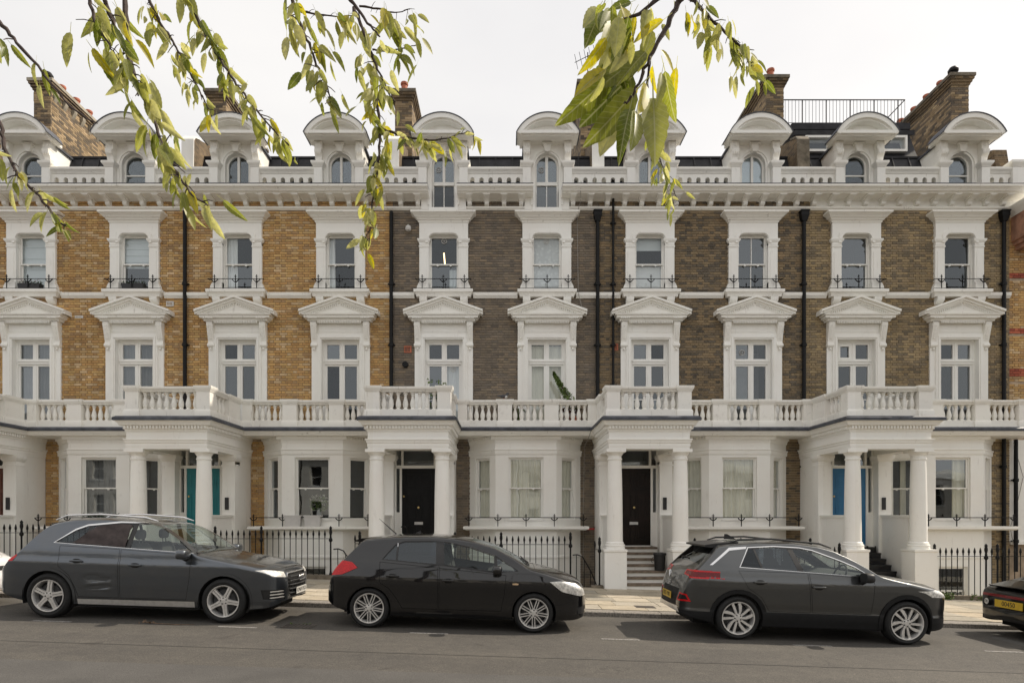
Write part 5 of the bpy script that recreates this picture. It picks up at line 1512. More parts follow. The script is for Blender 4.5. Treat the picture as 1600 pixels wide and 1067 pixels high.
def add_cabin(root, sp, light=False):
    belt = sp['belt']; hw = sp['hw']; xs, xe = sp['cab']; mt = M['cabin']
    b = MB(); n = 8
    for s_ in (-1, 1):
        for q in range(n):
            xa = xs + (xe - xs) * q / n; xb = xs + (xe - xs) * (q + 1) / n
            ya, yb_ = [min(hw * 0.86, sp['shell_half'](xx, belt(xx)) - 0.06) for xx in (xa, xb)]; oa, ob = [sp['shell_half'](xx, belt(xx)) - 0.02 for xx in (xa, xb)]
            b.quad((xa, s_ * ya, 0.3), (xb, s_ * yb_, 0.3), (xb, s_ * yb_, belt(xb) - 0.01), (xa, s_ * ya, belt(xa) - 0.01))
            b.quad((xa, s_ * ya, belt(xa) - 0.01), (xb, s_ * yb_, belt(xb) - 0.01), (xb, s_ * ob, belt(xb) - 0.02), (xa, s_ * oa, belt(xa) - 0.02))
    b.quad((xs, -hw * 0.86, 0.3), (xe, -hw * 0.86, 0.3), (xe, hw * 0.86, 0.3), (xs, hw * 0.86, 0.3))
    b.box(xs - 0.02, xs, -hw * 0.80, hw * 0.80, 0.3, belt(xs) - 0.02)
    b.box(xe, xe + 0.02, -hw * 0.86, hw * 0.86, 0.3, belt(xe))
    obj('cabin_tub', b.mesh('cabin_tub', mt, smooth=False), root)
    d = MB(); dx = xe
    d.prism([(dx + 0.02, 0.5), (dx + 0.02, belt(xe) + 0.02), (dx - 0.18, belt(xe) + 0.03), (dx - 0.42, belt(xe) - 0.06), (dx - 0.45, belt(xe) - 0.25), (dx - 0.2, 0.5)], 'y', -hw * 0.84, hw * 0.84)
    obj('dashboard', d.mesh('dashboard', mt), root)
    cx = (sp['seatx'])
    for s_ in (-1, 1):
        m = MB(); rounded(m, cx, 0, 0.55, 0.26, 0.25, 0.10, 0.5, 12); 
        m2 = MB(); rounded(m2, 0, 0, 0.33, 0.075, 0.24, 0.36, 0.5, 12)
        m.merge(m2, Matrix.Translation((cx - 0.24, 0, 0.55)) @ Matrix.Rotation(radians(-14), 4, 'Y'))
        st = obj('seat', m.mesh('seat', M['cabin']), root, (0, s_ * 0.37, 0))
        hr = MB(); rounded(hr, 0, 0, 0, 0.05, 0.125, 0.085, 0.6, 12); hr.tube([(0, -0.05, -0.05), (0.02, -0.05, -0.2)], 0.008, 5); hr.tube([(0, 0.05, -0.05), (0.02, 0.05, -0.2)], 0.008, 5)
        obj('headrest', hr.mesh('headrest', M['cabin_light'] if light else M['cabin']), st, (cx - 0.42, 0, sp['headz']))
    m = MB(); rounded(m, sp['rearx'], 0, 0.78, 0.09, hw * 0.74, 0.36, 0.4, 14)
    for yy in (-0.38, 0.38): rounded(m, sp['rearx'] - 0.06, yy, sp['headz'] - 0.03, 0.045, 0.12, 0.07, 0.6, 10)
    obj('rear_bench', m.mesh('rear_bench', M['cabin']), root)
    sw = MB().tube([(sp['seatx'] + 0.42 + 0.07 * cos(a), -0.37 + 0.18 * sin(a), belt(xe) - 0.02 + 0.17 * cos(a)) for a in [2 * pi * k / 20 for k in range(20)]], 0.014, 6, closed=True)
    sw.tube([(sp['seatx'] + 0.55, -0.37, belt(xe) - 0.08), (sp['seatx'] + 0.42, -0.37, belt(xe) - 0.02)], 0.04, 8)
    obj('steering_wheel', sw.mesh('steering_wheel', M['cabin']), root)
def add_mirror(root, loc, paint_m, s=1.0):
    for sd in (-1, 1):
        b = MB(); rounded(b, 0, 0, 0, 0.085 * s, 0.12 * s, 0.075 * s, 0.62, 14)
        for k, p in enumerate(b.v):                       # flat glass face towards the rear, tapered nose
            if p[0] < -0.055 * s: b.v[k] = (-0.055 * s, p[1], p[2])
        mi = obj('mirror', b.mesh('mirror', M[paint_m]), root, (loc[0], sd * loc[1], loc[2]))
        obj('mirror_foot', MB().tube([(-0.02, -sd * 0.03, -0.055), (-0.01, -sd * 0.13, -0.10), (-0.01, -sd * 0.2, -0.12)], [0.035, 0.03, 0.03], 8).mesh('mirror_foot', M['black_plastic']), mi)
def add_handles(root, sp, spots, mat):
    for (x, z) in spots:
        for sd in (-1, 1):
            y = sp['shell_half'](x, z)
            b = MB(); rounded(b, 0, 0, 0, 0.105, 0.016, 0.017, 0.45, 12)
            hd = obj('door_handle', b.mesh('door_handle', M[mat]), root, (x, sd * (y + 0.022), z))
            c = MB(); rounded(c, -0.0, -sd * 0.02, -0.002, 0.07, 0.006, 0.038, 0.8, 12)
            obj('handle_cup', c.mesh('handle_cup', M['seam']), hd)
def make_car(sp, name, label, X, D, group=None):
    root = thing(name, label, 'car', (X, D, road_z(X)), (0, TILT, 0), group)
    if sp.get('scale'): root.scale = (sp['scale'],) * 3
    sh = Shell(sp); sp['shell_half'] = sh.half
    rt, ra = sp['Rt'], sp['Ra']
    # lower cladding, wheel arches
    if sp.get('sill'): sh.cut('sill', sp['sill'], 'y', ('body',), 0.1)
    for cx in (0.0, -sp['wb']):
        sh.cut('wheel_arch', circle(cx, rt, ra + sp['lip']), 'y', ('body', 'sill'), 0.12)
        sh.cut('hole', circle(cx, rt, ra), 'y', None, 0.1)
    for nm, poly, ax, kw in sp.get('first', ()): sh.cut(nm, poly, ax, ('body', 'sill'), **kw)
    # side glazing
    dlo = sp['dlo']
    sh.cut('window_trim', offset_poly(dlo, sp.get('trim', 0.016)), 'y', ('body',), 0.2)
    sh.cut('pillar', dlo, 'y', ('window_trim',), 0.2)
    for nm, (a0, a1), (b0, b1) in sp['panes']:
        pl = clip_poly(clip_poly(offset_poly(dlo, -0.012), a0, a1), b1, b0)
        if len(pl) > 2: sh.cut(nm, pl, 'y', ('pillar',), 0.2)
    # windscreen and rear window
    sh.cut('windscreen', sp['screen'], 'z', ('body',), 0.12, 1, False)
    sh.cut('rear_window', sp['rear_screen'], 'z', ('body',), 0.1, 1, False)
    for nm, poly, ax, kw in sp.get('cuts', ()): sh.cut(nm, poly, ax, ('rear_lamp', 'tail_light') if nm in ('lamp_centre', 'bumper_centre') else ('body', 'sill'), **kw)
    for k, poly in enumerate(sp['doors']):
        sh.seam('door_%d' % k, poly, 'y', ('body',), 0.006, nmin=0.2)
    if 'bonnet' in sp: sh.seam('bonnet', sp['bonnet'], 'z', ('body',), 0.006, nmin=0.3, sign=1, mirror=False)
    mats = dict(body=sp['paint'], sill=sp.get('sill_mat', sp['paint']), wheel_arch=sp.get('arch_mat', sp['paint']), window_trim=sp.get('trim_mat', 'black_plastic'), pillar='black_plastic', windscreen='car_glass', rear_window='dark_glass', seam='seam')
    nmz = {'door_0': 'door', 'door_1': 'door', 'window_trim': 'window_trim'}
    for nm, *_ in sp['panes']: mats[nm] = sp.get('pane_mat', {}).get(nm, 'car_glass'); nmz[nm] = 'side_window'
    mats.update(sp.get('mats', {}))
    sided = {'door_0', 'door_1', 'wheel_arch', 'sill', 'window_trim', 'pillar'} | {p[0] for p in sp['panes']} | set(sp.get('sided', ()))
    push = {'seam': -0.008, 'pillar': -0.004, 'windscreen': -0.004, 'rear_window': -0.004, 'window_trim': 0.004, 'wheel_arch': sp.get('arch_push', 0.006)}
    for nm, *_ in sp['panes']: push[nm] = -0.007
    push.update(sp.get('push', {})); nmz.update(sp.get('names', {}))
    parts = sh.emit(root, mats, sided, push=push, names=nmz)
    ub = MB().box(sp['zt'][-1][0] + 0.25, sp['zt'][0][0] - 0.25, -sp['hw'] * 0.55, sp['hw'] * 0.55, 0.19, 0.30)
    ub.box(-sp['wb'] + sp['Ra'], -sp['Ra'], -sp['hw'] * 0.90, sp['hw'] * 0.90, 0.20, 0.32)
    obj('underbody', ub.mesh('underbody', M['under']), root)
    add_wheels(root, sp); add_cabin(root, sp, sp.get('light', False))
    return root, parts
CAP = lambda c: c
# ---- grey estate-style 4x4
def Sprof(*pts): return list(pts)
suv = dict(hw=0.945, wb=2.82, Rt=0.36, Rr=0.255, Ra=0.405, lip=0.045, wheel='star', paint='paint_grey',
  zt=[(0.89, 0.66), (0.87, 0.78), (0.80, 0.875), (0.62, 0.945), (0.3, 1.0), (0.0, 1.045), (-0.3, 1.085), (-0.48, 1.115), (-0.8, 1.34), (-1.1, 1.52), (-1.3, 1.585), (-1.6, 1.63), (-2.1, 1.645), (-2.6, 1.625), (-2.82, 1.585), (-2.97, 1.53), (-3.06, 1.45), (-3.22, 1.24), (-3.35, 1.085), (-3.48, 0.98), (-3.64, 0.83), (-3.77, 0.66)],
  W=[(0.89, 0.52), (0.87, 0.66), (0.81, 0.79), (0.70, 0.885), (0.5, 0.94), (0.2, 0.97), (-0.3, 0.985), (-1.2, 1.0), (-2.4, 1.0), (-3.1, 0.985), (-3.45, 0.95), (-3.63, 0.885), (-3.72, 0.79), (-3.77, 0.64)],
  zb=[(-3.77, 0.46), (-3.6, 0.36), (-3.3, 0.27), (-2.4, 0.24), (-0.4, 0.24), (0.45, 0.23), (0.72, 0.26), (0.89, 0.36)],
  cap=[(-3.77, 0.10), (-3.5, 0.06), (-3.2, 0.08), (-2.5, 0.085), (-1.3, 0.07), (-0.8, 0.05), (-0.45, 0.06), (-0.2, 0.10), (0.6, 0.13), (0.89, 0.14)],
  S=[(0.2, 0.925), (0.32, 0.962), (0.36, 0.975), (0.55, 0.99), (0.75, 0.999), (0.90, 1.0), (0.935, 0.993), (0.96, 0.972), (1.1, 0.953), (1.2, 0.912), (1.4, 0.80), (1.55, 0.705), (1.65, 0.64)],
  dlo=[(-0.52, 1.115), (-0.99, 1.495), (-1.12, 1.545), (-1.306, 1.566), (-1.82, 1.556), (-2.34, 1.49), (-2.51, 1.415), (-2.78, 1.215)], trim=0.026, trim_mat='bright_trim',
  panes=[('pane_front', ((-0.4, 1.0), (-0.4, 1.7)), ((-1.55, 1.0), (-1.52, 1.7))), ('pane_rear', ((-1.63, 1.0), (-1.60, 1.7)), ((-2.30, 1.0), (-2.24, 1.7))), ('pane_quarter', ((-2.36, 1.0), (-2.30, 1.7)), ((-2.80, 1.0), (-2.80, 1.7)))],
  screen=[(-0.44, -0.70), (-0.44, 0.70), (-1.20, 0.57), (-1.20, -0.57)], rear_screen=[(-3.06, -0.56), (-3.06, 0.56), (-3.32, 0.66), (-3.32, -0.66)],
  doors=[[(-0.53, 1.085), (-0.55, 0.7), (-0.60, 0.36), (-1.66, 0.36), (-1.68, 1.14)], [(-1.70, 1.14), (-1.68, 0.36), (-2.33, 0.36), (-2.38, 0.5), (-2.48, 0.70), (-2.66, 0.84), (-2.68, 1.17)]],
  sill=[(-0.47, 0.2), (-0.47, 0.335), (-2.35, 0.325), (-2.35, 0.2)], sill_mat='alloy',
  bonnet=[(-0.34, -0.74), (-0.34, 0.74), (0.50, 0.60), (0.76, 0.46), (0.80, 0.0), (0.76, -0.46), (0.50, -0.60)],
  belt=lambda x: 1.10 + (-0.5 - x) * 0.045, cab=(-3.0, -0.5), seatx=-1.25, headz=1.36, rearx=-2.35, light=True,
  cuts=[('headlight', [(0.50, 0.735), (0.80, 0.765), (0.885, 0.862), (0.80, 0.872), (0.50, 0.822)], 'x', dict(nmin=0.08, sign=1)),
        ('intake', [(0.56, 0.38), (0.84, 0.40), (0.86, 0.55), (0.60, 0.55)], 'x', dict(nmin=0.08, sign=1)),
        ('grille', [(0.40, 0.40), (0.48, 0.60), (0.44, 0.795), (-0.44, 0.795), (-0.48, 0.60), (-0.40, 0.40)], 'x', dict(nmin=0.08, sign=1, mirror=False)),
        ('skid', [(0.62, 0.22), (0.66, 0.36), (-0.66, 0.36), (-0.62, 0.22)], 'x', dict(nmin=0.05, sign=1, mirror=False)),
        ('tail_light', [(-3.85, 0.86), (-3.42, 0.90), (-3.36, 0.99), (-3.40, 1.03), (-3.85, 1.05)], 'y', dict(nmin=0.12)),
        ('reflector', [(-3.8, 0.58), (-3.66, 0.60), (-3.66, 0.66), (-3.8, 0.66)], 'y', dict(nmin=0.1))],
  mats=dict(headlight='lamp_clear', intake='black_plastic', grille='seam', skid='cladding', tail_light='lamp_red', reflector='lamp_red', sill='alloy'),
  sided=('headlight', 'intake', 'tail_light', 'reflector'), push=dict(grille=-0.02, intake=-0.015, headlight=0.003, tail_light=0.004), names=dict(skid='bumper_lip'))
rootA, _p = make_car(suv, 'parked_car', 'dented dark grey sport utility car with silver roof rails parked behind the black hatchback', -4.55, 11.2)
# grille bars, rings, plate
gb = MB()
for z in (0.46, 0.53, 0.60, 0.67, 0.74): gb.tube([(0.90, -0.43, z), (0.935, -0.22, z), (0.945, 0, z), (0.935, 0.22, z), (0.90, 0.43, z)], 0.012, 6)
for yy in (-0.33, -0.22, -0.11, 0, 0.11, 0.22, 0.33): gb.tube([(0.915, yy, 0.43), (0.915, yy, 0.77)], 0.006, 4)
fr_ = [(0.40, 0.40), (0.48, 0.60), (0.44, 0.795), (-0.44, 0.795), (-0.48, 0.60), (-0.40, 0.40)]
gm = obj('grille_bars', gb.mesh('grille_bars', M['alloy_dark']), rootA)
obj('grille_surround', MB().tube([(0.925 - 0.09 * (abs(y_) / 0.48) ** 2, y_, z_) for y_, z_ in fr_], 0.016, 6, closed=True).mesh('grille_surround', M['bright_trim']), rootA)
rg = MB()
for k in range(4): rg.tube([(0.965, -0.105 + 0.07 * k + 0.045 * cos(a), 0.70 + 0.045 * sin(a)) for a in [2 * pi * q / 16 for q in range(16)]], 0.006, 5, closed=True)
obj('emblem', rg.mesh('emblem', M['bright_trim']), rootA)
number_plate(rootA, 'KM69 PGX', 'plate_white', (0.965, 0, 0.49), (radians(90), 0, radians(90)))
ib = MB()
for s_ in (-1, 1):
    for z in (0.42, 0.47, 0.52): ib.tube([(0.86, s_ * 0.56, z), (0.80, s_ * 0.72, z), (0.72, s_ * 0.83, z)], 0.008, 5)
obj('intake_slats', ib.mesh('intake_slats', M['alloy']), rootA)
for s_ in (-1, 1):
    obj('roof_rail', MB().tube([(-1.25, s_ * 0.60, 1.60), (-1.45, s_ * 0.615, 1.655), (-2.2, s_ * 0.62, 1.685), (-2.75, s_ * 0.60, 1.65), (-2.95, s_ * 0.585, 1.57)], [0.01, 0.018, 0.018, 0.018, 0.01], 8).mesh('roof_rail', M['bright_trim']), rootA)
add_mirror(rootA, (-0.62, 1.02, 1.10), 'paint_grey', 1.1)
add_handles(rootA, suv, [(-1.42, 0.895), (-2.36, 0.935)], 'paint_grey')
spo = MB().prism([(-2.9, 1.55), (-3.08, 1.505), (-3.10, 1.49), (-3.02, 1.475), (-2.9, 1.50)], 'y', -0.5, 0.5)
obj('spoiler', spo.mesh('spoiler', M['paint_grey']), rootA)
# dark fabric sunshade stretched over the rear side window
sh_ = MB(); G = [[None] * 9 for _ in range(7)]
for j in range(7):
    for i in range(9):
        u, v = i / 8, j / 6
        x = -1.62 - 0.80 * u - 0.06 * (1 - v) * u + (0.22 * v * u); z = 1.17 + 0.05 * u + (0.365 - 0.10 * u * u) * v
        sg = 0.012 * sin(7 * u + 3 * v) + 0.01 * sin(11 * v - 5 * u)
        G[j][i] = len(sh_.v); sh_.v.append((x, -(suv['shell_half'](x, z) + 0.012 + sg * 0.6), z))
for j in range(6):
    for i in range(8): sh_.f.append((G[j][i], G[j][i + 1], G[j + 1][i + 1], G[j + 1][i]))
me = sh_.mesh('sunshade', flat('shade_cloth', (0.035, 0.026, 0.026), 0.85, 0, 0.3, 12, 0.2)); 
ss = thing('sunshade', 'creased dark brown fabric sunshade stretched over a rear car window', 'sunshade', (0, 0, 0), me=me)
ss.matrix_world = Matrix.Translation((-4.55, 11.2, road_z(-4.55))) @ Matrix.Rotation(TILT, 4, 'Y')
# dents pressed into the rear door: shallow creased panel
dn = MB(); NX, NZ = 40, 22
for j in range(NZ):
    for i in range(NX):
        u, v = i / (NX - 1), j / (NZ - 1); x = -2.30 + 0.58 * u; z = 0.40 + 0.42 * v
        e = min(1, 4 * min(u, 1 - u)) * min(1, 4 * min(v, 1 - v)); e = e * e * (3 - 2 * e)
        d = 0.0
        for (pu, pv, su, sv, am) in ((0.55, 0.30, 0.30, 0.06, -0.030), (0.40, 0.42, 0.22, 0.05, 0.016), (0.75, 0.20, 0.16, 0.05, 0.014), (0.30, 0.66, 0.25, 0.10, -0.018), (0.70, 0.60, 0.20, 0.06, -0.016), (0.85, 0.45, 0.08, 0.12, 0.010), (0.5, 0.12, 0.3, 0.04, -0.012)):
            d += am * math.exp(-((u - pu) / su) ** 2 - ((v - pv - 0.12 * (u - pu)) / sv) ** 2)
        dn.v.append((x, -(suv['shell_half'](x, z) + 0.0022 + e * (d * 0.55 + 0.002)), z))
for j in range(NZ - 1):
    for i in range(NX - 1): a = j * NX + i; dn.f.append((a, a + 1, a + NX + 1, a + NX))
obj('dented_panel', dn.mesh('dented_panel', M['paint_grey'], angle=60), rootA)

# ---- black hatchback
hatch = dict(hw=0.88, wb=2.60, Rt=0.315, Rr=0.235, Ra=0.345, lip=0.02, wheel='multi', paint='paint_black', scale=1.02, arch_push=0.004,
  zt=[(0.86, 0.58), (0.845, 0.70), (0.79, 0.79), (0.68, 0.855), (0.42, 0.945), (0.18, 1.0), (-0.09, 1.045), (-0.335, 1.19), (-0.68, 1.35), (-1.0, 1.435), (-1.3, 1.48), (-1.7, 1.50), (-2.2, 1.48), (-2.6, 1.44), (-2.78, 1.41), (-2.84, 1.33), (-3.08, 1.06), (-3.2, 0.93), (-3.29, 0.75), (-3.33, 0.6)],
  W=[(0.86, 0.50), (0.845, 0.62), (0.80, 0.74), (0.70, 0.85), (0.5, 0.925), (0.2, 0.97), (-0.3, 0.99), (-1.2, 1.0), (-2.2, 1.0), (-2.75, 0.985), (-3.0, 0.955), (-3.18, 0.89), (-3.28, 0.79), (-3.33, 0.64)],
  zb=[(-3.33, 0.40), (-3.15, 0.30), (-2.9, 0.24), (-2.2, 0.20), (-0.4, 0.20), (0.45, 0.20), (0.7, 0.21), (0.86, 0.27)],
  cap=[(-3.33, 0.10), (-3.0, 0.06), (-2.7, 0.08), (-1.3, 0.075), (-0.6, 0.05), (-0.2, 0.06), (0.1, 0.10), (0.6, 0.15), (0.86, 0.12)],
  S=[(0.2, 0.93), (0.30, 0.965), (0.34, 0.972), (0.55, 0.985), (0.72, 1.0), (0.80, 0.998), (0.95, 0.965), (1.05, 0.93), (1.2, 0.855), (1.38, 0.745), (1.5, 0.66)],
  dlo=[(-0.265, 0.972), (-0.627, 1.19), (-1.02, 1.31), (-1.367, 1.375), (-1.58, 1.395), (-2.1, 1.375), (-2.24, 1.315), (-2.42, 1.09), (-1.37, 1.02), (-0.64, 0.945)], trim=0.012,
  panes=[('pane_fly', ((-0.2, 0.9), (-0.2, 1.5)), ((-0.59, 0.9), (-0.62, 1.5))), ('pane_front', ((-0.64, 0.9), (-0.67, 1.5)), ((-1.42, 0.9), (-1.48, 1.5))), ('pane_rear', ((-1.56, 0.9), (-1.60, 1.5)), ((-2.18, 0.9), (-2.18, 1.5))), ('pane_quarter', ((-2.21, 0.9), (-2.21, 1.5)), ((-2.5, 0.9), (-2.5, 1.5)))],
  pane_mat=dict(pane_rear='dark_glass', pane_quarter='dark_glass'),
  screen=[(-0.12, -0.66), (-0.12, 0.66), (-1.02, 0.52), (-1.02, -0.52)], rear_screen=[(-2.86, -0.52), (-2.86, 0.52), (-3.06, 0.60), (-3.06, -0.60)],
  doors=[[(-0.45, 0.90), (-0.47, 0.6), (-0.52, 0.33), (-1.50, 0.33), (-1.51, 0.985)], [(-1.53, 0.985), (-1.52, 0.33), (-2.08, 0.33), (-2.17, 0.48), (-2.30, 0.64), (-2.44, 0.72), (-2.46, 1.05)]],
  sill=[(-0.42, 0.15), (-0.42, 0.30), (-2.18, 0.30), (-2.18, 0.15)],
  bonnet=[(0.0, -0.70), (0.0, 0.70), (0.45, 0.62), (0.72, 0.40), (0.76, 0.0), (0.72, -0.40), (0.45, -0.62)],
  belt=lambda x: 0.95 + (-0.4 - x) * 0.07, cab=(-2.6, -0.35), seatx=-1.10, headz=1.24, rearx=-2.1,
  cuts=[('headlight', [(0.24, 0.815), (0.44, 0.665), (0.74, 0.595), (0.86, 0.60), (0.80, 0.70), (0.66, 0.795), (0.40, 0.83)], 'y', dict(nmin=0.12)),
        ('intake', [(0.42, 0.30), (0.70, 0.31), (0.72, 0.42), (0.46, 0.44)], 'x', dict(nmin=0.08, sign=1)),
        ('grille', [(0.40, 0.60), (0.38, 0.68), (-0.38, 0.68), (-0.40, 0.60)], 'x', dict(nmin=0.08, sign=1, mirror=False)),
        ('tail_light', [(-3.30, 0.80), (-3.05, 0.83), (-2.80, 0.945), (-2.90, 1.03), (-3.16, 1.06), (-3.30, 0.98)], 'y', dict(nmin=0.12)),
        ('indicator', [(-0.34, 0.755), (-0.26, 0.755), (-0.25, 0.775), (-0.29, 0.785), (-0.35, 0.775)], 'y', dict(nmin=0.3))],
  mats=dict(headlight='lamp_clear', intake='black_plastic', grille='black_plastic', tail_light='lamp_red', indicator='lamp_amber'),
  sided=('headlight', 'intake', 'tail_light', 'indicator'), push=dict(headlight=0.003, tail_light=0.012, indicator=0.006, intake=-0.01))
rootB, _p = make_car(hatch, 'parked_car', 'small black hatchback with silver multi-spoke wheels and red tail light', 0.44, 11.17)
add_mirror(rootB, (-0.60, 0.965, 0.985), 'paint_black', 1.0)
add_handles(rootB, hatch, [(-1.36, 0.79), (-2.24, 0.835)], 'paint_black')
obj('spoiler', MB().prism([(-2.5, 1.435), (-2.84, 1.395), (-2.95, 1.36), (-2.92, 1.335), (-2.76, 1.34), (-2.5, 1.38)], 'y', -0.48, 0.48).mesh('spoiler', M['paint_black']), rootB)
obj('door_moulding', MB().tube([(-2.20, -hatch['shell_half'](-2.2, 1.2) - 0.002, 1.08), (-2.20, -hatch['shell_half'](-2.2, 1.345) - 0.002, 1.345)], 0.008, 6).mesh('door_moulding', M['silver']), rootB)
obj('roof_aerial', MB().tube([(-2.35, 0, 1.47), (-2.65, 0, 1.72)], [0.012, 0.003], 6).mesh('roof_aerial', M['black_plastic']), rootB)
wp = MB()
for yy in (-0.45, 0.1): wp.tube([(-0.08, yy, 1.05), (-0.16, yy + 0.25, 1.095), (-0.20, yy + 0.5, 1.12)], 0.010, 5)
obj('wiper', wp.mesh('wiper', M['black_plastic']), rootB)

# ---- gunmetal crossover
cross = dict(hw=0.91, wb=2.59, Rt=0.335, Rr=0.25, Ra=0.375, lip=0.065, wheel='twist', paint='paint_gun', scale=1.05, arch_mat='cladding', arch_push=0.008,
  zt=[(0.83, 0.62), (0.81, 0.75), (0.72, 0.85), (0.45, 0.94), (0.1, 1.0), (-0.25, 1.05), (-0.42, 1.08), (-0.75, 1.28), (-1.05, 1.43), (-1.3, 1.495), (-1.7, 1.535), (-2.2, 1.525), (-2.6, 1.485), (-2.86, 1.45), (-2.93, 1.37), (-3.18, 1.12), (-3.27, 1.035), (-3.32, 0.95), (-3.37, 0.80), (-3.42, 0.64)],
  W=[(0.83, 0.46), (0.81, 0.57), (0.74, 0.71), (0.62, 0.83), (0.48, 0.905), (0.3, 0.95), (0.0, 0.985), (-1.2, 1.0), (-2.2, 1.0), (-2.8, 0.985), (-3.05, 0.955), (-3.22, 0.90), (-3.34, 0.82), (-3.42, 0.68)],
  zb=[(-3.42, 0.36), (-3.25, 0.30), (-2.9, 0.24), (-2.2, 0.22), (-0.4, 0.22), (0.45, 0.21), (0.7, 0.24), (0.83, 0.32)],
  cap=[(-3.42, 0.10), (-3.1, 0.06), (-2.7, 0.07), (-1.3, 0.065), (-0.7, 0.05), (-0.4, 0.06), (-0.1, 0.09), (0.5, 0.13), (0.83, 0.13)],
  S=[(0.2, 0.94), (0.34, 0.972), (0.42, 0.978), (0.46, 0.972), (0.56, 0.985), (0.80, 1.0), (0.915, 0.998), (0.935, 0.978), (1.05, 0.958), (1.15, 0.912), (1.3, 0.822), (1.45, 0.725), (1.55, 0.66)],
  dlo=[(-0.57, 1.025), (-0.79, 1.16), (-1.0, 1.248), (-1.405, 1.392), (-1.6, 1.425), (-2.0, 1.435), (-2.40, 1.405), (-2.57, 1.115)], trim=0.013, trim_mat='bright_trim',
  panes=[('pane_front', ((-0.5, 0.9), (-0.5, 1.6)), ((-1.57, 1.0), (-1.74, 1.5))), ('pane_rear', ((-1.66, 1.0), (-1.82, 1.5)), ((-2.19, 1.0), (-2.33, 1.5))), ('pane_quarter', ((-2.22, 1.0), (-2.36, 1.5)), ((-2.65, 1.0), (-2.65, 1.6)))],
  pane_mat=dict(pane_rear='dark_glass', pane_quarter='dark_glass'),
  screen=[(-0.38, -0.68), (-0.38, 0.68), (-1.12, 0.54), (-1.12, -0.54)], rear_screen=[(-2.88, -0.55), (-2.88, 0.55), (-3.15, 0.66), (-3.15, -0.66)],
  doors=[[(-0.52, 0.995), (-0.53, 0.7), (-0.56, 0.45), (-1.46, 0.45), (-1.52, 1.055)], [(-1.54, 1.055), (-1.48, 0.45), (-2.12, 0.45), (-2.25, 0.66), (-2.46, 0.80), (-2.60, 1.06)]],
  sill=[(0.9, 0.15), (0.9, 0.40), (-0.35, 0.44), (-2.3, 0.44), (-3.5, 0.40), (-3.5, 0.15)], sill_mat='cladding',
  bonnet=[(-0.28, -0.72), (-0.28, 0.72), (0.40, 0.64), (0.66, 0.46), (0.70, 0.0), (0.66, -0.46), (0.40, -0.64)],
  belt=lambda x: 1.02 + (-0.5 - x) * 0.045, cab=(-2.75, -0.48), seatx=-1.22, headz=1.28, rearx=-2.2,
  cuts=[('headlight', [(0.46, 0.70), (0.84, 0.74), (0.88, 0.83), (0.80, 0.85), (0.46, 0.79)], 'x', dict(nmin=0.08, sign=1)),
        ('grille', [(0.40, 0.70), (0.40, 0.78), (-0.40, 0.78), (-0.40, 0.70)], 'x', dict(nmin=0.08, sign=1, mirror=False)),
        ('pillar_strip', [(-2.42, 1.425), (-2.70, 1.40), (-3.03, 1.128), (-2.985, 1.128), (-2.70, 1.355), (-2.44, 1.39)], 'y', dict(nmin=0.15)),
        ('fuel_flap', [(-2.88, 0.93), (-2.66, 0.93), (-2.66, 1.05), (-2.88, 1.05)], 'y', dict(nmin=0.3)),
        ('tail_light', [(-3.40, 0.915), (-3.06, 0.915), (-2.97, 1.01), (-3.0, 1.04), (-3.40, 1.04)], 'y', dict(nmin=0.10)),
        ('tail_light', [(0.42, 0.95), (0.42, 1.03), (0.92, 1.035), (0.92, 0.92)], 'x', dict(nmin=0.06, sign=-1)),
        ('rear_lamp', [(0.50, 0.54), (0.52, 0.67), (0.72, 0.66), (0.765, 0.55)], 'x', dict(nmin=0.1, sign=-1)),
        ('lamp_centre', [(0.46, 0.965), (0.46, 1.012), (0.895, 1.015), (0.895, 0.94)], 'x', dict(nmin=0.06, sign=-1)),
        ('lamp_centre', [(-3.36, 0.935), (-3.09, 0.935), (-3.03, 1.0), (-3.36, 1.01)], 'y', dict(nmin=0.10)),
        ('bumper_centre', [(0.53, 0.565), (0.54, 0.648), (0.70, 0.64), (0.735, 0.575)], 'x', dict(nmin=0.1, sign=-1)),
        ('bumper_insert', [(0.46, 0.46), (0.46, 0.72), (-0.46, 0.72), (-0.46, 0.46)], 'x', dict(nmin=0.06, sign=-1, mirror=False)),
        ('bumper_lip', [(0.62, 0.34), (0.52, 0.455), (-0.52, 0.455), (-0.62, 0.34)], 'x', dict(nmin=0.02, sign=-1, mirror=False))],
  mats=dict(headlight='lamp_clear', grille='black_plastic', pillar_strip='bright_trim', fuel_flap='paint_gun', tail_light='lamp_red', rear_lamp='lamp_red', lamp_centre='lamp_dark_red', bumper_centre='cladding', bumper_insert='cladding', bumper_lip='alloy'),
  sided=('headlight', 'tail_light', 'rear_lamp', 'lamp_centre', 'bumper_centre', 'pillar_strip', 'fuel_flap'), push=dict(headlight=0.003, tail_light=0.004, pillar_strip=0.004, fuel_flap=0.002, rear_lamp=0.003, bumper_insert=-0.006, bumper_lip=0.01))
rootC, _p = make_car(cross, 'parked_car', 'gunmetal crossover car with black wheel arch cladding and yellow rear plate LK25', 6.45, 11.22)
add_mirror(rootC, (-0.70, 1.0, 1.02), 'black_plastic', 1.0)
add_handles(rootC, cross, [(-1.38, 0.845), (-2.28, 0.895)], 'paint_gun')
for s_ in (-1, 1):
    obj('roof_rail', MB().tube([(-1.05, s_ * 0.575, 1.44), (-1.25, s_ * 0.585, 1.505), (-2.0, s_ * 0.59, 1.555), (-2.5, s_ * 0.575, 1.525), (-2.65, s_ * 0.565, 1.475)], [0.01, 0.016, 0.016, 0.016, 0.01], 8).mesh('roof_rail', M['black_plastic']), rootC)
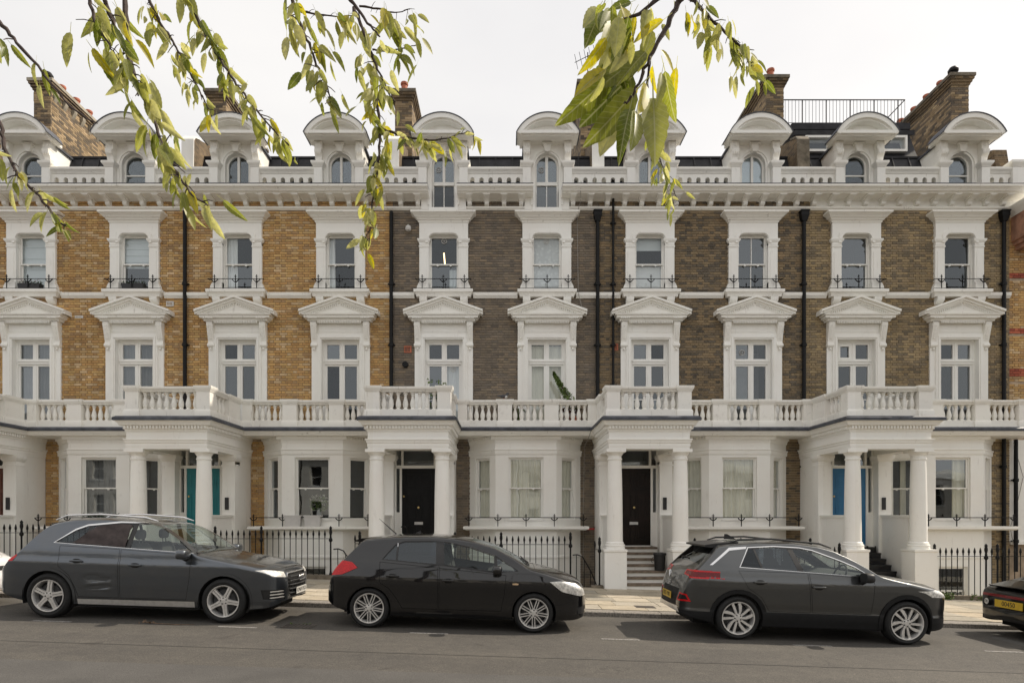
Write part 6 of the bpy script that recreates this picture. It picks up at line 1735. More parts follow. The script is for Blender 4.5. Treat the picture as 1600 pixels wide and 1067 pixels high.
obj('spoiler', MB().prism([(-2.5, 1.49), (-2.86, 1.455), (-3.03, 1.425), (-3.02, 1.395), (-2.84, 1.38), (-2.5, 1.43)], 'y', -0.53, 0.53).mesh('spoiler', M['black_plastic']), rootC)
obj('shark_fin', MB().prism([(-2.35, 1.52), (-2.55, 1.515), (-2.54, 1.60), (-2.50, 1.60)], 'y', -0.012, 0.012).mesh('shark_fin', M['black_plastic']), rootC)
obj('rear_wiper', MB().tube([(-3.12, 0.0, 1.18), (-3.11, 0.22, 1.20), (-3.12, 0.42, 1.185)], 0.012, 6).mesh('rear_wiper', M['black_plastic']), rootC)
number_plate(rootC, 'LK25 YBD', 'plate_yellow', (-3.475, 0, 0.59), (radians(90), 0, radians(-90)))
em = MB().tube([(0, 0.06 * cos(a), 0.06 * sin(a)) for a in [2 * pi * q / 18 for q in range(18)]], 0.007, 5, closed=True)
for pts in ([(0, -0.045, 0.04), (0, -0.02, -0.045), (0, 0.0, 0.0), (0, 0.02, -0.045), (0, 0.045, 0.04)], [(0, -0.025, 0.055), (0, 0.0, 0.01), (0, 0.025, 0.055)]): em.tube(pts, 0.005, 4)
obj('emblem', em.mesh('emblem', M['bright_trim']), rootC, (-3.425, 0, 0.93))
obj('badge', lettering('T-ROC', 0.075, 'silver'), rootC, (-3.445, 0, 0.80), (radians(90), 0, radians(-90)))

# ---- low black coupe at the right edge
low = dict(hw=0.93, wb=2.45, Rt=0.34, Rr=0.26, Ra=0.37, lip=0.02, wheel='multi2', paint='paint_ink',
  zt=[(0.85, 0.55), (0.82, 0.66), (0.6, 0.80), (0.1, 0.90), (-0.3, 0.95), (-0.6, 1.08), (-1.0, 1.26), (-1.4, 1.33), (-1.8, 1.31), (-2.3, 1.20), (-2.8, 1.03), (-3.15, 0.92), (-3.3, 0.87), (-3.38, 0.80), (-3.43, 0.66), (-3.45, 0.56)],
  W=[(0.85, 0.5), (0.8, 0.7), (0.6, 0.88), (0.2, 0.95), (-1.0, 0.98), (-2.4, 1.0), (-3.0, 0.985), (-3.25, 0.94), (-3.38, 0.86), (-3.45, 0.72)],
  zb=[(-3.45, 0.30), (-3.2, 0.22), (-2.0, 0.17), (0.5, 0.17), (0.85, 0.24)],
  cap=[(-3.45, 0.08), (-3.2, 0.05), (-2.5, 0.05), (-1.3, 0.07), (-0.5, 0.05), (0.2, 0.12), (0.85, 0.1)],
  S=[(0.15, 0.93), (0.3, 0.97), (0.6, 1.0), (0.78, 0.985), (0.9, 0.93), (1.1, 0.80), (1.33, 0.62)],
  dlo=[(-0.6, 0.93), (-1.0, 1.17), (-1.4, 1.25), (-1.8, 1.23), (-2.3, 1.10), (-2.55, 0.97)], trim=0.01,
  panes=[('pane_front', ((-0.5, 0.9), (-0.5, 1.6)), ((-1.55, 0.9), (-1.6, 1.5))), ('pane_rear', ((-1.62, 0.9), (-1.67, 1.5)), ((-2.6, 0.9), (-2.6, 1.5)))],
  screen=[(-0.4, -0.66), (-0.4, 0.66), (-1.1, 0.52), (-1.1, -0.52)], rear_screen=[(-1.95, -0.5), (-1.95, 0.5), (-2.85, 0.58), (-2.85, -0.58)],
  doors=[[(-0.5, 0.90), (-0.52, 0.3), (-1.6, 0.3), (-1.7, 0.93)]],
  belt=lambda x: 0.92, cab=(-2.3, -0.5), seatx=-1.15, headz=1.12, rearx=-2.0,
  cuts=[('tail_strip', [(0.90, 0.70), (0.88, 0.745), (-0.88, 0.745), (-0.90, 0.70)], 'x', dict(nmin=0.05, sign=-1, mirror=False)),
        ('bumper_insert', [(0.7, 0.24), (0.7, 0.36), (-0.7, 0.36), (-0.7, 0.24)], 'x', dict(nmin=0.02, sign=-1, mirror=False)),
        ('reflector', [(0.66, 0.40), (0.66, 0.43), (0.88, 0.43), (0.88, 0.40)], 'x', dict(nmin=0.05, sign=-1))],
  mats=dict(tail_strip='lamp_dark_red', bumper_insert='black_plastic', reflector='lamp_dark_red'), sided=('reflector',), push=dict(bumper_insert=-0.01))
rootD, _p = make_car(low, 'parked_car', 'low glossy black car with yellow rear plate 00450 and white oval sticker', 12.28, 11.2)
obj('spoiler', MB().prism([(-2.95, 1.0), (-3.30, 0.915), (-3.40, 0.90), (-3.36, 0.875), (-3.0, 0.94)], 'y', -0.62, 0.62).mesh('spoiler', M['paint_ink']), rootD)
number_plate(rootD, '00450', 'plate_yellow', (-3.505, 0.0, 0.60), (radians(90), 0, radians(-90)), 0.62, 0.13, 0.12)
ov = MB().lathe([(0.0, 0.002), (0.052, 0.001), (0.055, -0.002)], n=20); ov.v = [(x * 1.25, y, z) for x, y, z in ov.v]
sk = obj('oval_sticker', ov.mesh('oval_sticker', M['plate_white']), rootD, (-3.475, 0.55, 0.60), (radians(90), 0, radians(-100)))
obj('lettering', lettering('OK', 0.07, 'black_plastic'), sk, (0, 0, 0.0025))
# ---- white car whose nose just enters at the left edge
def copy_car(src, label, X, D, swap):
    r = src.copy(); COL.objects.link(r); r.location = (X, D, road_z(X)); r['label'] = label
    for c in list(src.children):
        d = c.copy(); COL.objects.link(d); d.parent = r
        for g in c.children:
            e = g.copy(); COL.objects.link(e); e.parent = d
            if e.data.materials and e.data.materials[0].name in swap: e.data = e.data.copy(); e.data.materials[0] = M[swap[e.data.materials[0].name]]
        if d.data and d.data.materials and d.data.materials[0].name in swap:
            d.data = d.data.copy(); d.data.materials[0] = M[swap[d.data.materials[0].name]]
    return r
copy_car(rootB, 'white car whose bumper just shows behind the dented grey car', -9.90, 11.22, {'paint_black': 'paint_white'})
# ------------------------------------------------------------------ iron railings in front of the areas
RTOP = [1.65, 1.50, 1.35, 1.20, 1.05]
RLAB = ['black spear-topped railing beside the wooden entrance, behind the dented grey car', 'black spear-topped railing beside the turquoise door house, between grey and black cars',
        'black spear-topped railing in front of the cream-curtained bay behind the black hatchback', 'black spear-topped railing of the dark brown house, behind the crossover', 'black spear-topped railing beside the low black car with plate 00450']
def bar_mesh(Hh):
    b = MB().tube([(0, 0, 0), (0, 0, Hh - 0.20)], 0.0105, 6)
    b.lathe([(0.011, 0), (0.02, 0.01), (0.02, 0.02), (0.013, 0.03), (0.018, 0.045), (0.027, 0.075), (0.025, 0.11), (0.012, 0.17), (0.0, 0.20)], 0, 0, Hh - 0.20, 8)
    return b.mesh('bar', M['iron'])
def post_mesh(Hh):
    b = MB().tube([(0, 0, 0), (0, 0, Hh - 0.30)], 0.022, 8)
    b.lathe([(0.022, -0.06), (0.045, -0.03), (0.05, 0.0), (0.04, 0.03), (0.025, 0.06), (0.03, 0.08), (0.022, 0.10), (0.03, 0.14), (0.04, 0.19), (0.035, 0.25), (0.028, 0.27), (0.036, 0.29), (0.03, 0.32), (0.0, 0.36)], 0, 0, Hh - 0.32, 10)
    b.lathe([(0.045, 0), (0.04, 0.04), (0.03, 0.06), (0.022, 0.12)], 0, 0, 0.0, 8)
    return b.mesh('post', M['iron'])
for i, s in enumerate(HOUSES):
    x0 = s['x'] + 2.06; x1 = s['x'] + (5.0 if i < 4 else 5.85); zt = RTOP[i]
    base = pave_z((x0 + x1) / 2) + 0.06; y = 16.28
    rl = thing('area_railing', RLAB[i], 'railing', (x0, y, base), group='iron railings along the pavement')
    L = x1 - x0; Hh = zt - base
    pl = MB(); n = 6
    a, c = -0.06, L + 0.06
    pl.hexa([(a, -0.09, pave_z(x0) - base - 0.2), (c, -0.09, pave_z(x1) - base - 0.2), (c, 0.14, pave_z(x1) - base - 0.2), (a, 0.14, pave_z(x0) - base - 0.2),
             (a, -0.09, pave_z(x0) - base + 0.10), (c, -0.09, pave_z(x1) - base + 0.10), (c, 0.14, pave_z(x1) - base + 0.10), (a, 0.14, pave_z(x0) - base + 0.10)])
    obj('plinth', pl.mesh('plinth', M['soot_stone']), rl)
    b = MB().box(0, L, -0.012, 0.012, Hh - 0.235, Hh - 0.222)
    obj('top_rail', b.mesh('top_rail', M['iron']), rl)
    bm_, pm_ = bar_mesh(Hh), post_mesh(Hh + 0.06)
    n = int(round(L / 0.148))
    for k in range(n + 1):
        x = L * k / n; post_here = k in (0, n) or k == int(n * 0.43) or (i == 4 and k == int(n * 0.36))
        obj('post' if post_here else 'bar', pm_ if post_here else bm_, rl, (x, 0.0, 0.0))
    if i < 4:
        # gate gap, then two stubs against the next porch
        xs = s['x'] + 5.62
        st = thing('railing_stub', ['pair of iron railing posts beside the turquoise door porch', 'pair of iron railing posts against the black door porch', 'pair of iron railing posts against the white steps pedestal', 'pair of iron railing posts against the blue door porch pedestal'][i], 'railing', (xs, y, pave_z(xs)), group='railing stubs beside the porches')
        obj('bar', bar_mesh(Hh), st, (0, 0, 0.0)); obj('post', post_mesh(Hh + 0.06), st, (0.12, 0, 0)); obj('foot', MB().box(-0.1, 0.2, -0.09, 0.09, -0.1, 0.06).mesh('foot', M['soot_stone']), st)
        obj('link', MB().box(0, 0.12, -0.012, 0.012, Hh - 0.235, Hh - 0.222).mesh('link', M['iron']), st)
        hr = thing('stair_handrail', ['curved iron handrail of the area steps next to the turquoise door', 'curved iron handrail of the area steps between grey and black cars', 'curved iron handrail of the area steps between the cream bay and white steps', 'curved iron handrail of the area steps before the blue door'][i], 'handrail', (x1 + 0.06, y + 0.05, base), group='handrails of the area steps')
        top = Hh - 0.5
        obj('rail', MB().tube([(0, 0, top), (0.12, 0, top + 0.01), (0.25, 0, top - 0.04), (0.48, 0.1, top - 0.42), (0.62, 0.15, top - 0.75), (0.64, 0.15, -0.6)], 0.016, 7).mesh('rail', M['iron']), hr)
        for k, (xx, tz) in enumerate(((0.1, top), (0.3, top - 0.1), (0.46, top - 0.38))): obj('bar', MB().tube([(xx, 0.04, -0.6), (xx, 0.03, tz)], 0.011, 6).mesh('bar', M['iron']), hr)

# ------------------------------------------------------------------ curtains and blinds
def curtain_mesh(w, z0, z1, mat, pleats, amp, seed):
    rr = random.Random(seed); b = MB(); n = max(8, int(pleats * 8)); ph = [rr.uniform(-0.5, 0.5) for _ in range(4)]
    for j, z in enumerate((z0, (z0 + z1) / 2, z1)):
        for k in range(n + 1):
            u = k / n
            y = amp * sin(2 * pi * pleats * u + ph[0]) * (1.0 - 0.3 * (j == 2)) + 0.4 * amp * sin(2 * pi * pleats * 1.63 * u + ph[1])
            b.v.append((-w / 2 + w * u + 0.01 * sin(9 * u + j), y, z))
    for j in range(2):
        for k in range(n): a = j * (n + 1) + k; b.f.append((a, a + 1, a + n + 2, a + n + 1))
    return b.mesh('curtain', M[mat], angle=80)
def curtain(hi, x, y, w, z0, z1, mat, label, pleats=5, amp=0.02, name='curtain', group=None):
    s = HOUSES[hi]
    me = curtain_mesh(w, z0, z1, mat, pleats, amp, int(x * 100) + hi)
    o = thing(name, label, name if name != 'roman_blind' else 'blind', (s['x'] + x, YF + y, 0), me=me, group=group); me.name = name
    return o
def blind(hi, x, y, w, z0, z1, label):
    b = MB(); n = 5
    for k in range(n):
        a = z0 + (z1 - z0) * k / n; c = z0 + (z1 - z0) * (k + 1) / n
        b.quad((-w / 2, -0.012, a), (w / 2, -0.012, a), (w / 2, 0.004, c - 0.004), (-w / 2, 0.004, c - 0.004)); b.box(-w / 2, w / 2, -0.015, 0.006, a - 0.005, a + 0.005)
    thing('roman_blind', label, 'blind', (HOUSES[hi]['x'] + x, YF + y, 0), me=b.mesh('roman_blind', M['blind']))
blind(0, W1, 0.19, 0.86, 8.55, 10.2, 'pale roman blind covering the whole second floor window above the flower box')
blind(0, W2, 0.19, 0.86, 9.25, 10.2, 'pale roman blind over the upper sash next to the black downpipe')
curtain(1, W1 - 0.27, 0.20, 0.34, 8.5, 10.2, 'curtain_white', 'white curtain drawn half open in a second floor sash of the turquoise door house', 4)
curtain(1, W1 + 0.39, 0.20, 0.12, 8.5, 10.2, 'curtain_white', 'narrow white curtain edge in the same sash as the half open curtain', 2)
curtain(1, W2 - 0.33, 0.20, 0.22, 8.5, 10.2, 'curtain_white', 'white curtain gathered at the side of the sash behind the hanging leaves', 3)
curtain(2, W2, 0.20, 0.92, 8.5, 10.2, 'lace', 'white lace net curtain filling the second floor sash beside the hopper', 3, 0.012)
curtain(2, W1 + 0.30, 0.30, 0.34, 8.5, 9.25, 'blind', 'grey cloth hanging in the lower sash under the strip light', 3)
curtain(3, W1, 0.20, 0.9, 8.5, 9.30, 'curtain_white', 'plain white net across the lower sash of the dark brown house', 2, 0.01)
curtain(3, W1, 0.24, 0.9, 9.80, 10.2, 'blind', 'pale half-lowered roller blind at the sash head of the dark brown house', 1, 0.004)
curtain(0, W1 - 0.02, 0.30, 1.06, 4.4, 7.0, 'curtain_grey', 'dark grey pleated curtain in the french window above the wooden entrance balcony', 9, 0.03)
curtain(0, W2, 0.30, 1.06, 4.4, 7.0, 'curtain_grey', 'dark grey pleated curtain in the french window beside the turquoise porch balcony', 9, 0.03)
curtain(2, W1 + 0.27, 0.26, 0.46, 4.4, 6.36, 'curtain_white', 'white curtain behind one leaf of the french window over the black door', 3, 0.012)
curtain(2, W2, 0.26, 1.06, 4.4, 6.95, 'curtain_cream', 'cream net curtain in the french window behind the leaning plant', 7, 0.012)
curtain(3, W2 + 0.1, 0.9, 0.9, 4.4, 6.9, 'curtain_grey', 'grey drape deep inside the french window beside the third downpipe', 6, 0.02)
curtain(0, BC, -0.42, 1.06, 1.6, 3.6, 'curtain_grey', 'dark pleated curtain in the bay window above the dented grey car', 10, 0.025)
curtain(2, BC, -0.53, 1.06, 1.6, 3.6, 'curtain_cream', 'cream pleated curtain closing the bay window between the black door and white steps', 11, 0.022)
curtain(3, BC, -0.53, 1.06, 1.6, 3.6, 'curtain_cream', 'cream pleated curtain closing the bay window behind the crossover roof', 11, 0.022)
curtain(4, BC + 0.33, -0.45, 0.36, 1.6, 3.6, 'curtain_cream', 'cream drape at one side of the end bay window', 5, 0.03)
curtain(4, BC - 0.42, -0.45, 0.18, 1.6, 3.6, 'curtain_cream', 'narrow cream drape at the porch side of the end bay window', 3, 0.03)
for hi, txt in ((2, 'cream-curtained bay beside the black door'), (3, 'cream-curtained bay behind the crossover')):
    for s_, nm in ((-1, 'porch side'), (1, 'far side')):
        c = curtain(hi, BC, 0, 0.66, 1.6, 3.6, 'curtain_cream', 'cream curtain in the narrow %s light of the %s' % (nm, txt), 6, 0.02)
        p0, p1 = (BAY[0], BAY[1]) if s_ < 0 else (BAY[2], BAY[3])
        Mx, L = facet_M(p0, p1); q = Mx @ Vector((L / 2, 0.20, 0))
        c.location = (HOUSES[hi]['x'] + BC + q.x, YF + q.y, 0); c.rotation_euler = (0, 0, atan2(p1[1] - p0[1], p1[0] - p0[0]))
curtain(4, BC - 1.05, -0.10, 0.16, 1.6, 3.6, 'curtain_cream', 'cream drape in the slanting light seen through the blue door porch', 3, 0.03)
for k, (xx, lab) in enumerate(((W1, 'pale net in the small dormer casement beside the roof terrace'),)):
    o = curtain(3, W2, 0.12, 0.7, 11.4, 12.6, 'blind', 'pale blind filling the arched dormer next to the roof terrace chimney', 2, 0.008)
# lit strip light in the dark house's second floor
k = NT('strip_glow'); k.b.inputs['Emission Color'].default_value = (1.0, 0.72, 0.38, 1); k.b.inputs['Emission Strength'].default_value = 3.0; M['strip_glow'] = k.m
sl_ = thing('strip_light', 'lit fluorescent strip light slanting inside the dark house second floor window', 'lamp', (HOUSES[2]['x'] + W1 - 0.07, YF + 0.75, 9.80))
obj('tube', MB().tube([(0.03, 0, -0.22), (-0.03, 0.3, 0.26)], 0.022, 8).mesh('tube', M['strip_glow']), sl_)
obj('batten', MB().tube([(0.03, 0.03, -0.20), (-0.03, 0.33, 0.28)], 0.03, 6).mesh('batten', M['gloss_white']), sl_)
# round paper stickers on panes of the dark house
def roundel(x, y, z, label, r=0.075):
    b = MB().tube([(r * cos(a), 0, r * sin(a)) for a in [2 * pi * q / 18 for q in range(18)]], 0.008, 5, closed=True)
    for q in range(6): b.tube([(0, 0, 0), (r * cos(q * pi / 3), 0, r * sin(q * pi / 3))], 0.004, 4)
    thing('extractor_vent', label, 'vent', (x, y, z), me=b.mesh('extractor_vent', M['planter']), group='round vents in window panes')
xc = HOUSES[2]['x']
roundel(xc + W1, YF + 0.065, 10.02, 'round vent in the sash with the strip light')
roundel(xc + W2 - 0.0, YF + 0.065, 10.02, 'round vent in the sash with the lace curtain')
roundel(xc + W1 + 0.26, YF + 0.115, 6.22, 'round vent in the french window over the black door')
roundel(xc + W2 + 0.26, YF + 0.115, 6.15, 'round vent in the french window beside the leaning plant')
roundel(xc + W1 - 0.16, YF + 0.03, 12.12, 'round vent in the tall dormer nearer the yellow houses')
roundel(xc + W2 - 0.16, YF + 0.03, 12.12, 'round vent in the tall dormer nearer the dark brown house')
roundel(HOUSES[3]['x'] + W2 - 0.26, YF + 0.115, 6.72, 'round vent in the french window of the dark brown house')

# glazing bars of the altered sashes
gbm = MB().box(-0.011, 0.011, 0.07, 0.105, 9.34, 10.11).box(-0.011, 0.011, 0.11, 0.145, 8.60, 9.30).mesh('glazing_bar', M['gloss_white'])
obj('glazing_bar', gbm, HOUSES[3]['w2'][1])
hop = MB(); frame_rects(hop, -0.45, -0.07, 6.50, 6.95, 0.085, 0.13, 0.06)
obj('top_hung_light', hop.mesh('top_hung_light', M['gloss_white']), HOUSES[4]['w1'][0])
for (hi, wi) in ((1, 0), (1, 1)):
    hm_ = MB().box(-0.02, 0.0, 0.06, 0.10, 4.95, 5.2).tube([(-0.01, 0.06, 5.15), (-0.11, 0.055, 5.15)], 0.009, 6).mesh('handle', M['silver']); obj('handle', hm_, HOUSES[hi]['w1'][wi])
# ------------------------------------------------------------------ plants and small things
def foliage(b, rr, n, box, size, up=0.3):
    (x0, x1, y0, y1, z0, z1) = box
    for _ in range(n):
        c = Vector((rr.uniform(x0, x1), rr.uniform(y0, y1), rr.uniform(z0, z1)))
        d = Vector((rr.uniform(-1, 1), rr.uniform(-1, 1), rr.uniform(-0.3, 1) + up)).normalized(); w = d.orthogonal().normalized(); w.rotate(Matrix.Rotation(rr.uniform(0, 6.28), 3, d))
        L = size * rr.uniform(0.6, 1.3); i = len(b.v)
        b.v += [tuple(c - d * L * 0.5), tuple(c + w * L * 0.22), tuple(c + d * L * 0.5), tuple(c - w * L * 0.22)]; b.f.append((i, i + 1, i + 2, i + 3))
    return b
rr = random.Random(3)
def leafmesh(n, box, size, mat, name='leaves'):
    me = foliage(MB(), rr, n, box, size).mesh(name, M[mat], smooth=False); return me
flat('bloom', (0.45, 0.36, 0.38), 0.8, 0, 0.3, 40)
flat('bloom_white', (0.6, 0.58, 0.5), 0.8, 0, 0.3, 40)
def window_box(x, z, w, label, blooms):
    t = thing('window_box', label, 'window box', (x, YF - 0.10, z))
    b = MB().prism([(-w / 2 + 0.03, 0), (w / 2 - 0.03, 0), (w / 2, 0.17), (-w / 2, 0.17)], 'y', -0.09, 0.09); obj('trough', b.mesh('trough', M['black_plastic']), t)
    obj('leaves', leafmesh(150, (-w / 2, w / 2, -0.1, 0.1, 0.12, 0.24), 0.07, 'leaf_dark'), t)['kind'] = 'stuff'
    if blooms: obj('blooms', leafmesh(60, (-w / 2, w / 2, -0.1, 0.1, 0.2, 0.3), 0.05, 'bloom'), t)['kind'] = 'stuff'
window_box(HOUSES[0]['x'] + W1, 8.515, 0.66, 'black window box with dark pink flowers under the fully blinded sash', True)
window_box(HOUSES[0]['x'] + W2, 8.515, 0.66, 'black window box of dark plants next to the first downpipe', False)
t = thing('ledge_planter', 'dark trough of bushy green plants on the ledge above the dented grey car', 'planter', (HOUSES[0]['x'] + BC + 0.25, YF - 0.78, 1.552))
obj('trough', MB().prism([(-0.55, 0), (0.55, 0), (0.6, 0.19), (-0.6, 0.19)], 'y', -0.1, 0.1).mesh('trough', M['black_plastic']), t)
obj('leaves', leafmesh(420, (-0.62, 0.62, -0.13, 0.13, 0.14, 0.36), 0.08, 'leaf_dark'), t)['kind'] = 'stuff'
for k, xx in enumerate((-0.56, 0.0)):
    t = thing('white_planter', 'off-white square planter on the bay ledge under the window flowers', 'planter', (HOUSES[1]['x'] + BC + xx + 0.05, YF - 0.80, 1.552), group='square planters on the bay ledge')
    obj('pot', MB().hexa([(-0.2, -0.1, 0), (0.2, -0.1, 0), (0.2, 0.06, 0), (-0.2, 0.06, 0), (-0.24, -0.11, 0.3), (0.24, -0.11, 0.3), (0.24, 0.07, 0.3), (-0.24, 0.07, 0.3)]).mesh('pot', M['planter']), t)
    obj('rim', MB().mould([(-0.24, 0.07), (-0.24, -0.11), (0.24, -0.11), (0.24, 0.07)], [(0, 0.28), (0.012, 0.28), (0.012, 0.315), (0, 0.315)], closed=True).mesh('rim', M['planter']), t)
t = thing('flower_vase', 'vase of white flowers and greenery inside the bay by the turquoise door', 'flowers', (HOUSES[1]['x'] + BC + 0.12, YF - 0.45, 1.75))
obj('vase', MB().lathe([(0.05, 0), (0.08, 0.08), (0.075, 0.2), (0.05, 0.28), (0.06, 0.32)], n=14).mesh('vase', M['planter']), t)
obj('leaves', leafmesh(160, (-0.26, 0.26, -0.1, 0.12, 0.25, 0.62), 0.12, 'leaf_mid'), t)['kind'] = 'stuff'
obj('blooms', leafmesh(70, (-0.22, 0.22, -0.12, 0.1, 0.4, 0.7), 0.09, 'bloom_white'), t)['kind'] = 'stuff'
# balcony of the dark house
bx = HOUSES[2]['x']; by = YF
for k in range(3):
    t = thing('plant_pot', 'yellow pot with a dried plant behind the balcony balusters', 'plant pot', (bx + 4.98 + 0.22 * k, by - 0.45, 4.352), group='yellow pots on the balcony')
    obj('pot', MB().lathe([(0.06, 0), (0.085, 0.20), (0.095, 0.20), (0.095, 0.24), (0.08, 0.24)], n=14).mesh('pot', M['yellow_pot']), t)
    obj('stems', leafmesh(40, (-0.06, 0.06, -0.06, 0.06, 0.22, 0.62), 0.16, 'wood', 'stems'), t)['kind'] = 'stuff'
t = thing('leaning_plant', 'tall bushy climbing plant leaning over the balcony of the dark house', 'plant', (bx + 5.08, by - 0.52, 4.352))
cone = MB()
for _ in range(800):
    v = rr.random() ** 0.7; c = Vector((0.28 - 0.62 * v, 0.0, 0.55 + 1.05 * v)); rad = 0.17 * (1 - v) + 0.02
    p = c + Vector((rr.uniform(-rad, rad), rr.uniform(-rad, rad), rr.uniform(-0.06, 0.06))); foliage(cone, rr, 1, (p.x, p.x, p.y, p.y, p.z, p.z), 0.085, 0.1)
obj('leaves', cone.mesh('leaves', M['leaf_mid'], smooth=False), t)['kind'] = 'stuff'
obj('stem', MB().tube([(0.30, 0, 0.22), (0.2, 0, 0.7), (-0.3, 0, 1.55)], [0.025, 0.02, 0.006], 7).mesh('stem', M['wood']), t)
obj('pot', MB().lathe([(0.13, 0), (0.17, 0.3), (0.185, 0.3), (0.185, 0.34), (0.15, 0.34)], 0.28, 0, 0, 16).mesh('pot', M['terracotta']), t)
t = thing('strappy_plant', 'green strap-leaved plant low behind the balcony balusters', 'plant', (bx + 3.72, by - 0.42, 4.352))
sp_ = MB()
for k in range(12):
    a = k * 0.52; r1 = 0.25; i = len(sp_.v); d = Vector((cos(a), sin(a), 0)); w = Vector((-sin(a), cos(a), 0)) * 0.022
    pts = [(Vector((0, 0, 0.16)) + d * (r1 * u) + Vector((0, 0, 0.42 * sin(2.2 * u)))) for u in (0, 0.35, 0.7, 1.0)]
    for q in pts: sp_.v += [tuple(q - w), tuple(q + w)]
    for q in range(3): sp_.f.append((i + 2 * q, i + 2 * q + 1, i + 2 * q + 3, i + 2 * q + 2))
obj('leaves', sp_.mesh('leaves', M['leaf_mid']), t)['kind'] = 'stuff'; obj('pot', MB().lathe([(0.08, 0), (0.11, 0.16), (0.10, 0.17)], n=14).mesh('pot', M['black_plastic']), t)
t = thing('potted_shrub', 'small potted shrub on the porch balcony above the black door', 'plant', (bx + PC + 0.62, by - 2.25, 4.352))
obj('pot', MB().lathe([(0.09, 0), (0.12, 0.22), (0.13, 0.22), (0.13, 0.26), (0.11, 0.26)], n=14).mesh('pot', M['terracotta']), t)
obj('leaves', leafmesh(90, (-0.16, 0.16, -0.14, 0.14, 0.28, 0.75), 0.10, 'leaf_mid'), t)['kind'] = 'stuff'
tw = MB()
for (dx, dz) in ((-0.12, 1.05), (0.1, 1.0), (0.28, 0.93)): tw.tube([(0, 0, 0.25), (dx * 0.5, 0, 0.65), (dx, 0, dz)], [0.008, 0.006, 0.003], 5); foliage(tw, rr, 9, (dx - 0.09, dx + 0.09, -0.05, 0.05, dz - 0.09, dz + 0.04), 0.09)
obj('twigs', tw.mesh('twigs', M['leaf_mid']), t)
# pigeon on the balcony post
t = thing('pigeon', 'small dark and white bird perched on the balcony post beside the black door porch', 'bird', (bx + 3.30, by - 0.74, 5.145))
bd = MB(); rounded(bd, 0, 0, 0.11, 0.115, 0.05, 0.052, 1.0, 12); rounded(bd, 0.11, 0, 0.19, 0.038, 0.03, 0.036, 1.0, 10); bd.tube([(0.06, 0, 0.13), (0.10, 0, 0.18)], [0.045, 0.03], 8); bd.tube([(-0.08, 0, 0.115), (-0.2, 0, 0.13)], [0.035, 0.012], 8); bd.tube([(0.14, 0, 0.192), (0.185, 0, 0.19)], [0.012, 0.002], 6)
obj('body', bd.mesh('body', flat('feather', (0.05, 0.05, 0.055), 0.6, 0, 0.5, 30)), t)
obj('legs', MB().tube([(0.0, -0.02, 0.07), (0.01, -0.02, 0.0)], 0.006, 5).tube([(0.0, 0.02, 0.07), (0.02, 0.02, 0.0)], 0.006, 5).mesh('legs', M['terracotta']), t)
obj('breast', rounded(MB(), 0.05, 0, 0.105, 0.06, 0.047, 0.05, 1.0, 10).mesh('breast', M['planter']), t)
# bulkhead lamp, flue, airbricks
t = thing('wall_lamp', 'small white wall lamp high on the dark brick beside the second downpipe', 'lamp', (bx + 0.48, YF, 10.35))
obj('arm', MB().tube([(0, 0, 0.12), (0, -0.10, 0.14), (0, -0.13, 0.05)], 0.018, 7).mesh('arm', M['soot_stone']), t); obj('shade', MB().lathe([(0.03, 0.06), (0.075, 0.02), (0.09, -0.05), (0.07, -0.10), (0.0, -0.12)], 0, -0.13, 0, 14).mesh('shade', M['planter']), t)
thing('boiler_flue', 'round black boiler flue on the dark brick wall over the porch balcony', 'flue', (bx + 0.38, YF, 6.32), me=MB().lathe([(0.075, -0.10), (0.09, -0.09), (0.09, 0.02)], 0, 0, 0, 16, axis='y').mesh('boiler_flue', M['iron']))
def airbrick(x, z, mat, label, w=0.22, h=0.15):
    b = MB().prism(rect(-w / 2, w / 2, -h / 2, h / 2), 'y', -0.03, 0.0, [rect(-w / 2 + 0.03 + k * (w - 0.06) / 4, -w / 2 + 0.015 + (k + 1) * (w - 0.06) / 4, -h / 2 + 0.03, h / 2 - 0.03) for k in range(4)])
    thing('airbrick', label, 'vent', (x, YF, z), me=b.mesh('airbrick', M[mat]), group='airbricks in the facade')
airbrick(-9.95, 8.13, 'planter', 'pale slotted vent beside the pediment near the first downpipe')
airbrick(-12.65, 7.74, 'planter', 'small pale airbrick in the first yellow house wall', 0.24, 0.075)
airbrick(bx + 0.45, 6.78, 'terracotta', 'reddish square vent beside the dark house french window', 0.22, 0.2)
airbrick(4.2 - 1.1 + 0.15, 6.85, 'terracotta', 'reddish square vent beside the thin black pipe', 0.18, 0.2)
# loose cables
def cable(name, pts, label, r=0.009):
    thing(name, label, 'cable', me=MB().tube(pts, r, 5).mesh(name, flat('cable_grey', (0.3, 0.28, 0.25), 0.6, 0, 0.1, 5) if 'cable_grey' not in M else M['cable_grey']))
cable('cable', [(2.17, YF - 0.6, 11.45), (2.18, YF - 0.3, 11.0), (2.12, YF - 0.04, 10.8), (2.15, YF - 0.04, 8.6), (2.17, YF - 0.13, 8.3), (2.32, YF - 0.05, 7.8)], 'thin grey cable dangling down the brick beside the hopper')
cable('cable', [(2.42, YF - 1.02, 4.3), (2.36, YF - 0.95, 4.1), (2.33, YF - 0.1, 3.9), (2.30, YF - 0.05, 2.0), (2.3, YF - 0.05, 0.2)], 'thin grey cable down the brick strip beside the white steps porch')
cable('cable', [(15.0, YF - 0.1, 4.0), (15.35, YF - 0.02, 3.0), (15.1, YF - 0.05, 2.0), (14.9, YF - 0.1, 1.5), (15.0, YF - 0.1, 1.0)], 'looping cable on the white painted wall at the terrace end')
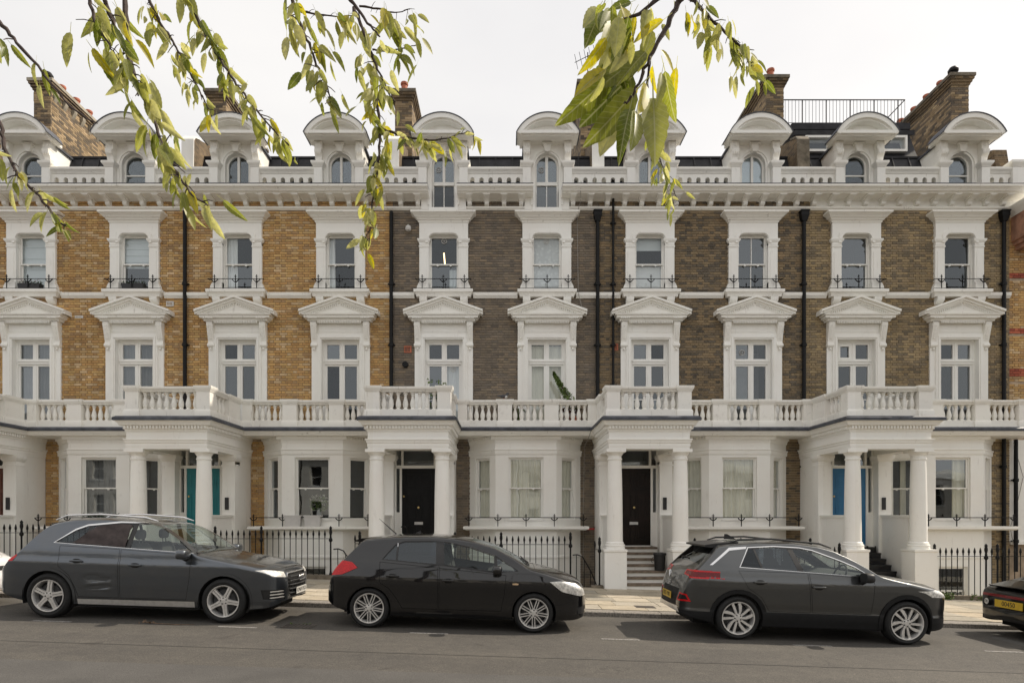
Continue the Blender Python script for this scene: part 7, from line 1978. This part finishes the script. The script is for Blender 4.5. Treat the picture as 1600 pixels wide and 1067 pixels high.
# barrier tape
tp_ = MB().quad((2.05, YF - 0.10, 1.42), (2.62, YF - 0.16, 1.44), (2.62, YF - 0.16, 1.49), (2.05, YF - 0.10, 1.47)); tp_.quad((2.05, YF - 0.098, 1.42), (2.62, YF - 0.158, 1.44), (2.62, YF - 0.158, 1.49), (2.05, YF - 0.098, 1.47))
thing('barrier_tape', 'short strip of red tape across the brick beside the white steps porch', 'tape', me=tp_.mesh('barrier_tape', M['red_plastic']))
# bin and boot scraper on the steps
gD = pave_z(HOUSES[3]['x'] + PC)
t = thing('dustbin', 'small black dustbin standing on the white steps beside the pedestal', 'bin', (HOUSES[3]['x'] + PC + 0.42, YF - 2.15, 0.415))
obj('bin', MB().lathe([(0.13, 0), (0.155, 0.40), (0.17, 0.40), (0.17, 0.43)], n=18).mesh('bin', M['black_plastic']), t); obj('lid', MB().lathe([(0.175, 0.43), (0.17, 0.46), (0.08, 0.475), (0.0, 0.48)], n=18).mesh('lid', M['black_plastic']), t); obj('handle', MB().tube([(-0.16, 0, 0.36), (-0.23, 0, 0.27), (-0.19, 0, 0.2)], 0.008, 5).mesh('handle', M['black_plastic']), t)
t = thing('boot_scraper', 'small iron boot scraper on the black tiled steps of the blue door', 'boot scraper', (HOUSES[4]['x'] + PC + 0.3, YF - 1.45, 0.84))
for xx in (-0.11, 0.11): obj('upright', MB().tube([(xx, 0, 0), (xx, 0, 0.16)], 0.014, 7).lathe([(0.0, 0), (0.026, 0.012), (0.0, 0.04)], xx, 0, 0.15, 8).mesh('upright', M['iron']), t)
obj('blade', MB().box(-0.11, 0.11, -0.006, 0.006, 0.05, 0.11).mesh('blade', M['iron']), t)
# weeds at the foot of the railings
def weeds(name, x, y, n, w, label):
    t = thing(name, label, 'weeds', (x, y, pave_z(x, y)), me=foliage(MB(), rr, n, (-w, w, -0.06, 0.06, 0.0, 0.16 if n > 20 else 0.03), 0.09 if n > 20 else 0.05, 0.5).mesh(name, M['leaf_mid'], smooth=False)); return t
weeds('weed_clump', 11.15, 16.14, 90, 0.14, 'bright green weeds at the foot of the blue door pedestal')
weeds('weed_clump', 12.0, 16.15, 60, 0.25, 'low green weeds along the railing plinth by the low black car')
t = weeds('weed_tuft', -3.32, 10.40, 14, 0.2, 'sparse grass growing round the road drain beside the dented grey car'); t.location.z = road_z(-3.32)
# drain grating and covers
t = thing('drain_grating', 'rusty rectangular drain grating in the road near the grey car', 'grating', (-3.32, 10.28, road_z(-3.32) + 0.004), (0, TILT, 0))
obj('frame', MB().prism(rect(-0.24, 0.24, -0.17, 0.17), 'z', -0.02, 0.003, [rect(-0.21, 0.21, -0.14, 0.14)]).mesh('frame', M['grating']), t)
for k in range(7): obj('bar', cached('gbar', lambda: MB().box(-0.018, 0.018, -0.14, 0.14, -0.02, 0.002).mesh('bar', M['grating'])), t, (-0.18 + 0.06 * k, 0, 0))
def cover(x, y, r, label):
    t = thing('cover_plate', label, 'manhole cover', (x, y, pave_z(x, y) + 0.004), (0, TILT, 0))
    obj('plate', MB().lathe([(0.0, 0.002), (r, 0.002), (r, -0.02)], n=24).mesh('plate', M['grating']), t); obj('ring', MB().tube([(r * cos(a), r * sin(a), 0.002) for a in [2 * pi * q / 24 for q in range(24)]], 0.012, 5, closed=True).mesh('ring', M['granite']), t)
cover(-3.5, 13.55, 0.22, 'round iron cover in the pavement between grey and black cars')
cover(10.1, 13.2, 0.2, 'round iron cover in the pavement beside the low black car')
t = thing('cover_plate', 'square iron cover in the pavement behind the crossover', 'manhole cover', (2.95, 13.1, pave_z(2.95, 13.1) + 0.004), (0, TILT, 0), me=MB().box(-0.3, 0.1, -0.15, 0.15, -0.02, 0.003).mesh('cover_plate', M['grating']))
# fallen twig on the road
tw = MB().tube([(-0.35, 0.05, 0.02), (-0.1, 0.0, 0.015), (0.2, -0.03, 0.012), (0.45, 0.02, 0.012)], [0.006, 0.006, 0.005, 0.003], 5).tube([(-0.3, 0.04, 0.02), (-0.38, 0.12, 0.05)], 0.004, 4); foliage(tw, rr, 7, (-0.42, -0.2, -0.03, 0.1, 0.01, 0.05), 0.08)
thing('fallen_twig', 'thin fallen twig with dry leaves on the road beside the grey car', 'twig', (-5.35, 10.05, road_z(-5.35)), (0, TILT, 0), me=tw.mesh('fallen_twig', flat('dry', (0.16, 0.10, 0.06), 0.8, 0, 0.4, 30)))
# bicycle on the steps of the black door
t = thing('bicycle', 'black bicycle leaning in the porch of the black door, mostly hidden by the hatchback', 'bicycle', (bx + PC - 0.2, YF - 2.30, 0.52), (0, 0, radians(8)))
tb_ = MB().tube([(0.34 * cos(a), 0, 0.34 + 0.34 * sin(a)) for a in [2 * pi * q / 28 for q in range(28)]], 0.018, 6, closed=True)
for q in range(10): tb_.tube([(0, 0, 0.34), (0.33 * cos(q * 0.628), 0, 0.34 + 0.33 * sin(q * 0.628))], 0.002, 3)
wm = tb_.mesh('wheel', M['rubber']); obj('wheel', wm, t, (-0.05, 0, 0)); obj('wheel', wm, t, (-0.05 + 0.62, 0.03, -0.02))
obj('frame', MB().tube([(-0.05, 0, 0.34), (0.06, 0, 0.82)], 0.016, 7).tube([(0.06, 0, 0.78), (0.4, 0.02, 0.74), (0.28, 0.02, 0.30), (0.06, 0, 0.74)], 0.016, 7).tube([(0.28, 0.02, 0.3), (0.57, 0.03, 0.32), (0.4, 0.02, 0.74)], 0.010, 6).mesh('frame', M['iron']), t)
obj('handlebar', MB().tube([(0.06, 0, 0.82), (0.10, 0, 1.02)], 0.016, 7).tube([(-0.06, -0.22, 1.04), (0.02, -0.2, 1.06), (0.10, 0.0, 1.02), (0.02, 0.2, 1.06), (-0.06, 0.22, 1.04)], 0.013, 7).mesh('handlebar', M['iron']), t)
obj('saddle', MB().tube([(0.32, 0.02, 0.86), (0.46, 0.02, 0.88)], [0.03, 0.07], 8).tube([(0.4, 0.02, 0.74), (0.41, 0.02, 0.86)], 0.012, 6).mesh('saddle', M['black_plastic']), t)
# ------------------------------------------------------------------ cherry branches hanging into the view
def leafmat():
    k = NT('cherry_leaf'); t = k.t
    a = k.n('Attribute', attribute_name='tone'); n = k.noise(k.coord('Object'), 7.0, 4, 0.6)
    c = k.mix(a.outputs['Color'], k.ramp(n, [(0.3, (0.72, 0.72, 0.7)), (0.7, (1.25, 1.22, 1.1))]), 1.0, 'MULTIPLY')
    # midrib and side veins, slightly paler
    sp_ = k.n('SeparateXYZ'); k.l(k.n('TexCoord').outputs['Object'], sp_.inputs[0])
    def mm(op, x, y=None):
        q = k.n('Math', operation=op)
        for i, v in enumerate((x, y)):
            if v is None: continue
            if isinstance(v, (int, float)): q.inputs[i].default_value = v
            else: k.l(v, q.inputs[i])
        return q.outputs[0]
    ay = mm('ABSOLUTE', sp_.outputs[1]); tt = mm('MULTIPLY', mm('SUBTRACT', sp_.outputs[0], mm('MULTIPLY', ay, 1.15)), 11.0)
    side = mm('LESS_THAN', mm('ABSOLUTE', mm('SUBTRACT', mm('FRACT', tt), 0.5)), 0.07); rib = mm('LESS_THAN', ay, 0.009)
    vein = mm('MAXIMUM', mm('MULTIPLY', side, 0.35), mm('MULTIPLY', rib, 0.8))
    c = k.mix(c, (0.38, 0.38, 0.20), vein)
    k.set(Base_Color=c, Roughness=0.42); k.b.inputs['Specular IOR Level'].default_value = 0.45
    tr = k.n('BsdfTranslucent'); hs = k.n('HueSaturation'); hs.inputs['Saturation'].default_value = 1.15; hs.inputs['Value'].default_value = 1.7
    k.l(c, hs.inputs['Color']); k.l(hs.outputs[0], tr.inputs['Color'])
    mx = k.n('MixShader'); mx.inputs['Fac'].default_value = 0.5; k.l(k.b.outputs[0], mx.inputs[1]); k.l(tr.outputs[0], mx.inputs[2]); k.l(mx.outputs[0], k.out.inputs['Surface'])
    M['cherry_leaf'] = k.m
leafmat()
flat('bark', (0.055, 0.036, 0.030), 0.75, 0, 0.4, 40, 0.4)
LT = [(0.20, 0.22, 0.05), (0.13, 0.16, 0.032), (0.29, 0.30, 0.085), (0.44, 0.43, 0.20), (0.42, 0.37, 0.05), (0.35, 0.35, 0.13)]
def cherry_leaf(shape, t):
    n = 14; b = MB(); wmax, curl, fold = ((0.165, 0.16, 0.12), (0.14, 0.38, 0.18), (0.19, 0.08, 0.08))[shape]
    rows = []
    for k in range(n + 1):
        u = k / n; w = wmax * 2.75 * u ** 0.6 * (1 - u) ** 0.9 if 0 < u < 1 else 0.0
        if 0 < k < n: w *= 1.0 + (0.05 if k % 2 else -0.05)
        z = -curl * u * u; i = len(b.v)
        b.v += [(u, -w, z + fold * w / wmax * 0.5), (u, -w * 0.5, z + fold * w / wmax * 0.22), (u, 0, z), (u, w * 0.5, z + fold * w / wmax * 0.22), (u, w, z + fold * w / wmax * 0.5)]
        rows.append(i)
    for a, c in zip(rows, rows[1:]):
        for q in range(4): b.f.append((a + q, a + q + 1, c + q + 1, c + q))
    i = len(b.v); b.v += [(-0.28, -0.006, 0.06), (-0.28, 0.006, 0.06), (0.02, 0.010, 0.004), (0.02, -0.010, 0.004)]; b.f.append((i, i + 1, i + 2, i + 3))
    me = b.mesh('leaf', M['cherry_leaf'], angle=75); return tone(me, LT[t])
RL = random.Random(21)
def put_leaf(tree, base, d, n, L, t=None, shape=None, loose=1.0):
    d = d.normalized(); y = n.cross(d)
    if y.length < 1e-3: y = d.orthogonal()
    y.normalize(); z = d.cross(y).normalized()
    t = RL.choice([0, 0, 1, 2, 2, 3, 3, 5, 5, 4]) if t is None else t; shape = RL.randrange(3) if shape is None else shape
    o = obj('leaf', cached(('leaf', shape, t), lambda: cherry_leaf(shape, t)), tree)
    Mx = Matrix((d, y, z)).transposed().to_4x4(); Mx.translation = base + d * (0.28 * L) + Vector((RL.gauss(0, 0.1), RL.gauss(0, 0.1), RL.gauss(0, 0.06))) * L * loose
    o.matrix_local = Matrix.Translation(-tree.location) @ Mx @ Matrix.Diagonal((L, L, L, 1)); return o
def along(pts, s):
    T = [(b - a).length for a, b in zip(pts, pts[1:])]; x = s * sum(T)
    for a, b, t in zip(pts, pts[1:], T):
        if x <= t or (a, b) == (pts[-2], pts[-1]): return a + (b - a) * min(1, x / max(t, 1e-6)), (b - a).normalized()
        x -= t
    return pts[-1], (pts[-1] - pts[-2]).normalized()
def branch(tree, pix, D, nleaf, leaf_px, root=None, r=0.009, spread=0.7, s0=0.0, droop=1.0, name='branch', D1=None, sizevar=0.35, s1=1.0):
    """pix: photo outline of a twig at distance D; leaves hang from it in small clusters"""
    D1 = D if D1 is None else D1; n = len(pix)
    pts = [px(x, y, D + (D1 - D) * k / max(1, n - 1)) for k, (x, y) in enumerate(pix)]
    full = ([root] if root is not None else []) + pts
    path = []
    if root is not None:
        seg = (pts[0] - root).length; stp = max(2, int(seg / 0.15))
        full = [root + (pts[0] - root) * q / stp for q in range(stp)] + pts
    for k, p in enumerate(full):
        path.append(p - tree.location)
    m = len(path); n0 = m - len(pts); rad = [r * 0.8 * (1.0 - 0.72 * max(0, k - n0) / (m - 1 - n0)) for k in range(m)]
    # smooth the path
    sm = []; sr = []
    for k in range(m - 1):
        p0, p1, p2, p3 = path[max(k - 1, 0)], path[k], path[k + 1], path[min(k + 2, m - 1)]
        for q in range(5):
            u = q / 5; sm.append(0.5 * ((2 * p1) + (p2 - p0) * u + (2 * p0 - 5 * p1 + 4 * p2 - p3) * u * u + (3 * p1 - p0 - 3 * p2 + p3) * u ** 3) + Vector((RL.uniform(-1, 1), RL.uniform(-1, 1), RL.uniform(-1, 1))) * r * 0.35); sr.append((rad[k] + (rad[k + 1] - rad[k]) * u) * RL.uniform(0.9, 1.18))
    sm.append(path[-1]); sr.append(rad[-1])
    obj(name, MB().tube(sm, sr, 7).mesh(name, M['bark']), tree)
    Ls = leaf_px * D / F; k = 0; nleaf = int(nleaf * 0.88); twigs = MB()
    while k < nleaf:
        s = s0 + (s1 - s0) * (k + RL.random()) / nleaf; p, tg = along(pts, s); cl = RL.choice([1, 2, 2, 3, 3])
        side = Vector((RL.gauss(0, 1), RL.gauss(0, 0.8), RL.gauss(-0.5, 0.5))).normalized() * Ls * RL.uniform(0.15, 0.55)
        q0 = p - tree.location; twigs.tube([q0, q0 + side * 0.6 + Vector((0, 0, 0.004)), q0 + side], [r * 0.22, r * 0.18, r * 0.13], 5); p = p + side
        for _ in range(cl):
            d = Vector((RL.gauss(0, spread), RL.gauss(0, spread), -droop)) + tg * 0.35
            nn = Vector((RL.gauss(0, 0.75), -1.0, RL.gauss(0, 0.5))); L = Ls * 0.82 * RL.uniform(1 - sizevar, 1 + sizevar) * (1.0 - 0.2 * s)
            put_leaf(tree, p + Vector((RL.gauss(0, 0.012), RL.gauss(0, 0.02), RL.gauss(0, 0.012))), d, nn, L); k += 1
    if twigs.v: obj('side_twigs', twigs.mesh('side_twigs', M['bark']), tree)['kind'] = 'stuff'
def tree(label, base, limbs):
    t = thing('cherry_tree', label, 'tree', base)
    loc = Vector(base); 
    for k, (pts, r0, r1) in enumerate(limbs):
        q = [Vector(p) - loc for p in pts]; n = len(q); obj('trunk' if k == 0 else 'limb', MB().tube(q, [r0 + (r1 - r0) * i / (n - 1) for i in range(n)], 12).mesh('trunk' if k == 0 else 'limb', M['bark']), t)
    return t
gz_ = lambda x: road_z(x) + 0.1
t1 = tree('cherry tree branches with drooping green leaves before the yellow brick houses', (-4.6, 0.9, gz_(-4.6)), [
    ([(-4.6, 0.9, gz_(-4.6)), (-4.55, 0.95, 1.5), (-4.4, 1.0, 3.2), (-4.1, 1.2, 4.4)], 0.16, 0.09),
    ([(-4.2, 1.1, 4.1), (-3.3, 1.8, 5.0), (-2.4, 2.6, 5.3), (-1.5, 3.2, 5.3)], 0.07, 0.025), ([(-4.4, 1.0, 3.2), (-3.6, 1.7, 4.4), (-2.6, 2.2, 4.7)], 0.06, 0.02)])
branch(t1, [(-40, 0), (0, 36), (20, 60), (60, 105), (110, 165), (152, 193)], 2.7, 11, 38, Vector((-3.2, 1.8, 4.8)), 0.012, 0.5, 0.16, s1=0.62)
branch(t1, [(-90, -20), (-55, 60), (-25, 135), (0, 195), (8, 230), (30, 275), (62, 308), (90, 345), (104, 352)], 2.6, 40, 38, Vector((-3.2, 1.9, 4.6)), 0.013, 0.75, 0.62)
branch(t1, [(150, -30), (163, 0), (172, 25), (190, 65), (205, 100), (216, 150)], 2.2, 34, 50, Vector((-2.0, 2.3, 4.7)), 0.012, 0.6, 0.05)
branch(t1, [(200, -25), (196, 0), (199, 60), (206, 105), (222, 148), (245, 200), (258, 240), (280, 275), (300, 305), (326, 322)], 2.25, 62, 46, Vector((-1.8, 2.4, 4.7)), 0.011, 0.55, 0.38)
branch(t1, [(135, -10), (142, 12), (152, 40), (170, 70), (186, 95)], 2.15, 18, 54, Vector((-2.1, 2.2, 4.5)), 0.008, 0.5, 0.1)
branch(t1, [(222, -20), (232, 0), (250, 35), (270, 65), (285, 92), (310, 140), (328, 172)], 3.3, 62, 33, Vector((-2.2, 3.0, 5.2)), 0.012, 0.65, 0.1)
branch(t1, [(290, -20), (297, 0), (312, 35), (325, 62), (345, 95), (365, 125), (395, 165), (430, 205), (452, 228)], 3.2, 85, 36, Vector((-1.8, 3.1, 5.2)), 0.013, 0.6, 0.0)
t2 = tree('cherry tree twigs trailing a long leafy strand beside the dark brick house', (-2.9, -0.9, gz_(-2.9)), [
    ([(-2.9, -0.9, gz_(-2.9)), (-2.8, -0.8, 2.0), (-2.5, -0.3, 4.2), (-2.1, 0.6, 5.2)], 0.15, 0.08),
    ([(-2.3, 0.2, 4.9), (-1.5, 1.8, 5.6), (-0.8, 2.9, 5.4), (-0.4, 3.3, 4.8)], 0.06, 0.02)])
rt2 = Vector((-0.75, 2.9, 5.3))
branch(t2, [(450, -20), (457, 0), (466, 30), (480, 62), (495, 100), (508, 132), (520, 165)], 2.7, 50, 40, rt2, 0.011, 0.6, 0.0)
branch(t2, [(535, -20), (548, 0), (575, 35), (594, 58)], 2.6, 5, 40, rt2, 0.012, 0.5, 0.3)
branch(t2, [(552, 12), (566, 45), (578, 78), (590, 108), (604, 138), (618, 160)], 2.8, 34, 36, None, 0.010, 0.6, 0.0)
branch(t2, [(470, 18), (500, 24), (530, 26), (562, 24)], 2.75, 18, 34, None, 0.006, 0.4, 0.1)
branch(t2, [(562, 10), (590, 14), (618, 20), (640, 14)], 2.75, 24, 38, None, 0.006, 0.45, 0.2)
branch(t2, [(582, 78), (605, 80), (628, 76), (646, 72), (655, 68)], 2.8, 14, 40, None, 0.005, 0.4, 0.3)
branch(t2, [(585, 100), (588, 150), (593, 200), (591, 250), (584, 300), (579, 345), (576, 385)], 3.1, 118, 31, None, 0.010, 0.75, 0.0, 1.0)
branch(t2, [(594, 200), (615, 208), (640, 215), (680, 219), (712, 212), (732, 205)], 3.1, 42, 30, None, 0.008, 0.6, 0.15, 0.7)
t3 = tree('cherry tree branch with large sunlit yellow-green leaves before the chimney', (2.7, -0.5, gz_(2.7)), [
    ([(2.7, -0.5, gz_(2.7)), (2.6, -0.4, 2.0), (2.2, 0.0, 3.6), (1.7, 0.5, 4.2)], 0.14, 0.07), ([(1.8, 0.4, 4.1), (1.1, 1.1, 4.3), (0.7, 1.6, 4.0)], 0.05, 0.02)])
rt3 = Vector((0.75, 1.4, 4.0))
branch(t3, [(1075, -25), (1060, 5), (1040, 45), (1020, 80), (1004, 115), (988, 150), (975, 162)], 1.18, 0, 80, rt3, 0.007)
branch(t3, [(1050, -30), (1028, 0), (992, 24), (970, 34)], 1.15, 0, 80, Vector((0.6, 1.3, 3.6)), 0.006)
branch(t3, [(1016, 95), (1012, 130), (1010, 165), (1018, 195), (1026, 232), (1036, 262), (1050, 292), (1062, 318)], 1.5, 46, 36, None, 0.004, 0.55, 0.45, D1=2.3)
branch(t3, [(1070, -15), (1086, 3), (1110, 30), (1140, 56), (1163, 82), (1180, 118)], 2.3, 75, 36, rt3, 0.009, 0.5, 0.15)
BIG = [(640,300,450,520,5),(520,490,190,800,1),(370,480,50,820,0),(330,460,135,590,4),(540,590,240,940,0),(470,690,300,990,3),(490,720,420,960,1),(640,640,670,1010,2),(720,460,770,810,0),(800,440,760,690,4),(690,330,800,480,4),(720,130,510,260,4),(700,160,750,250,5),(520,100,510,230,4),(480,100,420,400,1),(400,110,280,250,0),(330,240,230,440,3),(250,200,205,350,1),(420,120,340,420,3),(640,430,650,640,4),(600,560,560,740,4),(540,570,460,700,4),(530,740,530,950,0),(280,50,190,140,5),(300,30,220,170,0),(500,15,360,50,1),(780,90,790,0,2),(890,120,940,180,4),(440,420,350,480,1),(500,300,380,460,3),(300,60,210,250,1),(360,60,300,200,0),(420,60,400,220,5),(470,450,330,640,1),(600,340,420,520,0),(560,380,300,560,0),(700,480,690,680,2),(640,660,600,800,1),(430,40,480,130,4),(330,20,270,90,0)]
for _ in range(16):
    a, b = RL.uniform(300, 640), RL.uniform(20, 520); BIG.append((a, b, a + RL.uniform(-150, 60), b + RL.uniform(120, 260), RL.choice([0, 1, 2, 3, 4, 5])))
for (a, b, c, d, t) in BIG:
    D = RL.uniform(1.08, 1.26); p = px(870 + a / 4.268, b / 4.268, D); q = px(870 + c / 4.268, d / 4.268, D + RL.uniform(-0.05, 0.05))
    v = q - p; put_leaf(t3, p - v * 0.28 * 0.9, v, Vector((RL.gauss(0, 0.55), -1, RL.gauss(0, 0.45))), v.length * 1.04, t, RL.choice([0, 0, 1, 2]), 0.0)
# ------------------------------------------------------------------ unseen houses across the street, added for reflections, low and pale for facade light
flat('cream_wall', (0.68, 0.64, 0.57), 0.7, 0, 0.08, 2)
def opposite():
    b = MB(); wins = []
    holes = [rect(x - 0.5, x + 0.5, z, z + 1.7) for x in (1.3, 3.1, 4.9) for z in (0.9, 3.9)]
    b.prism(rect(0, 6.2, -0.5, 6.6), 'y', 0.0, 0.4, holes)
    return b.mesh('wall', M['cream_wall'])
om = opposite()
fm = MB(); 
for x in (1.3, 3.1, 4.9):
    for z in (0.9, 3.9): frame_rects(fm, x - 0.5, x + 0.5, z, z + 1.7, 0.1, 0.2, 0.07); fm.box(x - 0.5, x + 0.5, 0.12, 0.18, z + 0.82, z + 0.88); fm.box(x - 0.65, x + 0.65, -0.0, 0.45, z - 0.12, z)
fmm = fm.mesh('window_frames', M['stucco']); bkm = MB().box(0, 6.2, -6, -0.01, -0.5, 6.5).mesh('back_room', M['dark_room'])
cnm = MB().box(-0.02, 6.22, 0.0, 0.6, 6.2, 6.6).box(0, 6.2, -6, 0.3, 6.6, 6.9).mesh('cornice', M['stucco'])
for k in range(16):
    x = -50 + 6.4 * k
    h = thing('opposite_house', 'low cream house across the street, seen only mirrored in the glass', 'house', (x, -20.0, road_z(x)), group='houses across the street')
    obj('wall', om, h); f_ = obj('window_frames', fmm, h); f_['kind'] = 'stuff'; obj('back_room', bkm, h); obj('cornice', cnm, h)
